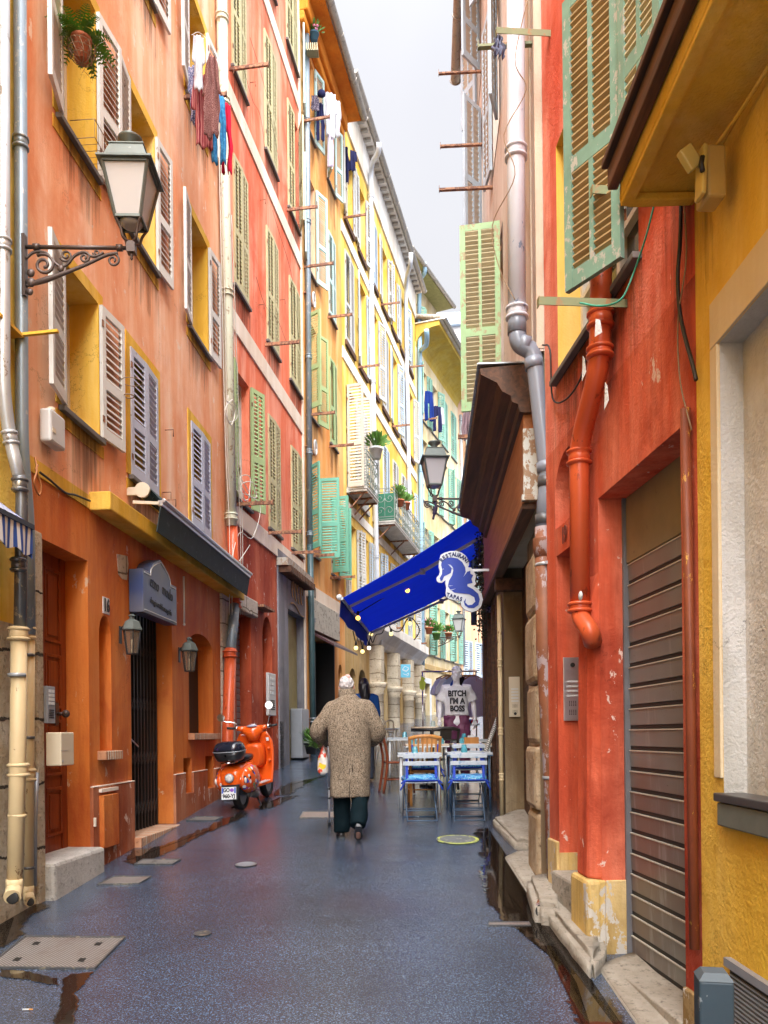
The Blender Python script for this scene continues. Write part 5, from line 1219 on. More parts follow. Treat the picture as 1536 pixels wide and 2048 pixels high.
# intercom on the far jamb of the red doorway (faces the camera) and in the stone doorway
def jamb_panel(H, uj, v0, wv, zr0, zr1, name, label, mat, rows, lens):
    """plate on the far reveal of an opening; local x runs into the wall"""
    t = thing(name, label, 'intercom', H.Mx @ Matrix.Translation((uj+.016, v0, H.Z(zr0))) @ RZ(R(90)))
    h = zr1-zr0; b = MB(); b.box(0, wv, -.012, .0, 0, h); b.build('plate', mat, t, bevel=.003)
    b = MB(); b.cyl((wv*.55,-.018,h*lens),(wv*.55,-.010,h*lens),.017,n=14); b.build('camera_lens', M['dark'], t)
    b = MB()
    for i in range(rows): b.box(wv*.2, wv*.85, -.016, -.012, h*(.38+.075*i), h*(.41+.075*i))
    b.build('button', M['whitepaint'], t)
    for z in (.10, .24):
        b = MB()
        for i in range(4):
            for j in range(4): b.cyl((wv*(.35+.12*j),-.0135,h*(z+.022*i)),(wv*(.35+.12*j),-.012,h*(z+.022*i)),.004,n=6)
        b.build('speaker_grille', M['dark'], t)
    return t
jamb_panel(G1, du[0], .035, .125, .09, .555, 'intercom', 'brushed steel intercom plate with a lens in the red doorway', M['alu'], 4, .88)
jamb_panel(G2, u2(df), .05, .13, .20, .68, 'intercom', 'cream intercom panel with black buttons in the stone doorway', M['beigebox'], 5, .08)
tag(MB().build('x', M['dark']), 'x', 'x') if False else None
b = MB(); b.tube([at(1000,1195,9.62), at(1003,1430,9.62), at(1007,1640,9.6)], .03, 10); c = at(1003,1430,9.62)
t = pipe('drainpipe', 'thin cream downpipe left of the stone doorway', [at(998,1190,9.6), at(1001,1430,9.6), at(1004,1645,9.6)], .026, M['creampipe'], (.3, .6, .8), n=10)
t = pipe('drainpipe', 'dark blue downpipe behind the far end of the timber cornice', [at(944,700,13.1), at(945,1000,13.1), at(948,1250,13.1)], .05, flat('navy_pipe', (.05,.07,.14), .4), (.3,), n=10)
# yellowed emergency light box under the canopy
c = offw(G0, 1420, 345, .10)
t = thing('emergency_light', 'yellowed plastic emergency light with a tilted panel under the canopy', 'wall light', Matrix.Translation(c) @ RZ(R(4)))
b = MB(); b.box(-.03,.05,-.04,.07,-.12,.09); b.build('housing', paint('yellowed_plastic', (.50,.35,.10), .45, .15), t, bevel=.012)
b = MB(); b.bar((-.042,-.02,.08), (-.052,-.02,-.12), .07, .02, 0, (1,0,0)); b.build('lamp_panel', paint('yellow_diffuser', (.56,.44,.12), .35, .15), t, bevel=.006)
b = MB(); b.bar((-.07,-.02,.0), (-.125,-.03,.07), .06, .035, 0, (0,1,0)); b.build('side_panel', paint('yellow_diffuser2', (.56,.45,.14), .35, .15), t, bevel=.006)
b = MB(); b.tube([(-.06,-.06,.02),(-.066,-.06,-.01),(-.06,-.06,-.04)], .010, 6); b.build('bracket', M['cable'], t)
wire('conduit', 'yellow painted cable run across the underside of the canopy', [c+Vector((.02,.0,.10)), c+Vector((.06,-.2,.13)), c+Vector((.08,-.6,.14)), c+Vector((.10,-1.2,.15))], .009, M['yellowR'])
# ---- street lamps
def spiral(c, r0, r1, a0, turns, n=26, sx=1):
    return [Vector((c[0]+sx*(r0+(r1-r0)*i/n)*math.cos(a0+turns*2*math.pi*i/n), 0, c[1]+(r0+(r1-r0)*i/n)*math.sin(a0+turns*2*math.pi*i/n))) for i in range(n+1)]
def street_lamp(label, Mx, arm=.86, sc=1.0, bag=False):
    """origin at the wall plate, +x along the arm, lantern above its end"""
    t = thing('street_lamp', label, 'street lamp', Mx @ Matrix.Scale(sc, 4), 'lantern lamps on scrolled brackets')
    b = MB(); b.box(-.015,.012,-.03,.03,-.42,.10); b.cyl((0,0,0),(arm,0,0),.017,n=10)
    for x in (.10, arm-.10): b.cyl((x-.025,0,0),(x+.025,0,0),.028,n=10)
    b.tube(cat_rom([(.01,0,-.33),(.10,0,-.30),(.25,0,-.25),(.5,0,-.15),(.68,0,-.065),(.78,0,-.045)]), [.014+.010*math.exp(-((i-9)/5.0)**2) for i in range(31)], 8)
    b.tube(spiral((.74,-.105), .055, .012, 1.4, -1.4), .010, 6)
    b.tube(spiral((.16,-.15), .095, .02, 2.2, -1.6), .013, 6)
    b.tube(cat_rom([(.01,0,-.10),(.08,0,-.045),(.18,0,-.05),(.24,0,-.12),(.30,0,-.165),(.36,0,-.14),(.42,0,-.07),(.50,0,-.04),(.56,0,-.075),(.62,0,-.065),(.66,0,-.04)]), .012, 6)
    b.tube(spiral((.345,-.07), .052, .012, 3.6, 1.5), .010, 6); b.tube(spiral((.50,-.085), .045, .010, 1.2, -1.4), .010, 6); b.tube(spiral((.60,-.045), .03, .008, 3.2, 1.3), .008, 6)
    for c in ((.05,-.30,.04), (.05,-.22,.035), (.04,-.38,.03), (.30,-.18,.03)): b.sph((c[0],0,c[1]), (c[2], c[2]*.6, c[2]), 8, 6)
    b.build('bracket', M['bronze'], t)
    b = MB(); x = arm; b.box(x-.035,x+.035,-.035,.035,-.045,.045); b.lathe([(.012,-.045),(.018,-.06),(.010,-.075),(.014,-.09),(.003,-.105)], (x,0,0), 8)
    for a in (45, 135, 225, 315):
        q = Vector((math.cos(R(a)), math.sin(R(a)), 0)); b.tube(cat_rom([Vector((x,0,.04))+q*.02, Vector((x,0,.06))+q*.075, Vector((x,0,.13))+q*.10, Vector((x,0,.205))+q*.145]), .012, 6)
    b.build('lantern_stem', M['bronze'], t)
    zb, zt, rb, rt = .21, .62, .105, .185
    b = MB()
    def cor(r, z): return [Vector((x-r,-r,z)), Vector((x+r,-r,z)), Vector((x+r,r,z)), Vector((x-r,r,z))]
    B, Tt = cor(rb, zb), cor(rt, zt)
    for i in range(4):
        b.bar(B[i], Tt[i], .022, .022); b.bar(B[i], B[(i+1)%4], .022, .022); b.bar(Tt[i], Tt[(i+1)%4], .022, .022)
    b.build('lantern_frame', M['lampgreen'], t)
    for i in range(4):
        g_ = MB(); k = .97; a, c, d_, e = B[i], B[(i+1)%4], Tt[(i+1)%4], Tt[i]; m = Vector((x,0,0))
        def inn(p): return Vector((x+(p.x-x)*k, p.y*k, p.z))
        o = [inn(a), inn(c), inn(d_), inn(e)]; o2 = [Vector((x+(p.x-x)*.96, p.y*.96, p.z)) for p in o]
        g_.add(o+o2, [(0,1,2,3),(7,6,5,4)]); g_.build('glass_pane', M['opal'], t)
    g_ = MB(); g_.lathe([(.0,.20),(.05,.172),(.085,.19),(.10,.21)], (x,0,0), 14); g_.build('glass_bowl', M['opal'], t)
    b = MB(); r = rt*1.22
    b.add(cor(r, zt+.01)+cor(r*1.0, zt+.026), [(0,3,2,1),(0,1,5,4),(1,2,6,5),(2,3,7,6),(3,0,4,7),(4,5,6,7)])
    b.add(cor(rt*1.0, zt+.026)+cor(rt*.74, zt+.17), [(0,1,5,4),(1,2,6,5),(2,3,7,6),(3,0,4,7),(4,5,6,7)])
    b.add(cor(rt*.78, zt+.171)+cor(rt*.78, zt+.18)+cor(rt*.35, zt+.21), [(0,3,2,1),(0,1,5,4),(1,2,6,5),(2,3,7,6),(3,0,4,7),(4,5,9,8),(5,6,10,9),(6,7,11,10),(7,4,8,11),(8,9,10,11)])
    b.lathe([(.06,.20),(.052,.235),(.058,.25),(.098,.285),(.104,.30),(.09,.312),(.02,.318)], (x,0,zt), 16)
    b.build('lantern_roof', M['lampgreen'], t)
    if bag:
        b = MB(); b.tube(cat_rom([(x,0,-.05),(x-.015,.01,-.14),(x+.01,0,-.25),(x+.03,0,-.34)]), [.02]*6+[.035]*7+[.02]*6, 7); b.build('rag', flat('dark_rag', (.03,.02,.05), .8), t)
    return t
dL = 5.98; pl_ = at(30, 494, dL); wx = lx(dL)+.10
street_lamp('large green bronze lantern lamp on the near left wall before the salmon house', Matrix.Translation((wx, dL, pl_.z)) @ RZ(R(2)), .895, .885)
dR = 13.2; pr_ = at(944, 998, dR)
street_lamp('lantern lamp with a dark rag tied below, right of centre above the blue awning', Matrix.Translation((pr_.x, dR, pr_.z)) @ RZ(R(180+4)), .62, 1.0, True)
pf = offw(H5, 872, 1276, .02)
street_lamp('small far lantern lamp on the cream house beside flower pots', Matrix.Translation(pf) @ RZ(math.atan2(H5.n.y, H5.n.x)), .86, 1.12)
# small wall lanterns on the orange ground floor
def wall_lantern(label, px, py, sc=1.0):
    c = offw(H1, px, py, .02)
    t = thing('wall_lantern', label, 'wall lamp', Matrix.Translation(c) @ RZ(math.atan2(H1.n.y, H1.n.x)) @ Matrix.Scale(sc, 4), 'lanterns on the orange wall')
    x = .14; b = MB(); zb, zt, rb, rt = -.22, .05, .062, .10; ns = 6
    def hexp(r, z): return [Vector((x+r*math.cos(R(60*i)), r*math.sin(R(60*i)), z)) for i in range(ns)]
    B, Tt = hexp(rb, zb), hexp(rt, zt)
    for i in range(ns): b.bar(B[i], Tt[i], .010, .010); b.bar(B[i], B[(i+1)%ns], .012, .012); b.bar(Tt[i], Tt[(i+1)%ns], .012, .012)
    b.prism([(0,0)]*0 or [(x-.05,zb-.006),(x+.05,zb-.006),(x+.05,zb),(x-.05,zb)], -.05, .05)
    b.build('lantern_frame', M['blackiron'], t)
    for i in range(ns):
        g_ = MB(); a, c_, d_, e = B[i], B[(i+1)%ns], Tt[(i+1)%ns], Tt[i]
        g_.add([a,c_,d_,e], [(0,1,2,3)]); g_.build('glass_pane', M['lanternglass'], t)
    b = MB(); b.lathe([(.12,.05),(.122,.06),(.085,.15),(.06,.165),(.03,.18),(.028,.205),(.045,.215),(.02,.235)], (x,0,0), 6, sm=False); b.build('lantern_roof', M['lampgreen'], t)
    b = MB(); b.cyl((x,0,zb),(x,0,zb+.06),.012,n=8); b.cyl((x,0,zb+.06),(x,0,zb+.17),.009,n=8,mi=1); b.build('candle_bulb', [M['creampipe'], flat('bulb_glass', (.75,.60,.38), .2)], t)
    b = MB(); b.box(0,.012,-.03,.03,-.10,.10); b.tube(cat_rom([(.01,0,.06),(.04,0,.10),(.05,0,.04),(x-.09,0,.03)]), .008, 6); b.build('bracket', M['blackiron'], t)
gm, nt, bs = newmat('smoky_lantern_glass', .08, .6); bs.inputs['Base Color'].default_value = (.22,.16,.11,1); bs.inputs['Alpha'].default_value = .45; M['lanternglass'] = gm
wall_lantern('six sided glass lantern on the orange wall left of the folding gate', 240, 1270, .86)
wall_lantern('six sided glass lantern on the orange wall right of the folding gate', 358, 1310, .90)
# ---- sign over the gate
wS = (H1.hit(256, 1200)[0], H1.hit(326, 1200)[0]); sw = wS[1]-wS[0]; zs0 = 1.28
t = thing('shop_sign', 'blue grey shop sign with a raised centre over the folding gate', 'sign', H1.Mx @ Matrix.Translation((wS[0], -.16, H1.Z(zs0))))
def signpoly(k):
    w_, h = sw, .44; q = k
    P = [(q,q),(w_-q,q),(w_-q,h-q)] + [(w_*.80, h-q+.0), (w_*.79, h+.06-q), (w_*.73, h+.11-q), (w_*.62, h+.16-q), (w_*.5, h+.20-q), (w_*.38, h+.16-q), (w_*.27, h+.11-q), (w_*.21, h+.06-q), (w_*.20, h-q)] + [(q, h-q)]
    return P
sg, nt, bs = newmat('blue_grey_enamel', .35, .5); n_ = nz(nt, pos(nt), 2.2, 2); L(nt, mix(nt, ramp(nt, n_, .35, .65), (.035,.06,.16), (.10,.11,.145)), bs.inputs['Base Color'])
b = MB(); b.prism(signpoly(0), 0, .15); b.build('panel', [sg], t, bevel=.004)
b = MB(); q = .03; P = signpoly(q)
for i in range(len(P)-0):
    a, c_ = P[i], P[(i+1) % len(P)]
    if i in (1, 12): continue
    b.bar((a[0], -.003, a[1]), (c_[0], -.003, c_[1]), .008, .008, 0, (0,1,0))
b.build('border', M['whitepaint'], t)
b = MB(); text_into(b, 'etno', .185, T(sw*.31, -.004, .34) @ RY(R(6)), 0, .003, .78, -.004); b.build('name_lettering', M['blackiron'], t)
b = MB(); text_into(b, 'modo', .185, T(sw*.70, -.004, .315) @ RY(R(6)), 0, .003, .78, -.004); b.build('name_lettering', M['blackiron'], t)
b = MB(); text_into(b, 'dnuginerabbanasgrifis', .095, T(sw*.5, -.004, .13) @ RY(R(4)), 0, .003, .82, -.002); b.build('tagline_lettering', M['blackiron'], t)
b = MB(); c = offw(H1, 368, 1205, .04); b.cyl((0,0,.42),(0,0,-.16),.012,n=8); b.sph((0,0,-.17), .018, 8, 6)
tag(b.build('crank_rod', M['whitepaint'], None, Matrix.Translation(c+Vector((0,0,-.1)))), 'thin white awning crank hanging right of the blue shop sign', 'rod')
# ---- retracted dark awning
ua, ub = H1.hit(236, 950)[0]+.25, H1.W-.25
t = thing('retracted_awning', 'retracted dark green awning with a silver front bar over the ochre ledge', 'awning', H1.Mx @ Matrix.Translation((ua, 0, H1.Z(2.30))))
La = ub-ua; b = MB(); b.cyl((0,-.16,.22),(La,-.16,.22),.065,n=14); fab = paint('dark_green_canvas', (.020,.035,.036), .7, .5, (.06,.09,.09), .66)
b.build('fabric_roll', fab, t)
b = MB(); b.box(0,La,-.36,-.31,.06,.12); b.cyl((0,-.37,.115),(La,-.37,.115),.022,n=8); b.build('front_bar', M['alu'], t, bevel=.006)
b = MB(); b.add([(0,-.345,.06),(La,-.345,.06),(La,-.30,-.20),(0,-.30,-.20),(0,-.335,.06),(La,-.335,.06),(La,-.29,-.20),(0,-.29,-.20)], [(0,1,2,3),(7,6,5,4),(0,4,5,1),(1,5,6,2),(2,6,7,3),(3,7,4,0)])
b.add([(0,-.20,.27),(La,-.20,.27),(La,-.335,.125),(0,-.335,.125)], [(0,1,2,3)]); b.build('valance', fab, t)
bkm = paint('cream_awning_bracket', (.62,.56,.44), .4, .15)
for x in (-.03, La+.01): b = MB(); b.box(x,x+.025,-.20,0,.17,.25); b.bar((x+.012,-.06,.10),(x+.012,-.33,.08),.025,.03); b.cyl((x-.005,-.16,.22),(x+.03,-.16,.22),.078,n=14); b.build('bracket', bkm, t)
# ---- striped awning at the left edge
sp, nt, bs = newmat('blue_white_stripes', .8, .2); wv = nt.nodes.new('ShaderNodeTexWave'); wv.bands_direction = 'Y'; wv.inputs['Scale'].default_value = 4.2; L(nt, pos(nt), wv.inputs['Vector'])
L(nt, mix(nt, ramp(nt, wv.outputs['Fac'], .48, .52), (.035,.085,.32), (.66,.67,.68)), bs.inputs['Base Color'])
c = offw(H0, 64, 1062, .28); d1 = c.y; d0 = 3.9; zt_ = c.z+.04
t = thing('striped_awning', 'blue and white striped awning with a scalloped valance at the left edge', 'awning', Matrix.Translation((c.x, d1, zt_)) @ RZ(math.atan2(H0.t.y, H0.t.x)))
Ls = d1-d0; b = MB(); dz = .20
b.add([(-Ls,0,0),(0,0,0),(0,.27,dz),(-Ls,.27,dz),(-Ls,0,-.012),(0,0,-.012),(0,.27,dz-.012),(-Ls,.27,dz-.012)], [(0,1,2,3),(7,6,5,4),(0,4,5,1),(1,5,6,2),(2,6,7,3),(3,7,4,0)]); b.build('canopy', sp, t)
b = MB(); N = 60; top = []; bot = []
for i in range(N+1):
    x = -Ls*i/N; z = -.20-.035*abs(math.sin(i*.42)); y = .012*math.sin(i*.8); top.append((x, -.004, -.02)); bot.append((x, y-.004, z))
b.add(top+bot+[(p[0], p[1]+.006, p[2]) for p in top+bot], [(i, i+1, N+2+i, N+1+i) for i in range(N)] + [(2*N+2+i+1, 2*N+2+i, 3*N+3+i, 3*N+4+i) for i in range(N)], 0, True)
b.add([(-.0,-.002,-.02),(.0,.27,dz-.02),(.0,.27,dz-.22),(.0,.0,-.24)], [(0,1,2,3)]); b.build('valance', sp, t)
b = MB(); b.box(-Ls,.01,-.015,.015,-.03,.004); b.build('front_bar', flat('dark_bar', (.03,.035,.05), .5), t)
# ---- blue restaurant awning on the right
bl, nt, bs = newmat('royal_blue_canvas', .75, .2); n_ = nz(nt, pos(nt, (1,6,1)), 1.5, 3); L(nt, mix(nt, ramp(nt, n_, .3, .7), (.012,.050,.50), (.018,.09,.66)), bs.inputs['Base Color'])
tr = nt.nodes.new('ShaderNodeBsdfTranslucent'); tr.inputs['Color'].default_value = (.05,.13,.70,1); ms = nt.nodes.new('ShaderNodeMixShader'); ms.inputs[0].default_value = .6
L(nt, bs.outputs[0], ms.inputs[1]); L(nt, tr.outputs[0], ms.inputs[2]); L(nt, ms.outputs[0], nt.nodes['Material Output'].inputs['Surface'])
A = at(683, 1196, 11.0); Dp = at(737, 1266, 14.6)
zf = (A.z+Dp.z)/2; A.z = Dp.z = zf
Bp = Vector((1.50, 11.0, zf+1.26)); Cp = Vector((2.30, 14.6, zf+1.26))
t = thing('restaurant_awning', 'royal blue extended awning sloping out past the timber cornice over the terrace', 'awning', Matrix.Translation((Bp.x, 12.6, Bp.z)))
o = t.location
def PT(s, q, sag=0): return (A.lerp(Dp, s)).lerp(Bp.lerp(Cp, s), q) - o + Vector((0,0,-.05*math.sin(math.pi*q)-.0))
b = MB(); n1, n2 = 10, 10; vs = [PT(i/n1, j/n2) for i in range(n1+1) for j in range(n2+1)]; off2 = len(vs)
vs += [v_ + Vector((.006,0,.010)) for v_ in vs]
fs = [(i*(n2+1)+j, i*(n2+1)+j+1, (i+1)*(n2+1)+j+1, (i+1)*(n2+1)+j) for i in range(n1) for j in range(n2)]
b.add(vs, fs + [tuple(off2+k for k in reversed(f)) for f in fs], 0, True); b.build('canopy', bl, t)
b = MB()
n = 14; top = [PT(i/n, 0)+Vector((-.012,0,.0)) for i in range(n+1)]; bot = [p_ + Vector((-.02+.02*math.sin(i*1.3),0,-.24-.02*abs(math.sin(i*1.1)))) for i, p_ in enumerate(top)]
b.add(top+bot+[p_+Vector((.008,0,0)) for p_ in top+bot], [(i,i+1,n+2+i,n+1+i) for i in range(n)]+[(2*n+3+i,2*n+2+i,3*n+3+i,3*n+4+i) for i in range(n)], 0, True); b.build('valance', bl, t)
b = MB(); b.bar(PT(-.01,0), PT(1.01,0), .05, .04); b.build('front_bar', M['whitepaint'], t)
for s in (.14, .97):
    b = MB(); p0 = PT(s, .99)+Vector((0,0,-.20)); p1 = PT(s, .52)+Vector((0,.18 if s < .5 else -.18,-.10)); p2 = PT(s, .02)+Vector((0,0,-.05))
    b.bar(p0, p1, .05, .04); b.bar(p1, p2, .045, .035); b.sph(tuple(p1), .045, 8, 6); b.cyl(p1+Vector((0,0,-.04)), p1+Vector((0,0,.04)), .04, n=8); b.build('folding_arm', paint('grey_beige_arm', (.42,.38,.33), .4, .15), t)
b = MB(); b.cyl(Bp-o+Vector((0,-.05,-.02)), Cp-o+Vector((0,.05,-.02)), .06, n=12); b.build('roller', M['greymetal'], t)
b = MB(); b.sph(tuple(PT(0,0)+Vector((-.03,-.03,.02))), (.04,.03,.04), 12, 8); b.build('end_cap', M['whitepaint'], t)
b = MB(); b.bar(at(963,1118,11.9)-o, at(956,1152,12.9)-o, .05, .04); tl = b.build('tube_light', emit('cool_tube', (.85,.92,1.0), .6), None, Matrix.Translation(o)); tag(tl, 'cool white tube light on the shopfront under the blue awning', 'lamp')
# ---- seahorse sign
def zq(x, y): return 660+x/4.518, 1020+y/4.518
SD_ = 10.3
def sp2(x, y): v_ = at(*zq(x, y), SD_); return (v_.x, v_.z)
outer = [(965,640),(962,612),(985,588),(992,555),(982,515),(985,470),(990,440),(1000,408),(1035,388),(1085,374),(1135,372),(1190,388),(1228,418),(1256,462),(1252,500),(1246,520),(1275,522),(1290,548),(1312,578),(1318,600),(1308,640),(1318,668),(1300,690),(1335,715),(1368,760),(1380,812),(1366,868),(1330,908),(1280,924),(1222,908),(1188,872),(1180,830),(1138,818),(1085,808),(1052,788),(1044,750),(1050,700),(1040,660),(1046,632),(1012,656),(985,657)]
inner = [(990,618),(1010,582),(1013,540),(1003,500),(1010,462),(1034,442),(1090,430),(1150,440),(1195,475),(1220,520),(1225,560),(1205,607),(1240,560),(1266,552),(1268,580),(1292,590),(1277,625),(1287,662),(1240,670),(1240,690),(1290,718),(1338,760),(1352,810),(1340,860),(1300,888),(1250,886),(1216,862),(1208,830),(1226,800),(1222,838),(1245,862),(1282,858),(1312,830),(1302,790),(1255,762),(1190,756),(1122,748),(1084,722),(1064,690),(1075,640),(1103,592),(1112,550),(1096,512),(1066,494),(1100,530),(1090,572),(1060,588),(1030,602),(1015,638),(1000,646)]
cS = at(*zq(1170, 650), SD_)
t = thing('seahorse_sign', 'white edged blue seahorse sign reading restaurant tapas hanging by the blue awning', 'sign', Matrix.Translation(cS))
b = MB(); b.prism([(x-cS.x, z-cS.z) for x, z in [sp2(*q) for q in outer]], -.015, .03); b.build('board', flat('white_acrylic', (.66,.70,.74), .35), t)
b = MB(); b.prism([(x-cS.x, z-cS.z) for x, z in [sp2(*q) for q in inner]], -.020, -.0155); b.build('seahorse', flat('signal_blue', (.005,.035,.34), .4), t)
eng = flat('pale_line', (.6,.68,.8), .4)
for pts in ([(1062,492),(1090,500),(1110,525),(1114,555),(1106,528),(1086,506)], [(1060,688),(1085,690),(1112,684),(1086,686)], [(1066,722),(1100,728),(1135,712),(1100,722)], [(1013,538),(1030,532),(1024,540)]):
    b = MB(); b.prism([(x-cS.x, z-cS.z) for x, z in [sp2(*q) for q in pts]], -.0225, -.0205); b.build('engraving', eng, t)
b = MB(); nv = flat('navy_letters', (.004,.015,.10), .4); word = 'RESTAURANT'; pc = (1118, 556)
for i, ch in enumerate(word):
    a = R(138 - i*(138-34)/9); r = 150; x, z = sp2(pc[0]+r*math.cos(a)*.98, pc[1]-r*math.sin(a))
    text_into(b, ch, .070, T(x-cS.x, -.018, z-cS.z) @ RY(-(a-R(90))), 0, .0025, .9, .0035)
b.build('arched_lettering', nv, t); b = MB()
for i, ch in enumerate('TAPAS'):
    x, z = sp2(1066+i*29, 770+i*9.5); text_into(b, ch, .066, T(x-cS.x, -.018, z-cS.z) @ RY(R(14)), 0, .0025, .9, .0035)
b.build('lower_lettering', nv, t)
b = MB(); p0 = at(940, 1141, SD_+.02)-cS; b.bar(p0, Vector((1.44-cS.x, .0, p0.z)), .03, .03); b.build('bracket', M['alu'], t)
# ---- light bulbs and their cable
def bulb(px, py, d, lit, lab):
    c = at(px, py, d); t = thing('light_bulb', lab, 'light bulb', Matrix.Translation(c), 'festoon bulbs round the blue awning')
    b = MB(); b.sph((0,0,0), .036, 12, 8); b.build('glass', lit, t); b = MB(); b.cyl((0,0,.032),(0,0,.10),.020,n=8); b.build('socket', M['cable'], t); return c
warm = emit('warm_bulb', (1.0,.42,.08), .75); pale = emit('pale_bulb', (1.0,.78,.25), .42); white = emit('white_bulb', (1,.93,.85), .5)
B_ = [bulb(716,1236,12.0,warm,'glowing orange bulb nearest the awning valance'), bulb(815,1181,12.6,warm,'glowing orange bulb halfway up under the blue awning'), bulb(712,1296,13.6,pale,'yellow bulb hanging left of the valance tip'), bulb(725,1303,14.2,pale,'yellow bulb at the very tip of the valance'),
      bulb(738,1296,14.5,white,'white bulb hanging right of the valance tip'), bulb(742,1268,14.7,pale,'yellow bulb close to the awning front bar, beside the cable coil'), bulb(782,1268,14.7,pale,'yellow bulb on the slack cable below the far awning arm'), bulb(820,1247,14.8,pale,'yellow bulb beside the white downpipe under the far awning arm')]
wire('bulb_cable', 'slack black cable of festoon bulbs along the far awning arm', [at(x,y,14.7) for x,y in ((738,1262),(745,1285),(752,1270),(765,1265),(775,1240),(782,1258),(800,1262),(818,1235),(835,1250),(838,1265),(828,1280))], .011, M['cable'])
wire('bulb_cable', 'short black cable holding the bulbs at the valance tip', [at(706,1262,13.3), at(712,1285,13.6), at(718,1270,13.9), at(725,1292,14.2), at(732,1272,14.4), at(738,1286,14.5), at(742,1262,14.6)], .010, M['cable'])
wire('bulb_cable', 'black cable of the glowing bulbs under the awning canvas', [at(708,1225,11.8), at(716,1226,12.0), at(760,1200,12.3), at(815,1170,12.6), at(870,1135,12.8)], .008, M['cable'])
# ---- blue projecting sign over the arcade
c = at(811, 1342, 24.4); t = thing('hanging_sign', 'square sky blue hanging sign with a white line drawing over the arcade', 'sign', Matrix.Translation(c) @ RZ(R(10)))
b = MB(); b.box(-.15,.15,-.02,.02,-.20,.20); b.build('board', flat('sky_blue_board', (.12,.42,.58), .4), t, bevel=.005)
b = MB()
for P in ([(-.10,.05),(-.02,.14),(.10,.09),(.02,0),(-.10,.05)], [(-.10,.03),(.02,-.025),(.10,.06)], [(-.08,-.08),(.0,-.12),(.09,-.06)], [(.03,-.15),(.09,-.12),(.09,-.06)]):
    for a, d_ in zip(P, P[1:]): b.bar((a[0],-.023,a[1]), (d_[0],-.023,d_[1]), .012, .006, 0, (0,1,0))
b.build('drawing', M['whitepaint'], t)
# ------------------------------------------------------------------ FIGURES
def head_into(mb, c, s=1.0, yaw=0.0, pitch=0.0):
    """head facing +y; c = centre of the skull"""
    Mh = T(*c) @ RZ(yaw) @ RX(pitch) @ Matrix.Scale(s, 4)
    mb.sph((0,-.012,.018), (.074,.094,.098), 20, 14, 0, Mh)
    mb.sph((0,.022,-.045), (.056,.068,.075), 18, 12, 0, Mh)                     # face and jaw
    mb.sph((0,.062,-.095), (.026,.026,.024), 12, 8, 0, Mh)                      # chin
    mb.tube([(0,.082,.004),(0,.100,-.022),(0,.106,-.040),(0,.088,-.050)], [.008,.011,.015,.010], 8, 0, M=Mh)   # nose
    mb.sph((0,.078,.022), (.052,.018,.012), 12, 6, 0, Mh)                       # brow
    mb.sph((0,.086,-.066), (.024,.011,.007), 10, 6, 0, Mh); mb.sph((0,.084,-.076), (.021,.011,.007), 10, 6, 0, Mh)   # lips
    for x in (-1, 1):
        mb.sph((x*.043,.058,-.032), (.024,.026,.020), 10, 6, 0, Mh)             # cheek
        mb.sph((x*.078,-.012,-.022), (.012,.024,.034), 10, 8, 0, Mh)            # ear
    return Mh
def hand_into(mb, w, d, side, curl=.35, s=1.0):
    """relaxed hand: w wrist, d pointing direction (fingers), side = direction of the thumb"""
    w, d, side = Vector(w), Vector(d).normalized(), Vector(side).normalized(); nrm = d.cross(side).normalized()
    mb.tube([w-d*.02, w+d*.02, w+d*.055*s, w+d*.095*s], [.024*s,.028*s,.036*s,.034*s], 10, 0, True, .52)
    # palm is flattened along its own normal by adding two side strands
    for k in (-.018, .018): mb.tube([w+d*.015, w+d*.09*s+side*k*s], [.016*s,.016*s], 8)
    for i, l in enumerate((.070,.080,.074,.058)):
        b0 = w + d*(.090*s) + side*((.027-.018*i)*s); a = b0; dd = d
        pts = [a-d*.02]
        for j, f in enumerate((.45,.32,.23)):
            dd = (dd + nrm*curl*(.35+.2*j)).normalized(); pts.append(a); a = a + dd*l*f*s
        pts.append(a); mb.tube(pts, [.0085*s,.0088*s,.0082*s,.0076*s,.0062*s], 7)
    b0 = w + d*.030*s + side*.024*s; t1 = (d*.6+side*.75+nrm*.25).normalized(); t2 = (d*.9+side*.25+nrm*.35).normalized()
    mb.tube([b0-t1*.01, b0+t1*.035*s, b0+t1*.035*s+t2*.028*s, b0+t1*.035*s+t2*.05*s], [.013*s,.0115*s,.0095*s,.007*s], 7)
def ell(cx, cy, z, rx, ry, n=20, p=2.3, yaw=0.0):
    out = []
    for j in range(n):
        a = 2*math.pi*j/n; c, s_ = math.cos(a), math.sin(a)
        x = math.copysign(abs(c)**(2/p), c)*rx; y = math.copysign(abs(s_)**(2/p), s_)*ry
        out.append(Vector((cx + x*math.cos(yaw) - y*math.sin(yaw), cy + x*math.sin(yaw) + y*math.cos(yaw), z)))
    return out
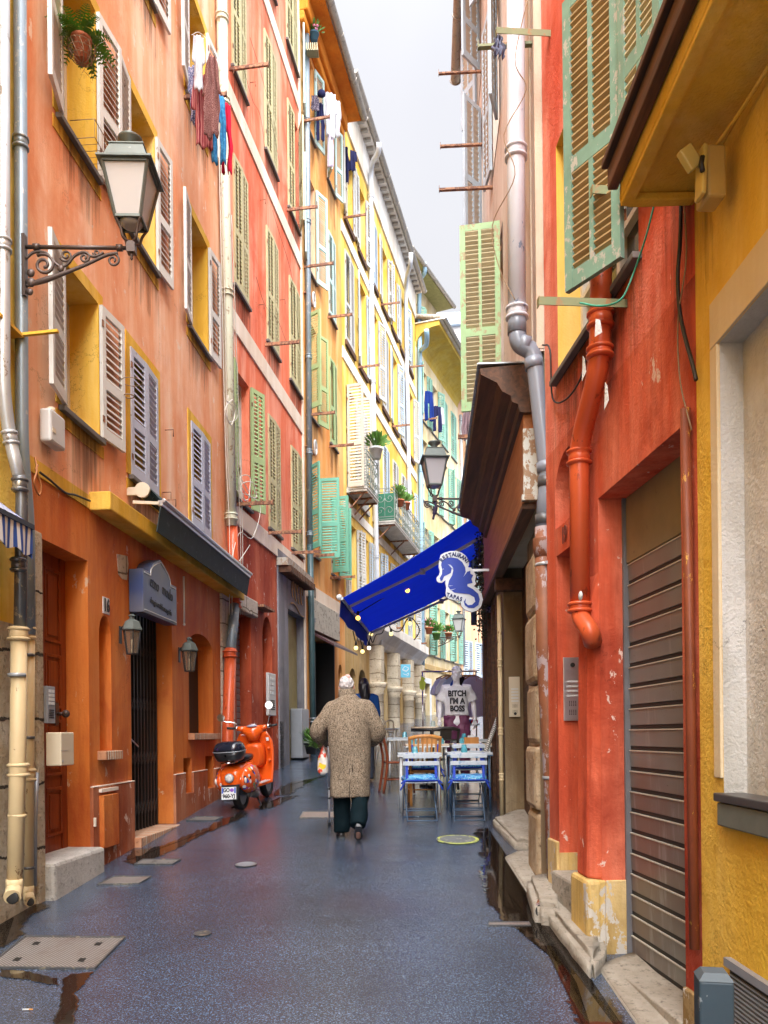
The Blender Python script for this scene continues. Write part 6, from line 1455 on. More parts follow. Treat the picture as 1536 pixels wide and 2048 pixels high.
def body_mesh(j, vox=.009):
    """one continuous body from joints: dict of Vectors"""
    b = MB()
    J = {k: Vector(v) for k, v in j.items() if not isinstance(v, (int, float))}
    hip = (J['lh']+J['rh'])/2; sh = (J['ls']+J['rs'])/2
    for t_, rx, ry in (): pass
    rings = []
    for f, rx, ry in ((-.12,.10,.09),(0,.165,.115),(.22,.155,.105),(.45,.15,.105),(.72,.175,.115),(.92,.165,.10),(1.02,.10,.075),(1.08,.06,.055)):
        c = hip.lerp(sh, f); rings.append(ell(c.x, c.y, c.z, rx, ry))
    b.ring(rings)
    b.tube([sh-Vector((0,0,.03)), (sh+J['neck'])/2, J['neck'], J['head']-Vector((0,.0,.03))], [.07,.056,.054,.05], 12)
    Mh = head_into(b, J['head'], 1.0, j.get('yaw', 0), j.get('pitch', 0))
    for s_ in 'lr':
        b.tube([sh.lerp(J[s_+'s'], .5), J[s_+'s'], J[s_+'s'].lerp(J[s_+'e'], .35), J[s_+'e'], J[s_+'e'].lerp(J[s_+'w'], .3), J[s_+'w']], [.06,.058,.050,.040,.042,.026], 12)
        hand_into(b, J[s_+'w'], J[s_+'d'], J[s_+'t'], j.get('curl', .35))
        b.tube([J[s_+'h']+Vector((0,0,.06)), J[s_+'h'], J[s_+'h'].lerp(J[s_+'k'], .4), J[s_+'k'], J[s_+'k'].lerp(J[s_+'a'], .3), J[s_+'a']], [.09,.092,.078,.055,.056,.036], 12)
        f = J[s_+'f'] - J[s_+'a']
        b.tube([J[s_+'a'], J[s_+'a']+f*.4+Vector((0,0,-.02)), J[s_+'f']], [.036,.036,.026], 10)
    return remesh(b, vox, 3), Mh
def fold(me, amp, sc, zs=.35, seed=0):
    me.update(); 
    for v in me.vertices:
        p = Vector((v.co.x*sc, v.co.y*sc, v.co.z*sc*zs + seed)); v.co += v.normal*(mnoise.noise(p)*amp)
    for p in me.polygons: p.use_smooth = True
def setmat(me, mats):
    me.materials.clear()
    for m in mats: me.materials.append(m)
    return me
skin = paint('old_skin', (.55,.30,.22), .55, .12, bs=0)
# ---- the old man with the stick
g0_ = ground(701, 1680); MX = Matrix.Translation(g0_)
man = thing('person', 'person in a long brown tweed coat walking away with a stick and bag', 'person', MX)
jm = dict(lh=(-.09,.03,.90), rh=(.10,.0,.90), lk=(-.09,.13,.48), rk=(.105,.06,.50), la=(-.095,.12,.09), ra=(.09,-.20,.19), lf=(-.115,.26,.04), rf=(.085,-.06,.035),
          ls=(-.165,.06,1.41), rs=(.155,.06,1.41), le=(-.335,.05,1.16), re=(.305,.08,1.14), lw=(-.305,.27,.985), rw=(.21,.30,1.03), ld=(.10,.45,-.55), rd=(-.5,.5,-.2), lt=(.8,.2,.3), rt=(0,.3,.9),
          neck=(-.015,.10,1.53), head=(-.03,.135,1.632), pitch=-.12, curl=.8)
me, Mh = body_mesh(jm); setmat(me, [skin]); body = link('body', me, man)
# white thinning hair: cap of short wavy tufts round a bald crown
b = MB(); rr = random.Random(3)
def hairfn(d): return 1+.05*mnoise.noise(Vector((d.x*6, d.y*6, d.z*6)))
b.sph((0,-.018,.012), (.0745,.094,.094), 26, 18, 0, Mh, hairfn)
for k in range(150):
    a = rr.uniform(0, 2*math.pi); e = rr.uniform(-.45, .9)
    d = Vector((math.cos(a)*math.cos(e), math.sin(a)*math.cos(e), math.sin(e)))
    if d.y > .45 and d.z < .4: continue
    q = Vector((d.x*.075, d.y*.094-.018, d.z*.094+.014)); b.sph(tuple(q), (rr.uniform(.007,.012),)*2+(rr.uniform(.010,.016),), 6, 5, 0, Mh)
hm = remesh(b, .006, 2); hair_m, nt, bs = newmat('white_grey_hair', .75, .2)
h_ = nz(nt, pos(nt), 60, 5, .7); L(nt, mix(nt, ramp(nt, h_, .35, .65), (.40,.375,.375), (.62,.59,.59)), bs.inputs['Base Color'])
hm.materials.append(hair_m); link('hair', hm, man)
b = MB(); b.sph((.012,-.045,.088), (.036,.042,.032), 14, 8, 0, Mh); b.build('bald_crown', paint('pink_scalp', (.62,.40,.36), .5, .1), man)
for o in list(bpy.data.objects):
    pass
tw, nt, bs = newmat('brown_tweed', .95, .1)
n1 = nz(nt, pos(nt), 120, 3, .85); n2 = nz(nt, pos(nt, (1,1,.35)), 90, 2, .7)
cw = mix(nt, ramp(nt, n1, .44, .56), (.036,.027,.019), (.32,.25,.18)); cw = mix(nt, mix(nt, .6, (0,0,0), ramp(nt, n2, .48, .6)), cw, (.35,.285,.21)); L(nt, cw, bs.inputs['Base Color']); bump(nt, bs, n1, .6, .004)
b = MB(); rings = []
for z, cx, cy, rx, ry in ((.455,.005,.03,.212,.135),(.60,.005,.03,.214,.137),(.80,.003,.03,.214,.140),(1.0,.0,.03,.212,.142),(1.15,-.005,.035,.215,.142),(1.28,-.008,.045,.224,.140),(1.38,-.010,.055,.228,.126),(1.44,-.012,.062,.205,.108),(1.485,-.015,.072,.150,.092),(1.515,-.018,.082,.100,.080),(1.54,-.02,.09,.080,.074)):
    rings.append(ell(cx, cy, z, rx, ry, 26, 2.5))
b.ring(rings)
def sleeve(S, E, W, r):
    S, E, W = Vector(S), Vector(E), Vector(W)
    b.tube(cat_rom([S+(Vector((-.01,.06,1.40))-S)*.55, S, S.lerp(E,.5)+Vector((0,-.01,.01)), E, E.lerp(W,.5), W], 4), [r[0]]*4+[r[0]]*4+[r[1]]*5+[r[2]]*4+[r[3]]*4, 14)
sleeve((-.185,.06,1.405), (-.335,.04,1.16), (-.310,.235,1.02), (.080,.078,.080,.072)); sleeve((.175,.06,1.405), (.305,.07,1.13), (.225,.27,1.04), (.080,.078,.080,.072))
me = remesh(b, .013, 5); fold(me, .022, 8, .28); fold(me, .005, 26, .5, 3); setmat(me, [tw]); coat = link('coat', me, man)
b = MB(); b.ring([ell(-.02,.095,1.50,.098,.088,22), ell(-.025,.10,1.545,.092,.084,22), ell(-.028,.105,1.595,.088,.082,22), ell(-.028,.105,1.60,.080,.074,22), ell(-.026,.10,1.54,.080,.072,22)]); b.build('collar', tw, coat)
b = MB(); b.box(-.004,.004,-.112,-.10,.46,.82); b.tube([(.03,-.115,.80),(.032,-.116,.72)], .004, 5); b.build('back_vent', flat('seam_shadow', (.05,.035,.025), .9), coat)
tr_m = paint('charcoal_trousers', (.0035,.010,.0135), .8, .35, bs=0, spec=.08)
b = MB()
for s_, off in (('l', 0), ('r', 0)):
    H_, K, A_ = Vector(jm[s_+'h']), Vector(jm[s_+'k']), Vector(jm[s_+'a'])
    b.tube(cat_rom([H_+Vector((0,0,.05)), H_.lerp(K,.5), K, K.lerp(A_,.5)+Vector((0,-.01,0)), A_+Vector((0,-.015,-.02))], 4), [.085]*4+[.090]*4+[.092]*4+[.090]*4+[.084], 14)
me = remesh(b, .012, 4); fold(me, .016, 11, .8, 7); setmat(me, [tr_m]); link('trousers', me, man)
shoe = flat('black_leather', (.012,.012,.013), .3)
def shoe_into(heel, toe, nrm, wdt=.048):
    heel, toe, nrm = Vector(heel), Vector(toe), Vector(nrm).normalized(); b = MB(); d = (toe-heel); sd = d.cross(nrm).normalized()
    R_ = []
    for f, w_, h in ((-.04,.020,.03),(.02,.034,.075),(.2,.036,.085),(.42,.038,.07),(.65,.046,.05),(.86,.044,.042),(1.0,.028,.034),(1.03,.010,.02)):
        c = heel+d*f; R_.append([c + sd*(math.cos(a)*w_) + nrm*(h*.5 + math.sin(a)*h*.5) for a in [2*math.pi*k/12 for k in range(12)]])
    b.ring(R_); S = []
    for f, w_ in ((-.05,.02),(.02,.036),(.4,.034),(.7,.047),(.95,.036),(1.05,.012)):
        c = heel+d*f; S.append([c+sd*w_-nrm*.012, c+sd*w_+nrm*.008, c-sd*w_+nrm*.008, c-sd*w_-nrm*.012])
    b.ring(S, 1, False); return b
sole = flat('sole_grey', (.05,.055,.06), .5)
shoe_into((-.095,.07,.016), (-.13,.30,.036), (0,-.08,1)).build('shoe', [shoe, sole], man)
shoe_into((.095,-.265,.175), (.085,-.03,.018), (0,.55,.8)).build('shoe', [shoe, sole], man)
# stick and bag are held: things of their own
tip = ground(659, 1650); top = at(657, 1492, 8.72)
t = thing('walking_stick', 'grey metal walking stick with black clips and rubber foot held by the person in tweed', 'walking stick', Matrix.Translation(tip))
d_ = top-tip; b = MB(); b.tube([d_*.03, d_*.5], .010, 10); b.tube([d_*.5, d_*1.0], .012, 10); b.build('shaft', flat('grey_shaft', (.66,.66,.68), .4), t)
b = MB(); b.tube([Vector((0,0,0)), d_*.035], [.019,.015], 10); b.build('rubber_foot', M['rubber'], t)
for f in (.36, .48): b = MB(); b.tube([d_*(f-.008), d_*(f+.008)], .017, 10); b.build('clip', M['rubber'], t)
b = MB(); b.tube(cat_rom([d_, d_+Vector((0,.0,.02)), d_+Vector((.0,.06,.03)), d_+Vector((.01,.11,.02))]), .014, 8); b.build('handle', M['rubber'], t)
bg_ = at(646, 1512, 8.62)
t = thing('shopping_bag', 'red white and yellow plastic bag hanging from the walking hand', 'bag', Matrix.Translation(bg_))
pb, nt, bs = newmat('printed_plastic', .35, .4); v = nz(nt, pos(nt), 16, 2); cA_ = mix(nt, ramp(nt, v, .44, .50), (.62,.06,.02), (.70,.66,.62)); cA_ = mix(nt, ramp(nt, nz(nt, pos(nt), 13, 1), .60, .64), cA_, (.72,.50,.02)); L(nt, cA_, bs.inputs['Base Color'])
b = MB(); b.ring([ell(0,0,-.20,.03,.03,14), ell(.0,0,-.175,.055,.045,14), ell(0,0,-.10,.06,.05,14), ell(-.005,0,-.02,.05,.04,14), ell(0,0,.05,.03,.02,14), ell(.005,0,.10,.012,.012,14)]); me = remesh(b, .008, 2); fold(me, .014, 22, .5); setmat(me, [pb]); link('bag', me, t)
b = MB(); b.tube([(0,0,.09),(.01,-.02,.16)], .008, 6); b.build('handle', pb, t)
b = MB(); rr = random.Random(5)
for k in range(60):
    a = rr.uniform(0, 6.28); l = rr.uniform(.08,.20); p0 = Vector((rr.uniform(-.03,.01), 0, rr.uniform(.05,.09))); d2 = Vector((math.cos(a)*.8-.45, math.sin(a)*.6-.2, rr.uniform(-.1,.9))).normalized()
    s_ = d2.cross(Vector((0,0,1))).normalized()*.009; m_ = p0+d2*l*.6+Vector((0,0,.015)); b.add([p0, m_+s_, p0+d2*l, m_-s_], [(0,1,2,3)])
tag(b.build('leafy_bunch', M['leaf'], None, Matrix.Translation(bg_+Vector((-.06,-.02,.02)))), 'bunch of green leaves sticking out of the shopping bag', 'vegetables')
# ---- dark haired woman beyond
gw_ = ground(727, 1561); t = thing('person', 'person with long black hair and a blue top, mostly hidden behind the tweed coat', 'person', Matrix.Translation((gw_.x+.02, gw_.y, gw_.z)))
jw = dict(lh=(-.09,0,.88), rh=(.09,0,.88), lk=(-.09,.05,.48), rk=(.09,-.02,.48), la=(-.09,0,.08), ra=(.09,-.08,.08), lf=(-.10,.14,.03), rf=(.10,.06,.03), ls=(-.17,0,1.36), rs=(.17,0,1.36), le=(-.21,-.02,1.10), re=(.21,-.02,1.10), lw=(-.20,.12,.92), rw=(.20,.12,.92), ld=(0,.4,-.9), rd=(0,.4,-.9), lt=(.6,.6,0), rt=(-.6,.6,0), neck=(0,.02,1.45), head=(0,.04,1.555), curl=.5)
me, Mh = body_mesh(jw, .012); setmat(me, [skin]); link('body', me, t)
hb = flat('black_hair', (.010,.010,.014), .35)
b = MB(); b.sph((0,-.014,.02), (.086,.104,.108), 18, 12, 0, Mh); b.ring([ell(0,-.02,1.58,.085,.09,16), ell(.01,-.05,1.48,.095,.085,16), ell(.02,-.08,1.36,.085,.06,16), ell(.03,-.10,1.24,.045,.03,16)]); me = remesh(b, .012, 3); fold(me, .01, 30, .1); setmat(me, [hb]); link('hair', me, t)
b = MB(); b.ring([ell(0,0,.82,.19,.13), ell(0,0,1.0,.17,.12), ell(0,0,1.2,.19,.13), ell(0,0,1.34,.19,.11), ell(0,0,1.42,.10,.085)])
for s_ in 'lr': b.tube([Vector(jw[s_+'s'])*.8+Vector((0,0,.27)), jw[s_+'s'], jw[s_+'e'], jw[s_+'w']], [.07,.075,.065,.055], 10)
me = remesh(b, .016, 4); setmat(me, [cloth_mat('blue_top', (.015,.06,.22))]); link('top', me, t)
b = MB()
for s_ in 'lr': b.tube([Vector(jw[s_+'h'])+Vector((0,0,.05)), jw[s_+'h'], jw[s_+'k'], Vector(jw[s_+'a'])+Vector((0,0,-.05))], [.10,.105,.075,.06], 10)
me = remesh(b, .016, 3); setmat(me, [flat('dark_jeans', (.02,.025,.04), .8)]); link('trousers', me, t)
# ---- shop mannequin in a printed shirt (faces the camera)
DM = 12.9; gm_ = Vector(((913-768)/1600*DM+.005, DM, gz(DM)))
t = thing('mannequin', 'white male shop mannequin in a printed grey shirt and purple trousers before a clothes rack', 'mannequin', Matrix.Translation(gm_) @ RZ(R(180)))
jn = dict(lh=(-.09,0,.93), rh=(.09,0,.93), lk=(-.12,.04,.50), rk=(.10,.02,.50), la=(-.13,0,.09), ra=(.11,0,.09), lf=(-.16,.15,.03), rf=(.13,.15,.03), ls=(-.20,0,1.50), rs=(.20,0,1.50), le=(-.275,.0,1.22), re=(.275,.0,1.22), lw=(-.285,.06,.98), rw=(.285,.06,.98), ld=(.05,.25,-.9), rd=(-.05,.25,-.9), lt=(.5,.8,0), rt=(-.5,.8,0), neck=(0,.01,1.58), head=(0,.03,1.712), yaw=R(-32), curl=.3)
me, Mh = body_mesh(jn, .008); mw = flat('mannequin_white', (.88,.87,.88), .4); setmat(me, [mw]); link('body', me, t)
b = MB(); rr = random.Random(8); b.sph((0,-.018,.030), (.080,.098,.096), 20, 14, 0, Mh)
for k in range(60):
    a = rr.uniform(0, 6.28); e = rr.uniform(.05, 1.3); d2 = Vector((math.cos(a)*math.cos(e), math.sin(a)*math.cos(e), math.sin(e)))
    if d2.y > .5 and d2.z < .5: continue
    b.sph((d2.x*.080, d2.y*.098-.018, d2.z*.098+.03), (.02,.016,.014), 7, 5, 0, Mh)
me = remesh(b, .008, 2); setmat(me, [mw]); link('hair', me, t)
ts = cloth_mat('grey_marl_jersey', (.78,.77,.78), None, 90)
b = MB(); b.ring([ell(0,.0,1.05,.195,.135,22), ell(0,.0,1.15,.19,.132,22), ell(0,.0,1.3,.195,.14,22), ell(0,.0,1.42,.20,.138,22), ell(0,.0,1.48,.175,.11,22), ell(0,.0,1.515,.11,.085,22), ell(0,.005,1.53,.075,.07,22)])
for s_, x in (('l',-1),('r',1)): b.tube([(x*.10,0,1.455), (x*.18,0,1.46), (x*.235,0,1.37), (x*.268,0,1.28)], [.075,.078,.072,.080], 14)
me = remesh(b, .012, 4); fold(me, .020, 12, .6, 2); setmat(me, [ts]); sh_ = link('shirt', me, t)
# print: letters wrapped on the chest
b = MB(); Mt = RZ(R(180))
for z, word, sz in ((1.395,'B!TCH',.118),(1.275,"I'M A",.118),(1.155,'BOSS',.118)): text_into(b, word, sz*1.05, Matrix.Translation((0,.0,z)) @ RZ(R(180)), 0, .001, .82 if word != "I'M A" else .9, .006)
for i, v_ in enumerate(b.v):
    x = v_.x; b.v[i] = Vector((x, .150*math.sqrt(max(0, 1-(x/.26)**2)) + (.004 if v_.y > 0 else .0) , v_.z))
b.build('shirt_print', flat('black_print', (.03,.03,.035), .7), sh_)
b = MB()
for s_ in 'lr': b.tube(cat_rom([Vector(jn[s_+'h'])+Vector((0,0,.12)), jn[s_+'h'], Vector(jn[s_+'h']).lerp(Vector(jn[s_+'k']),.5), jn[s_+'k'], Vector(jn[s_+'a'])+Vector((0,0,-.02))], 4), [.125]*4+[.125]*4+[.105]*4+[.085]*4+[.075], 14)
me = remesh(b, .013, 4); fold(me, .02, 13, .9, 5); setmat(me, [paint('plum_twill', (.17,.045,.10), .55, .2)]); link('trousers', me, t)
# ------------------------------------------------------------------ SCOOTER
rc = ground(484, 1620); fc = ground(541, 1585)
hd = math.atan2(1.28, .19)
sc_ = thing('motor_scooter', 'orange scooter covered in stickers with a black top box parked by the salmon house', 'scooter', Matrix.Translation(rc) @ RZ(hd) @ RY(-math.atan(SLOPE*.97)) @ RX(R(-3)) @ Matrix.Scale(.90, 4))
om = paint('orange_enamel', (.72,.10,.010), .18, .08, bs=0, spec=.6)
od = paint('orange_inner', (.62,.085,.010), .35, .08, bs=0)
stk, nt, bs = newmat('sticker_bombed_orange', .25, .5)
vr = nt.nodes.new('ShaderNodeTexVoronoi'); vr.inputs['Scale'].default_value = 17; L(nt, pos(nt, (1,1,1)), vr.inputs['Vector'])
hs_ = nt.nodes.new('ShaderNodeSeparateColor'); L(nt, vr.outputs['Color'], hs_.inputs[0])
cr_ = nt.nodes.new('ShaderNodeValToRGB'); cr_.color_ramp.interpolation = 'CONSTANT'; els = cr_.color_ramp.elements
els[0].position = 0; els[0].color = (.03,.07,.40,1); els[1].position = .2; els[1].color = (.66,.66,.64,1)
for p_, c_ in ((.38,(.25,.04,.30,1)),(.5,(.02,.02,.03,1)),(.62,(.10,.35,.12,1)),(.72,(.72,.10,.01,1)),(.88,(.70,.45,.05,1))): e = els.new(p_); e.color = c_
L(nt, hs_.outputs[0], cr_.inputs['Fac'])
L(nt, mix(nt, ramp(nt, vr.outputs['Distance'], .40, .44), cr_.outputs['Color'], (.66,.09,.010)), bs.inputs['Base Color'])
bk = flat('black_plastic', (.014,.015,.018), .32); gl = flat('gloss_black', (.012,.014,.024), .12)
def wheel(x):
    b = MB(); r, w_ = .225, .055
    prof = [(r-.055,-w_*.8),(r-.01,-w_),(r+.012,-w_*.6),(r+.02,0),(r+.012,w_*.6),(r-.01,w_),(r-.055,w_*.8),(r-.06,0)]
    n = 28; vs = [(pr_[0]*math.cos(2*math.pi*i/n), pr_[1], pr_[0]*math.sin(2*math.pi*i/n)) for i in range(n) for pr_ in prof]; k = len(prof)
    b.add(vs, [(i*k+j, i*k+(j+1)%k, ((i+1)%n)*k+(j+1)%k, ((i+1)%n)*k+j) for i in range(n) for j in range(k)], 0, True)
    o = b.build('wheel', M['rubber'], sc_, T(x,0,.245))
    b = MB(); b.cyl((0,-.035,0),(0,.035,0),.165,n=20); b.cyl((0,-.06,0),(0,.06,0),.05,n=12)
    for i in range(5): a = i*1.2566; b.bar((.04*math.cos(a),.04,.04*math.sin(a)),(.15*math.cos(a),.04,.15*math.sin(a)),.03,.02)
    b.build('rim', M['greymetal'], o)
wheel(0); wheel(1.26)
b = MB(); b.bar((0,.10,.24),(.42,.12,.28),.09,.10); b.cyl((.05,.06,.25),(.05,.17,.25),.12,n=16); b.cyl((.30,.06,.27),(.30,.18,.27),.10,n=16); b.build('engine', bk, sc_)
b = MB(); b.tube([(.36,-.14,.20),(.15,-.17,.20),(-.12,-.17,.25)], [.03,.055,.05], 12); b.cyl((-.12,-.17,.25),(-.16,-.17,.257),.028,n=10); b.build('exhaust', paint('black_silencer', (.05,.05,.05), .4, .3), sc_)
# tail body: loft of rounded sections along x
def sec(x, w_, z0, z1, n=18, p=3.0):
    return [Vector((x, math.copysign(abs(math.cos(a))**(2/p), math.cos(a))*w_, (z0+z1)/2 + math.copysign(abs(math.sin(a))**(2/p), math.sin(a))*(z1-z0)/2)) for a in [2*math.pi*i/n for i in range(n)]]
b = MB(); b.ring([sec(-.40,.10,.40,.58), sec(-.36,.16,.36,.63), sec(-.22,.19,.33,.68), sec(0,.20,.36,.71), sec(.22,.19,.34,.71), sec(.38,.15,.28,.62), sec(.45,.12,.27,.50)]); b.build('tail_body', om, sc_)
for y in (-1, 1):
    b = MB(); b.sph((-.02, y*.165, .465), (.37,.115,.205), 24, 14, 0, None, lambda d: 1-.12*max(0, d.x)+.05*max(0,-d.z)); b.build('side_cowl', stk, sc_)
b = MB(); b.add([(-.40,-.13,.42),(-.40,.13,.42),(-.47,.11,.22),(-.47,-.11,.22),(-.37,-.13,.42),(-.37,.13,.42),(-.44,.11,.22),(-.44,-.11,.22)], [(0,1,2,3),(7,6,5,4),(0,4,5,1),(1,5,6,2),(2,6,7,3),(3,7,4,0)]); b.ring([sec(-.36,.10,.26,.42), sec(-.2,.13,.24,.40), sec(.1,.12,.20,.36)]); b.build('mudguard', bk, sc_)
Mp = T(-.478, .0, .315) @ RY(R(14)) @ RZ(R(-90))
b = MB(); b.box(-.105,.105,-.004,.004,-.085,.085, 0, Mp); b.box(-.10,-.078,-.0055,-.004,.0,.078, 1, Mp); b.box(.078,.10,-.0055,-.004,.0,.078, 1, Mp)
pl = b.build('number_plate', [M['whitepaint'], flat('plate_blue', (.02,.08,.45), .4)], sc_)
b = MB(); text_into(b, 'GO', .072, Mp @ T(-.035,-.006,.042), 0, .001, .85, .003); text_into(b, '960-YJ', .072, Mp @ T(0,-.006,-.042), 0, .001, .92, .003); b.build('plate_lettering', flat('plate_black', (.015,.015,.02), .6), pl)
b = MB(); b.sph((0,0,0), (.030,.004,.026), 10, 6, 0, Mp @ T(.045,-.006,.042)); b.build('plate_sticker', flat('purple_sticker', (.22,.07,.42), .5), pl)
Ml = T(-.405,0,.515) @ RY(R(-90+8))
b = MB(); b.lathe([(.060,-.02),(.066,.0),(.062,.02),(.055,.024)], (0,0,0), 20, 0, Ml); b.build('light_housing', M['greymetal'], sc_)
b = MB(); b.sph((0,0,.02), (.052,.052,.014), 18, 8, 0, Ml)
for i in range(7):
    a = i*1.047; r = .028 if i < 6 else 0; b.cyl((r*math.cos(a), r*math.sin(a), .03), (r*math.cos(a), r*math.sin(a), .038), .009, n=8, M=Ml)
b.build('tail_light', flat('clear_led_lens', (.62,.60,.58), .15), sc_)
for y in (-1, 1): b = MB(); b.sph((-.36,y*.215,.47), (.03,.016,.045), 12, 8); b.build('indicator', flat('clear_indicator', (.66,.62,.58), .15), sc_)
b = MB(); b.ring([sec(-.16,.10,.69,.75,16), sec(-.10,.155,.69,.79,16), sec(.2,.15,.70,.80,16), sec(.40,.11,.69,.78,16), sec(.46,.07,.66,.74,16)]); b.build('seat', bk, sc_)
b = MB(); 
for y in (-.08, .08): b.tube([(-.10,y,.72),(-.25,y,.73),(-.44,y,.73)], .011, 8)
b.tube([(-.44,-.08,.73),(-.46,0,.73),(-.44,.08,.73)], .011, 8); b.build('luggage_rack', M['chrome'], sc_)
# top box
def sq(cx, z, rx, ry, n=28, p=3.2): return [Vector((cx + math.copysign(abs(math.cos(a))**(2/p), math.cos(a))*rx, math.copysign(abs(math.sin(a))**(2/p), math.sin(a))*ry, z)) for a in [2*math.pi*i/n for i in range(n)]]
b = MB(); b.ring([sq(-.30,.745,.12,.15), sq(-.30,.76,.155,.175), sq(-.30,.82,.18,.20), sq(-.30,.875,.19,.212)]); tb = b.build('top_box', bk, sc_)
b = MB(); b.ring([sq(-.30,.885,.192,.214), sq(-.30,.93,.185,.205), sq(-.295,.975,.165,.185), sq(-.29,1.005,.135,.15), sq(-.285,1.02,.08,.09)]); b.build('lid', gl, tb)
b = MB(); b.ring([sq(-.30,.874,.196,.218), sq(-.30,.886,.196,.218)]); b.build('chrome_strip', M['greymetal'], tb)
b = MB(); b.cyl((-.485,0,.835),(-.492,0,.835),.016,n=12); b.build('lock', M['chrome'], tb)
b = MB(); b.add([(-.482,-.13,.915),(-.482,.13,.915),(-.47,.11,.945),(-.47,-.11,.945)], [(0,1,2,3)]); b.build('reflector', flat('smoked_lens', (.03,.01,.05), .1), tb)
# floor, tunnel, leg shield
b = MB(); b.add([(.36,-.15,.27),(.80,-.22,.27),(.80,.22,.27),(.36,.15,.27),(.36,-.15,.31),(.80,-.22,.31),(.80,.22,.31),(.36,.15,.31)], [(3,2,1,0),(4,5,6,7),(0,1,5,4),(1,2,6,5),(2,3,7,6),(3,0,4,7)])
b.ring([sec(.34,.06,.29,.40,12), sec(.6,.055,.29,.37,12), sec(.86,.06,.29,.42,12)]); b.build('floorboard', om, sc_, bevel=.008)
for y in (-.19,-.155,-.12,.12,.155,.19):
    b = MB(); b.bar((.50,y*.9,.316),(.84,y*1.08,.318),.014,.012); b.bar((.84,y*1.08,.318),(.90,y*1.12,.40),.014,.012); b.build('rubber_strip', M['whitepaint'], sc_)
N, K = 12, 14; vs = []
for k in range(K+1):
    f = k/K; z = .28+.78*f; x = .80+.11*f - .10*max(0, f-.0)**1.2 + .03*math.sin(f*3.1)
    wd_ = .245+.05*math.sin(min(1,f*1.3)*math.pi*.5) if f < .75 else .295-.30*(f-.75)**1.5*2.2
    for i in range(N+1):
        q = i/N*2-1; vs.append((x-.05*q*q+.04, q*wd_, z))
m_ = len(vs); vs += [(a+.022, b_, c_) for a, b_, c_ in vs]
fs = [(k*(N+1)+i, k*(N+1)+i+1, (k+1)*(N+1)+i+1, (k+1)*(N+1)+i) for k in range(K) for i in range(N)]
b = MB(); b.add(vs, fs+[tuple(m_+q for q in reversed(f)) for f in fs], 0, True)
edge = [i for i in range(N+1)] + [k*(N+1)+N for k in range(1,K+1)] + [K*(N+1)+i for i in range(N-1,-1,-1)] + [k*(N+1) for k in range(K-1,0,-1)]
b.add(vs, [(edge[i], edge[(i+1)%len(edge)], m_+edge[(i+1)%len(edge)], m_+edge[i]) for i in range(len(edge))]); b.build('leg_shield', om, sc_)
b = MB(); b.ring([sec(.70,.10,.55,.86,16), sec(.76,.15,.52,.90,16), sec(.88,.17,.50,.92,16)]); b.build('glove_box', od, sc_)
b = MB(); b.box(.815,.83,-.235,-.195,.92,.97); b.build('sticker', M['whitepaint'], sc_)
for z in (.62,.80): b = MB(); b.sph((.80,-.225,z), (.03,.028,.028), 10, 8); b.build('knob', od, sc_)
b = MB(); b.tube([(.84,0,.95),(.88,0,.6),(1.0,0,.45),(1.16,0,.35),(1.26,0,.25)], [.07,.065,.06,.05,.04], 12); b.build('steering_column', om, sc_)
b = MB(); b.sph((1.22,0,.36), (.27,.10,.17), 20, 12, 0, None, lambda d: 1 if d.z > -.15 else .75); b.build('front_mudguard', om, sc_)
# headset and handlebar (turned to the left a little)
hb_ = bpy.data.objects.new('handlebar', None); 
Mh_ = T(.80,0,1.09) @ RZ(R(12))
b = MB(); b.ring([ell(0,0,-.15,.075,.085,18), ell(0,0,-.06,.09,.12,18), ell(.02,0,.0,.115,.17,18), ell(.03,0,.06,.10,.12,18), ell(.035,0,.085,.05,.06,18)], M=Mh_)
for y in (-1,1): b.tube([(.02,y*.08,.02),(.0,y*.17,.035),(-.015,y*.25,.05)], [.055,.042,.026], 12, M=Mh_)
b.build('headset', om, sc_)
b = MB(); b.sph((.145,0,.01), (.03,.085,.085), 16, 10, 0, Mh_); b.build('headlight', flat('headlight_glass', (.6,.6,.58), .1), sc_)
b = MB(); b.sph((-.045,0,.072), (.055,.085,.02), 14, 8, 0, Mh_); b.build('speedometer', flat('dial_glass', (.30,.32,.42), .1), sc_)
for y in (-1,1):
    b = MB(); b.cyl((-.02,y*.25,.05),(-.045,y*.38,.065),.019,n=10,M=Mh_); b.build('grip', M['rubber'], sc_)
    b = MB(); b.tube([(.0,y*.24,.05),(.035,y*.30,.045),(.03,y*.37,.05)], .008, 6, M=Mh_); b.cyl((-.02,y*.22,.05),(-.025,y*.26,.053),.03,n=10,M=Mh_); b.build('brake_lever', M['chrome'], sc_)
    h2 = .20 if y < 0 else .06; b = MB(); b.tube(cat_rom([(.0,y*.22,.06),(-.01,y*.25,.13),(-.02,y*(.28 if y<0 else .40),.13+h2*.6),(-.02,y*(.28 if y<0 else .44),.13+h2)]), .007, 6, M=Mh_)
    ms_ = b.build('mirror', M['chrome'], sc_)
    b = MB(); q = (-.03, y*(.28 if y<0 else .46), .17+h2); b.cyl((q[0]+.015,q[1],q[2]),(q[0]-.01,q[1],q[2]),.058,n=18,M=Mh_); b.build('mirror_glass', [flat('mirror_face', (.75,.72,.62), .04, 1.0)], ms_)
b = MB(); b.tube([(.34,-.10,.22),(.28,-.20,.02),(.16,-.21,.01)], .012, 8); b.tube([(.34,.10,.22),(.28,.20,.02),(.16,.21,.01)], .012, 8); b.cyl((.34,-.12,.22),(.34,.12,.22),.012,n=8); b.build('centre_stand', M['blackiron'], sc_)
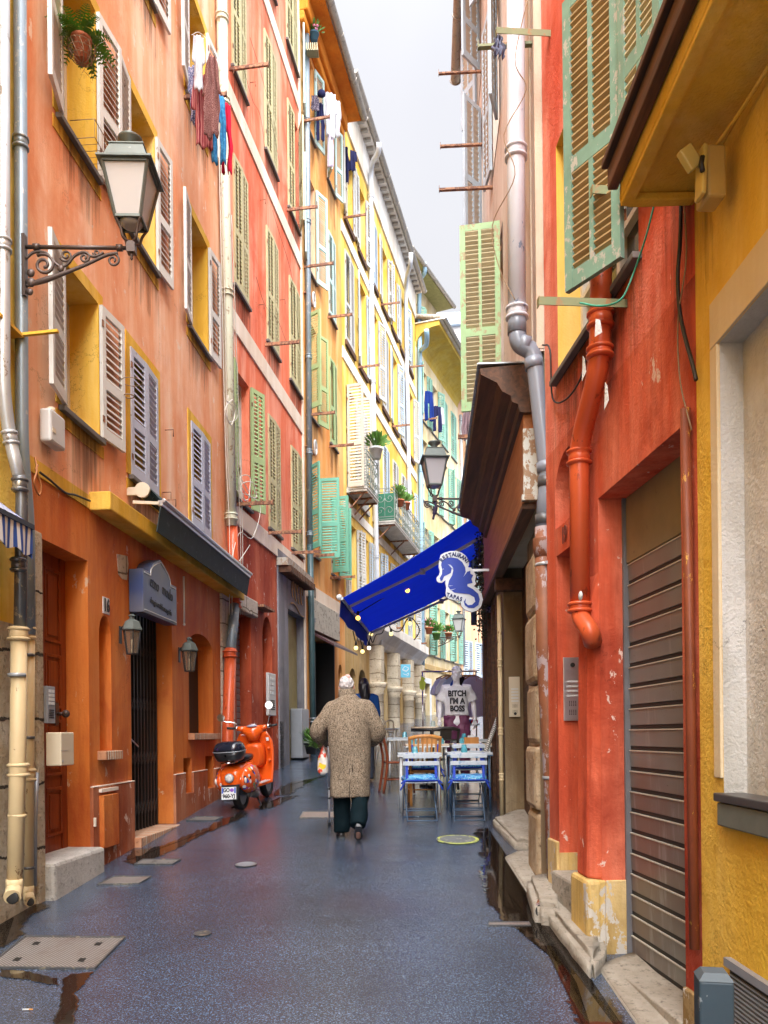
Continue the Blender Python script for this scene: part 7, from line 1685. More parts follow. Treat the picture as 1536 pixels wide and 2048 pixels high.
# ------------------------------------------------------------------ CAFE TERRACE
def gp(x, y): return Vector((x, y, gz(y)))
blu = paint('steel_blue_metal', (.055,.10,.165), .4, .3, (.35,.42,.5), .68); slat_m = paint('chalky_white_slat', (.46,.51,.56), .55, .2, (.25,.36,.5), .63)
cush, nt, bs = newmat('blue_patchwork_cotton', .85, .1)
vr = nt.nodes.new('ShaderNodeTexVoronoi'); vr.inputs['Scale'].default_value = 22; vr.distance = 'CHEBYCHEV'; L(nt, pos(nt), vr.inputs['Vector'])
sp_ = nt.nodes.new('ShaderNodeSeparateColor'); L(nt, vr.outputs['Color'], sp_.inputs[0])
cq = mix(nt, ramp(nt, sp_.outputs[0], .35, .6), (.015,.13,.42), (.10,.36,.58)); cq = mix(nt, ramp(nt, nz(nt, pos(nt), 70, 4, .8), .56, .62), cq, (.72,.78,.82)); L(nt, cq, bs.inputs['Base Color'])
strap = flat('cobalt_strap', (.012,.05,.42), .7)
def folding_chair(x, y, yaw, label):
    t = thing('folding_chair', label, 'chair', Matrix.Translation(gp(x, y)) @ RZ(yaw), 'slatted folding chairs on the terrace')
    for s in (-1, 1):                                       # faces +y; back at -y
        for nm, p in (('leg', [(s*.20,-.17,.79),(s*.20,-.13,.45),(s*.195,.20,.0)]), ('leg', [(s*.175,.20,.45),(s*.175,.0,.24),(s*.175,-.22,.0)])):
            b = MB(); b.tube([Vector(q) for q in p], .0072, 8); b.build(nm, blu, t)
    for z, yy, h in ((.765,-.168,.055), (.678,-.156,.05)):
        b = MB(); b.box(-.215,.215,yy-.012,yy+.006,z-h/2,z+h/2); b.build('back_slat', slat_m, t, bevel=.004)
    b = MB()
    for i in range(6): b.box(-.19,.19,-.16+i*.064,-.11+i*.064,.445,.46)
    b.build('seat', slat_m, t, bevel=.003)
    for p, q in (((-.175,-.21,.01),(.175,-.21,.01)), ((-.195,.19,.02),(.195,.19,.02)), ((-.175,-.12,.12),(.175,-.12,.12)), ((-.195,.10,.12),(.195,.10,.12))):
        b = MB(); b.tube([Vector(p), Vector(q)], .007, 6); b.build('stretcher', blu, t)
    return t
def cushion(x, y, yaw, label, z=.465):
    t = thing('seat_cushion', label, 'cushion', Matrix.Translation(gp(x, y)+Vector((0,0,z))) @ RZ(yaw), 'blue tie-on seat cushions')
    b = MB(); n = 30; R_ = []
    for z_, k in ((0,.90),(.008,1.0),(.03,1.03),(.052,.99),(.065,.88),(.070,.6)): R_.append([Vector((p.x*k, p.y*k, z_+(.006*math.sin(p.x*25)*math.cos(p.y*22) if z_ > .05 else 0))) for p in ell(0,0,0,.215,.20,n,5)])
    b.ring(R_); b.build('pad', cush, t)
    b = MB(); b.ring([ell(0,0,-.002,.21,.195,n,5), ell(0,0,.014,.222,.207,n,5), ell(0,0,.024,.215,.20,n,5)]); b.build('piping', strap, t)
    for s in (-1, 1):
        b = MB(); b.bar((s*.17,-.152,.33),(s*.172,-.19,.03),.03,.006,0,(0,1,0)); b.tube(cat_rom([(s*.20,-.20,.01),(s*.24,-.21,-.02),(s*.19,-.22,.015),(s*.25,-.20,-.10)]), .010, 5); b.build('tie_strap', strap, t)
    return t
def table(x, y, w_, d, label, top, leg, h=.74, yaw=0):
    t = thing('cafe_table', label, 'table', Matrix.Translation(gp(x, y)) @ RZ(yaw), 'small square cafe tables')
    b = MB(); b.box(-w_/2,w_/2,-d/2,d/2,h-.028,h); b.build('tabletop', top, t, bevel=.004)
    b = MB(); b.box(-w_/2-.004,w_/2+.004,-d/2-.004,-d/2+.02,h-.045,h-.029); b.box(-w_/2-.004,w_/2+.004,d/2-.02,d/2+.004,h-.045,h-.029); b.build('edge_rail', leg, t)
    for sx in (-1,1):
        for sy in (-1,1): b = MB(); b.tube([(sx*(w_/2-.04),sy*(d/2-.04),h-.03),(sx*(w_/2-.03),sy*(d/2-.03),0)], .014, 8); b.build('leg', leg, t)
    return t
def wooden_chair(x, y, yaw, label, wm, style, group=None):
    t = thing('wooden_chair', label, 'chair', Matrix.Translation(gp(x, y)) @ RZ(yaw), group)
    b = MB(); b.box(-.205,.205,-.19,.20,.43,.46); b.build('seat', wm, t, bevel=.012)
    for s in (-1,1):
        b = MB(); b.tube(cat_rom([(s*.185,-.25,.0),(s*.185,-.19,.42),(s*.19,-.21,.65),(s*.20,-.27,.90)]), .020, 8); b.build('leg', wm, t)
        b = MB(); b.tube([(s*.18,.17,.43),(s*.19,.20,.0)], [.021,.015], 8); b.build('leg', wm, t)
    b = MB(); b.tube(cat_rom([(-.20,-.27,.88),(-.1,-.30,.905),(0,-.305,.91),(.1,-.30,.905),(.20,-.27,.88)]), .025, 8); b.build('top_rail', wm, t)
    if style == 'slat':
        b = MB(); b.bar((-.185,-.20,.56),(.185,-.20,.56),.03,.02); b.build('lower_rail', wm, t)
        for i in range(6): b = MB(); b.bar((-.145+i*.058,-.205,.56),(-.145+i*.058,-.29,.89),.022,.012); b.build('back_slat', wm, t)
    else:
        b = MB(); b.bar((-.19,-.235,.74),(.19,-.235,.74),.035,.02); b.build('lower_rail', wm, t)
        b = MB(); b.bar((0,-.24,.75),(0,-.29,.90),.17,.012); b.build('back_panel', wm, t)
    for p, q in (((-.185,-.2,.2),(-.185,.18,.2)), ((.185,-.2,.2),(.185,.18,.2)), ((-.185,0,.2),(.185,0,.2))): b = MB(); b.tube([Vector(p), Vector(q)], .010, 6); b.build('stretcher', wm, t)
    return t
glb, nt, bs = newmat('blue_pressed_glass', .08, .7); bs.inputs['Base Color'].default_value = (.10,.38,.46,1); bs.inputs['Alpha'].default_value = .8
glc, nt, bs = newmat('clear_pressed_glass', .08, .7); bs.inputs['Base Color'].default_value = (.42,.52,.50,1); bs.inputs['Alpha'].default_value = .6
def tumbler(x, y, z, label, m=glb):
    b = MB(); b.lathe([(.040,0),(.041,.012),(.037,.03),(.038,.05),(.032,.075),(.030,.088),(.02,.092)], (0,0,0), 10, sm=False)
    return tag(b.build('tumbler', m, None, Matrix.Translation((x, y, z))), label, 'glass', 'upturned glasses on the tables')
def caddy(x, y, z, label):
    t = thing('cutlery_box', label, 'box', (x, y, z), 'wooden boxes on the tables'); b = MB()
    for a in ((-.10,.10,-.06,-.05,0,.10), (-.10,.10,.05,.06,0,.10), (-.10,-.09,-.05,.05,0,.10), (.09,.10,-.05,.05,0,.10), (-.09,.09,-.05,.05,0,.01)): b.box(*a)
    b.build('box', M['chairwood'], t); b = MB(); b.box(-.05,.04,-.035,.03,.02,.125); b.build('napkins', M['whitepaint'], t); return t
folding_chair(.425, 9.55, R(3), 'left folding chair of the front pair, white slats and blue frame'); cushion(.425, 9.57, R(3), 'blue patterned cushion on the front left folding chair')
folding_chair(1.00, 9.55, R(-3), 'right folding chair of the front pair, nearest the timber wall'); cushion(1.00, 9.57, R(-3), 'blue patterned cushion on the front right folding chair')
wt = paint('white_table_paint', (.42,.46,.49), .45, .2, (.25,.3,.36), .64)
table(.44, 10.15, .54, .54, 'white table behind the front left folding chair', wt, M['whitepaint'])
table(1.06, 10.15, .56, .54, 'pale table behind the front right folding chair, beside the striped pole', wt, blu)
wooden_chair(.52, 10.62, R(2), 'honey coloured wooden chair with a slatted back behind the left white table', M['chairwood'], 'slat')
cushion(.54, 10.70, 0, 'blue floral cushion on the honey coloured chair')
folding_chair(1.10, 10.72, R(4), 'third folding chair, tucked behind the pale table on the right'); cushion(1.10, 10.76, R(4), 'blue and white cushion on the folding chair of the second row')
table(.60, 11.35, .60, .56, 'wooden table of the second row with a box and glasses', M['tabletop'], M['whitepaint'])
table(1.22, 11.35, .56, .56, 'wooden table of the second row beside the wall', M['tabletop'], M['whitepaint'])
wooden_chair(.20, 11.7, R(-80), 'red brown wooden chair turned sideways at the left of the terrace', M['redwood'], 'panel')
table(.35, 12.5, .60, .55, 'grey topped metal table behind the red brown chair', wt, M['whitepaint'])
table(1.28, 12.05, .52, .45, 'far grey table in front of the mannequin', wt, M['whitepaint'])
wooden_chair(.86, 12.0, R(10), 'dark wooden chair between the far tables', paint('black_chair', (.03,.025,.022), .4, .2), 'panel')
def onz(y, h=.74): return gz(y)+h
for x, y, lb, m in ((.385,10.02,'blue glass alone on the white table behind the front left chair',glb),(1.00,9.98,'blue glass on the near edge of the pale right table',glb),(1.02,10.22,'blue glass further back on the pale right table',glb),
                    (.80,11.2,'blue glass at the right corner of the second row box table',glb),(.42,11.3,'blue glass left of the wooden box in the second row',glb),(1.10,11.25,'small blue glass on the second row wall table',glb),
                    (.32,12.4,'blue glass on the grey table behind the red brown chair',glb),(.76,12.35,'clear glass standing high at the back of the terrace',glc),(1.20,12.0,'blue glass on the far table before the mannequin',glb),(1.30,11.4,'clear glass beside the wooden box at the wall',glc)):
    tumbler(x, y, (onz(y) if not (.7 < x < .9 and y > 12) else onz(y)+.17), lb, m)
b = MB(); b.cyl((0,0,.0),(0,0,.17),.05,n=12); b.cyl((0,0,.17),(0,0,.18),.28,n=24); 
tt = thing('round_table', 'round dark edged table behind the wooden chairs holding a clear glass', 'table', gp(.74,12.35)); b = MB(); b.cyl((0,0,.885),(0,0,.91),.33,n=28); b.build('tabletop', M['tabletop'], tt); b = MB(); b.cyl((0,0,.84),(0,0,.884),.325,n=28); b.build('rim', M['blackiron'], tt); b = MB(); b.cyl((0,0,.03),(0,0,.84),.03,n=10); b.cyl((0,0,0),(0,0,.03),.2,n=20); b.build('pedestal', M['blackiron'], tt)
caddy(.62, 11.28, onz(11.28), 'wooden cutlery box with white napkins on the left second row table'); caddy(1.22, 11.2, onz(11.2), 'wooden cutlery box with white napkins on the table by the wall')
# striped pole leaning on the wall
p0 = at(968, 1512, 10.35); p1 = at(1000, 1424, 10.9); stp, nt, bs = newmat('black_white_twist', .5, .3); wv = nt.nodes.new('ShaderNodeTexWave'); wv.bands_direction = 'DIAGONAL'; wv.inputs['Scale'].default_value = 11; L(nt, pos(nt), wv.inputs['Vector']); L(nt, mix(nt, ramp(nt, wv.outputs['Fac'], .47, .53), (.02,.02,.02), (.6,.58,.52)), bs.inputs['Base Color'])
b = MB(); c = (p0+p1)/2; b.tube([p0-c, p1-c], .028, 12); tag(b.build('striped_pole', stp, None, Matrix.Translation(c)), 'black and white twisted pole leaning by the timber shopfront', 'pole')
# metal chairs further down the street
mch = paint('cream_metal_chair', (.55,.48,.36), .4, .15)
def metal_chair(x, y, yaw, label):
    t = thing('metal_chair', label, 'chair', Matrix.Translation(gp(x, y)) @ RZ(yaw), 'cream metal chairs further up the street')
    b = MB(); b.cyl((0,0,.44),(0,0,.455),.20,n=20); b.build('seat', M['tabletop'], t)
    b = MB(); b.tube(cat_rom([(-.18,-.16,.45),(-.19,-.21,.75),(-.10,-.24,.86),(.10,-.24,.86),(.19,-.21,.75),(.18,-.16,.45)]), .012, 8); b.tube([(-.19,-.2,.66),(.19,-.2,.66)], .010, 6); b.build('backrest', mch, t)
    for sx in (-1,1):
        for sy in (-1,1): b = MB(); b.tube([(sx*.15,sy*.14,.44),(sx*.19,sy*.20,0)], .011, 6); b.build('leg', mch, t)
    return t
metal_chair(-.10, 14.6, R(60), 'cream metal chair just right of the tweed coat'); metal_chair(.12, 15.6, R(-120), 'second cream metal chair further back, facing the first')
table(.02, 15.1, .5, .5, 'low pale table between the two cream metal chairs', wt, mch, .70)
# clothes rack with shirts on hangers
yR = 14.35; xa, xb = .70, 1.66; hz = 1.76
t = thing('clothes_rack', 'chrome clothes rail with hanging shirts behind the mannequin', 'clothes rack', gp((xa+xb)/2, yR)); hw = (xb-xa)/2
b = MB(); b.tube([(-hw-.02,0,hz),(hw+.02,0,hz)], .016, 10); b.build('rail', M['chrome'], t)
for s in (-1,1):
    b = MB(); b.tube([(s*hw,0,0.03),(s*hw,0,hz)], .014, 8); b.build('post', M['chrome'], t); b = MB(); b.tube([(s*hw,-.22,.03),(s*hw,.22,.03)], .014, 8); b.build('foot', M['chrome'], t)
b = MB(); b.prism([(-.05,-.13),(.03,-.15),(.06,-.02),(.03,.02),(.05,.06),(-.02,.10),(-.03,.03),(-.06,.0)], -.004, .004); tag(b.build('price_star', flat('neon_yellow', (.62,.75,.03), .5), None, Matrix.Translation(gp(xa, yR-.03)+Vector((0,0,hz-.18)))), 'neon yellow cut-out tag at the left end of the clothes rail', 'tag')
cols_ = [('pale lilac', (.52,.50,.66)), ('white', (.66,.66,.68)), ('grey blue', (.40,.46,.58)), ('white cotton', (.70,.70,.70)), ('royal blue', (.03,.09,.42)), ('black', (.012,.012,.015)), ('faded lavender', (.50,.50,.68)), ('pale violet', (.45,.42,.62))]
for i, (nm, c_) in enumerate(cols_):
    x = xa+.42+i*(xb-xa-.46)/7; f = R(20+8*(i % 3))
    t = thing('hanging_shirt', f'{nm} shirt on a wooden hanger, {("first","second","third","fourth","fifth","sixth","seventh","last")[i]} along the clothes rail from the left', 'shirt', Matrix.Translation(gp(x, yR)+Vector((0,0,hz))) @ RZ(f), 'shirts on the clothes rail')
    b = MB(); b.ring([ell(0,0,-.82,.20,.035,16,2.2), ell(0,0,-.5,.20,.04,16,2.2), ell(0,0,-.22,.205,.04,16,2.2), ell(0,0,-.15,.19,.03,16,2.2), ell(0,0,-.10,.09,.025,16,2.2)])
    for s in (-1,1): b.tube([(s*.16,0,-.17),(s*.24,0,-.30),(s*.27,0,-.42)], [.045,.05,.055], 10, sx=.5)
    me = remesh(b, .014, 2); fold(me, .02, 10, .15, i*3); setmat(me, [cloth_mat('shirt_cloth', c_)]); link('shirt', me, t)
    b = MB(); b.tube(cat_rom([(-.19,0,-.14),(-.08,0,-.09),(0,0,-.07),(.08,0,-.09),(.19,0,-.14)]), .012, 6); b.tube(cat_rom([(0,0,-.07),(0,0,-.02),(.015,0,.015),(0,0,.03),(-.015,0,.015)]), .004, 5); b.build('hanger', M['chairwood'], t)
# goods on the stall at the wall: coloured caps in a tray
b = MB(); b.box(-.22,.22,-.12,.12,0,.03); t = thing('display_tray', 'tray of red and blue goods below the hanging shirts', 'tray', gp(1.36, 13.3)+Vector((0,0,.86))); b.build('tray', M['greymetal'], t)
rr = random.Random(2)
for i in range(9): b = MB(); b.sph((0,0,0), (.045,.05,.04), 10, 6); b.build('item', flat('goods_red' if i % 3 else 'goods_blue', (.5,.03,.03) if i % 3 else (.03,.09,.3), .5), t, T(-.17+.042*i, rr.uniform(-.06,.06), .065))
# ------------------------------------------------------------------ LAUNDRY, PLANTS, BALCONIES
def cloth(name, label, px, py, d, w_, h, mat, yaw=0.0, shape='rect', seed=1, folds=3.0, amp=.03, group='washing hung from the windows', gather=.75, rag=.05):
    c = at(px, py, d); b = MB(); nx, nzz = 12, 20; vs = []
    for j in range(nzz+1):
        f = j/nzz
        for i in range(nx+1):
            q = i/nx*2-1; k = gather + (1-gather)*min(1, f*1.6)
            if shape == 'trousers': k *= (1-.12*f)
            if shape == 'shirt': k *= 1.0 if f < .75 else .9
            x = q*w_/2*k; y = amp*math.sin(q*folds*math.pi+seed)*(.4+.6*f) + amp*.8*mnoise.noise(Vector((q*2, f*3, seed*7.1)))
            z = -h*f*(1 - rag*mnoise.noise(Vector((q*2.5, seed*3.3, 0)))) - (.03*q*q if j == 0 else 0)
            x += .02*mnoise.noise(Vector((f*4, q, seed)))
            vs.append((x, y, z))
    m_ = len(vs); vs2 = vs + [(x, y+.010, z) for x, y, z in vs]; fs = []
    for j in range(nzz):
        for i in range(nx):
            if shape == 'trousers' and j > nzz*.38 and i in (nx//2-1, nx//2): continue
            if shape == 'shirt' and j > nzz*.45 and (i < 2 or i >= nx-2): continue
            fs.append((j*(nx+1)+i, j*(nx+1)+i+1, (j+1)*(nx+1)+i+1, (j+1)*(nx+1)+i))
    b.add(vs2, fs + [tuple(m_+q for q in reversed(f)) for f in fs], 0, True)
    ed = {}
    for f in fs:
        for a, c2 in zip(f, f[1:]+f[:1]): ed[(a, c2)] = 1
    rim = [(a, c2) for (a, c2) in ed if (c2, a) not in ed]
    b.add(vs2, [(a, m_+a, m_+c2, c2) for a, c2 in rim], 0, True)
    return tag(b.build(name, mat, None, Matrix.Translation(c) @ RZ(yaw)), label, 'laundry', group)
cw_ = cloth_mat('white_cotton', (.46,.46,.49)); cn = cloth_mat('navy_cotton', (.018,.02,.065)); 
plaid = cloth_mat('maroon_stripe', (.20,.025,.035), (.42,.16,.14), 60, 'stripe'); spk = cloth_mat('brown_speckle', (.10,.028,.028), (.28,.16,.14), 60, 140); den = cloth_mat('blue_denim', (.03,.16,.36), (.06,.28,.50), 60, 20); redc = cloth_mat('crimson_cotton', (.46,.012,.04)); lil = cloth_mat('pale_lilac', (.44,.40,.50))
cloth('shirt', 'white shirt pegged below the top right salmon window', 397, 70, 9.6, .16, .66, cw_, .3, 'shirt', 1)
cloth('shirt', 'dark chequered shirt behind the white one on the salmon house', 388, 130, 9.9, .16, .72, cloth_mat('check', (.05,.06,.14), (.4,.35,.4), 60, 60), .2, 'shirt', 2)
cloth('shirt', 'maroon striped shirt in the middle of the salmon house washing', 408, 150, 9.8, .34, .88, plaid, .25, 'shirt', 3, amp=.05)
cloth('shirt', 'brown speckled shirt hanging in front of the maroon one', 423, 110, 9.45, .28, .95, spk, .1, 'shirt', 4, amp=.05, gather=.3)
cloth('trousers', 'bright blue trousers beside the red ones', 437, 188, 9.9, .20, .86, den, .2, 'trousers', 5)
cloth('trousers', 'crimson trousers at the end of the salmon house line', 452, 205, 10.1, .15, .90, redc, .1, 'trousers', 6)
wire('clothesline', 'thin line carrying the washing of the salmon house', [at(383,70,9.5), at(400,66,9.6), at(425,100,9.5), at(440,185,9.9), at(458,205,10.1)], .003, M['cablew'])
cloth('shirt', 'dark patterned top at the left of the apricot house washing', 630, 190, 17.6, .18, .34, cloth_mat('dark_print', (.03,.025,.05), (.3,.25,.3), 60, 50), .2, 'rect', 7)
cloth('trousers', 'navy trousers hanging under the round dark hat', 640, 205, 17.8, .20, .85, cn, .2, 'trousers', 8)
cloth('shirt', 'long white shirt, tallest of the apricot house washing', 660, 185, 18.0, .34, 1.0, cw_, .2, 'shirt', 9, amp=.05)
cloth('towel', 'white strip of cloth hanging lowest from the apricot house', 661, 232, 18.0, .13, 1.15, lil, .2, 'rect', 10)
cloth('shirt', 'white blouse at the right of the apricot house washing', 672, 200, 18.3, .26, .85, cw_, .2, 'shirt', 11)
c = at(643, 188, 17.6); b = MB(); b.lathe([(.0,.075),(.05,.07),(.082,.04),(.09,0),(.085,-.03),(.0,-.04)], (0,0,0), 16); tag(b.build('hat', cn, None, Matrix.Translation(c) @ RX(R(70))), 'round navy hat pegged above the washing of the apricot house', 'hat')
cloth('trousers', 'navy garment at the left of the pair high on the yellow house', 690, 292, 20.6, .22, .95, cn, .3, 'trousers', 12)
cloth('shirt', 'navy shirt at the right of the pair high on the yellow house', 704, 300, 21.2, .30, .55, cn, .3, 'shirt', 13)
cloth('trousers', 'dark blue jeans hanging from the cream house', 857, 782, 30.6, .42, 1.15, cloth_mat('indigo', (.012,.03,.16)), .3, 'trousers', 14, amp=.06)
cloth('trousers', 'navy overalls hanging right of the jeans on the cream house', 874, 812, 31.6, .42, 1.0, cn, .3, 'trousers', 15, amp=.06)
cloth('towel', 'white towel beyond the navy overalls', 884, 815, 32.4, .2, .7, cw_, .3, 'rect', 16)
cloth('towel', 'blue and red cloth on the tall cream block', 884, 676, 36.0, .2, .55, cloth_mat('bluered', (.02,.12,.35), (.5,.08,.06), 60, 6), .3, 'rect', 17)
cloth('awning_cloth', 'mauve cloth bundled under the faded green shutter', 934, 816, 12.4, .16, .50, cloth_mat('mauve', (.30,.22,.25)), .2, 'rect', 18)
cloth('rag', 'grey blue rag hanging from the green iron bar', 997, 70, 6.15, .10, .16, cloth_mat('greyblue', (.14,.15,.22)), .1, 'rect', 19, gather=.4)
# ---- hanging fern
def fern(c, n, l, seed, pot=True):
    rr = random.Random(seed); b = MB(); st = MB()
    for k in range(n):
        a = rr.uniform(0, 6.28); up = rr.uniform(.2, 1.0); ll = l*rr.uniform(.6, 1.15); p = Vector((0,0,0)); d = Vector((math.cos(a)*.6, math.sin(a)*.6, up)).normalized(); pts = [p]
        for i in range(12): p = p + d*ll/12; d = (d + Vector((0,0,-.16*rr.uniform(.7,1.2)))).normalized(); pts.append(p)
        st.tube(pts, [.0022]*13, 4)
        for i in range(1, 12):
            t_ = (pts[i+1]-pts[i-1]).normalized(); s_ = t_.cross(Vector((0,0,1))).normalized(); w_ = .048*l/.4*math.sin(math.pi*(i+1)/14)
            for q in (-1, 1):
                e = pts[i] + s_*q*w_ + t_*.010; b.add([pts[i]-t_*.006, pts[i]+t_*.008, e+t_*.007, e-t_*.004], [(0,1,2,3)])
    return b, st
fc_ = at(163, 98, 6.75)
t = thing('potted_fern', 'fern in a terracotta pot set in a wire basket at the upper salmon window', 'plant', Matrix.Translation(fc_))
b = MB(); b.lathe([(.055,-.10),(.075,.06),(.085,.062),(.087,.085),(.078,.085),(.072,.05)], (0,0,0), 18); b.build('pot', M['terracotta'], t)
b, st = fern(fc_, 46, .36, 3); b.build('fronds', M['fern'], t, T(0,0,.07)); st.build('stems', M['leaf'], t, T(0,0,.07))
b = MB(); rr = random.Random(6)
for k in range(9): a = k*.7; b.tube(cat_rom([(.11*math.cos(a),.11*math.sin(a),.02),(.10*math.cos(a+.3),.10*math.sin(a+.3),-.06),(.05*math.cos(a+.5),.05*math.sin(a+.5),-.11),(0,0,-.125)]), .0035, 4)
for z, r in ((.02,.112),(-.03,.108),(-.08,.085)): b.tube([(r*math.cos(i*.4), r*math.sin(i*.4), z) for i in range(17)], .0035, 4)
for k in range(70):
    a = rr.uniform(0, 6.28); r = rr.uniform(.05,.12); p = Vector((r*math.cos(a), r*math.sin(a), rr.uniform(-.11,.03))); b.tube([p, p+Vector((rr.uniform(-.06,.06), rr.uniform(-.06,.06), rr.uniform(-.05,.06)))], .002, 3)
b.tube([(-.11,0,.02),(-.20,-.02,.02)], .005, 5); b.build('basket', M['twig'], t)
# wire flower rack under the same window
r0 = H1.hit(140, 232)[0]; t = thing('wire_rack', 'empty bent wire flower rack projecting below the upper salmon window', 'rack', H1.Mx @ Matrix.Translation((r0, 0, H1.Z(5.22))))
b = MB()
for z in (.0, .16): b.tube([(0,0,z),(0,-.22,z),(.55,-.22,z),(.55,0,z)], .004, 5)
for i in range(8): x = .55*i/7; b.tube([(x,-.22,.16),(x,-.22,.0),(x,0,0)], .003, 4)
b.build('wire_frame', M['twig'], t)
# pots on the balconies, window box on the apricot house
def potted(px, py, d, label, pm, s=1.0, seed=1, n=26, cat='plant', flower=None):
    c = at(px, py, d); t = thing('potted_plant', label, cat, Matrix.Translation(c) @ Matrix.Scale(s, 4))
    b = MB(); b.lathe([(.07,-.14),(.10,.0),(.11,.0),(.11,.03),(.09,.03)], (0,0,0), 14); b.build('pot', pm, t)
    rr = random.Random(seed); b = MB()
    for k in range(n*6):
        a = rr.uniform(0,6.28); d_ = Vector((math.cos(a)*rr.uniform(.1,1), math.sin(a)*rr.uniform(.1,1), rr.uniform(.3,1.2))).normalized(); l = rr.uniform(.05,.26); p = d_*l*.7+Vector((0,0,.03)); sd = d_.cross(Vector((rr.random(),rr.random(),.3))).normalized()*.018
        b.add([p, p+d_*.05+sd, p+d_*.11, p+d_*.05-sd], [(0,1,2,3)])
    b.build('foliage', M['leaf'], t)
    if flower:
        b = MB()
        for k in range(14): a = rr.uniform(0,6.28); b.sph((.16*math.cos(a)*rr.random(), .16*math.sin(a)*rr.random(), rr.uniform(.08,.24)), .028, 6, 4)
        b.build('flowers', flat('pink_flowers', flower, .6), t)
    return t
potted(800, 1002, 24.0, 'plant in a terracotta pot on the left of the long balcony rail', M['terracotta'], 1.2, 1)
potted(812, 1008, 25.2, 'plant in a terracotta pot on the right of the long balcony rail', M['terracotta'], 1.3, 2)
potted(797, 990, 25.5, 'tall thin plant in a grey pot behind the terracotta ones', M['greymetal'], 1.2, 3)
potted(752, 900, 21.3, 'bushy green plant in a white window box by the small balcony', M['whitepaint'], 1.7, 4, 34)
potted(628, 70, 17.2, 'geranium in a blue pot hanging high on the apricot house', flat('blue_pot', (.03,.10,.16), .5), 1.0, 5, 24, 'plant', (.7,.25,.4))
potted(858, 1257, 30.6, 'pink flowers in a pot on the cream house window', M['terracotta'], 1.5, 6, 24, 'plant', (.65,.25,.30))
potted(873, 1268, 31.2, 'green trailing plant beside the small far lantern', M['leaf'], 1.6, 7, 30)
potted(897, 1268, 33.0, 'red flowers in a pot under the small far lantern', M['terracotta'], 1.5, 8, 20, 'plant', (.6,.12,.08))
potted(622, 1490, 16.2, 'green plant at the foot of the dark teal pipe', M['blackiron'], 1.3, 9, 30)
c = at(624, 108, 17.0); b = MB()
for i in range(6): b.box(-.12+i*.045,-.10+i*.045,-.10,.10,0,.16)
b.box(-.12,.14,-.1,.1,0,.02); tag(b.build('basket', M['slat_tan'], None, Matrix.Translation(c)), 'pale wicker basket on a bar high on the apricot house', 'basket')
# balconies (parts of the yellow house)
iron_g = paint('grey_green_iron', (.20,.23,.20), .5, .3)
def balcony(u0, u1, z, proj, h=.95):
    root = bpy.data.objects.new('balcony', None); COL.objects.link(root); root.parent = H4.root; root.matrix_local = T(u0, 0, H4.Z(z))
    w_ = u1-u0; b = MB(); b.box(0,w_,-proj,0,-.10,0); b.box(-.02,w_+.02,-proj-.02,0,-.04,-.0); b.build('slab', M['stone_step'], root)
    for x in (.1, w_*.5, w_-.1): b = MB(); b.bar((x,0,-.55),(x,-proj*.85,-.10),.04,.03); b.bar((x,0,-.12),(x,-proj,-.12),.05,.04); b.build('bracket', M['ironbar'], root)
    b = MB(); 
    sides = [((0,-proj,0),(w_,-proj,0)), ((0,0,0),(0,-proj,0)), ((w_,-proj,0),(w_,0,0))]
    for p, q in sides:
        p, q = Vector(p), Vector(q); l = (q-p).length; d_ = (q-p).normalized(); nrm = Vector((-d_.y, d_.x, 0))
        for zz in (.05,.12,h-.10,h): b.bar(p+Vector((0,0,zz)), q+Vector((0,0,zz)), .022, .018)
        k = max(1, round(l/.42)); s_ = l/k
        for i in range(k+1): b.bar(p+d_*s_*i+Vector((0,0,0)), p+d_*s_*i+Vector((0,0,h)), .022, .022)
        for i in range(k):
            cx = p+d_*s_*(i+.5)
            for zz, sg in ((.30,1),(.66,-1)):
                for sd in (-1,1):
                    pts = [cx + d_*(sd*(s_*.24 - r_*math.cos(a))) + Vector((0,0,zz+sg*r_*math.sin(a))) for a, r_ in [(t_*.55, .095*s_/.42*(1-t_/16)) for t_ in range(14)]]
                    b.tube(pts, .010, 4)
            b.bar(cx+Vector((0,0,.12)), cx+Vector((0,0,h-.1)), .012, .012)
    b.build('railing', iron_g, root)
balcony(H4.d2u(20.55), H4.d2u(21.75), 6.35, .52)
balcony(H4.d2u(23.6), H4.d2u(27.6), 6.30, .58)
balcony(H4.d2u(28.9), H4.d2u(30.1), 6.45, .55)
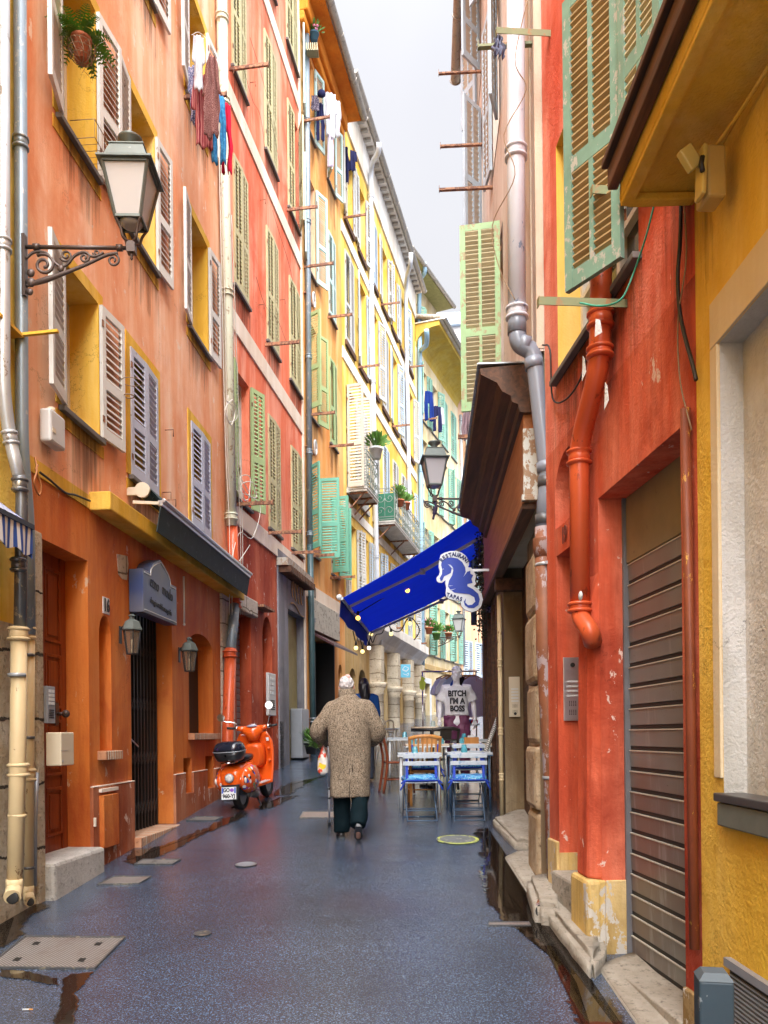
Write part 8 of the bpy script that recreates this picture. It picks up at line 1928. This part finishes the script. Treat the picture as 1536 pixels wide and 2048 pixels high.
u = H4.d2u(23.9); b = MB(); b.box(u, u+.03, -.56, -.02, H4.Z(6.4), H4.Z(7.2)); H4.part(b, 'privacy_screen', flat('green_netting', (.02,.14,.08), .7))
# dark creeper hanging from the timber cornice
rr = random.Random(12); c0 = at(966, 1180, 11.6); b = MB(); st = MB()
for k in range(26):
    x0 = rr.uniform(-.07,.10); y0 = rr.uniform(-.4,.4); z1 = .75+rr.uniform(-.1,.1); ln = rr.uniform(.5,1.55)
    pts = [Vector((x0+.03*mnoise.noise(Vector((j*.4, k, 0))), y0+.05*mnoise.noise(Vector((j*.4, k, 5))), z1-ln*j/12)) for j in range(13)]
    st.tube(pts, .004, 4)
    for j in range(70):
        p = pts[0].lerp(pts[-1], rr.random()) + Vector((rr.gauss(0,.03), rr.gauss(0,.04), 0)); a = Vector((rr.uniform(-1,1), rr.uniform(-1,1), rr.uniform(-1.2,.2))).normalized(); s_ = a.cross(Vector((rr.random(),rr.random(),rr.random()))).normalized()
        b.add([p, p+a*.02+s_*.014, p+a*.045, p+a*.02-s_*.014], [(0,1,2,3)])
t = thing('hanging_creeper', 'dark creeper hanging in strands from the timber cornice beside the seahorse sign', 'plant', Matrix.Translation(c0))
b.build('leaves', paint('dark_dry_leaf', (.030,.035,.016), .6, .6, bs=0), t); st.build('stems', M['darkwood'], t)
# iron hooks and stray wires on the facades
for i, (px, py) in enumerate(((330,860),(335,1000),(325,985),(455,140),(500,165),(520,400),(517,610),(560,600),(590,450))):
    H = H1 if i < 3 else H2; u, z = H.hit(px, py); b = MB(); b.tube([(u,0,H.Z(z)),(u,-.10,H.Z(z)),(u+.0,-.10,H.Z(z)-.08)], .006, 5); b.build('hook', M['ironbar'], H.root)
for i, pts in enumerate(([(485,130),(505,200),(520,230),(530,300)], [(500,75),(520,140),(535,200),(560,330)], [(512,553),(530,610),(555,640),(575,690)], [(545,420),(560,470),(585,560),(600,700)])):
    wire('wire', ('thin slack wire under the topmost red house window', 'thin wire running down from a bar on the red house', 'thin wire between two bars on the middle floor of the red house', 'thin wire down to the last closed window of the red house')[i], [offw(H2, x, y, .05) for x, y in pts], .003, M['cable'])
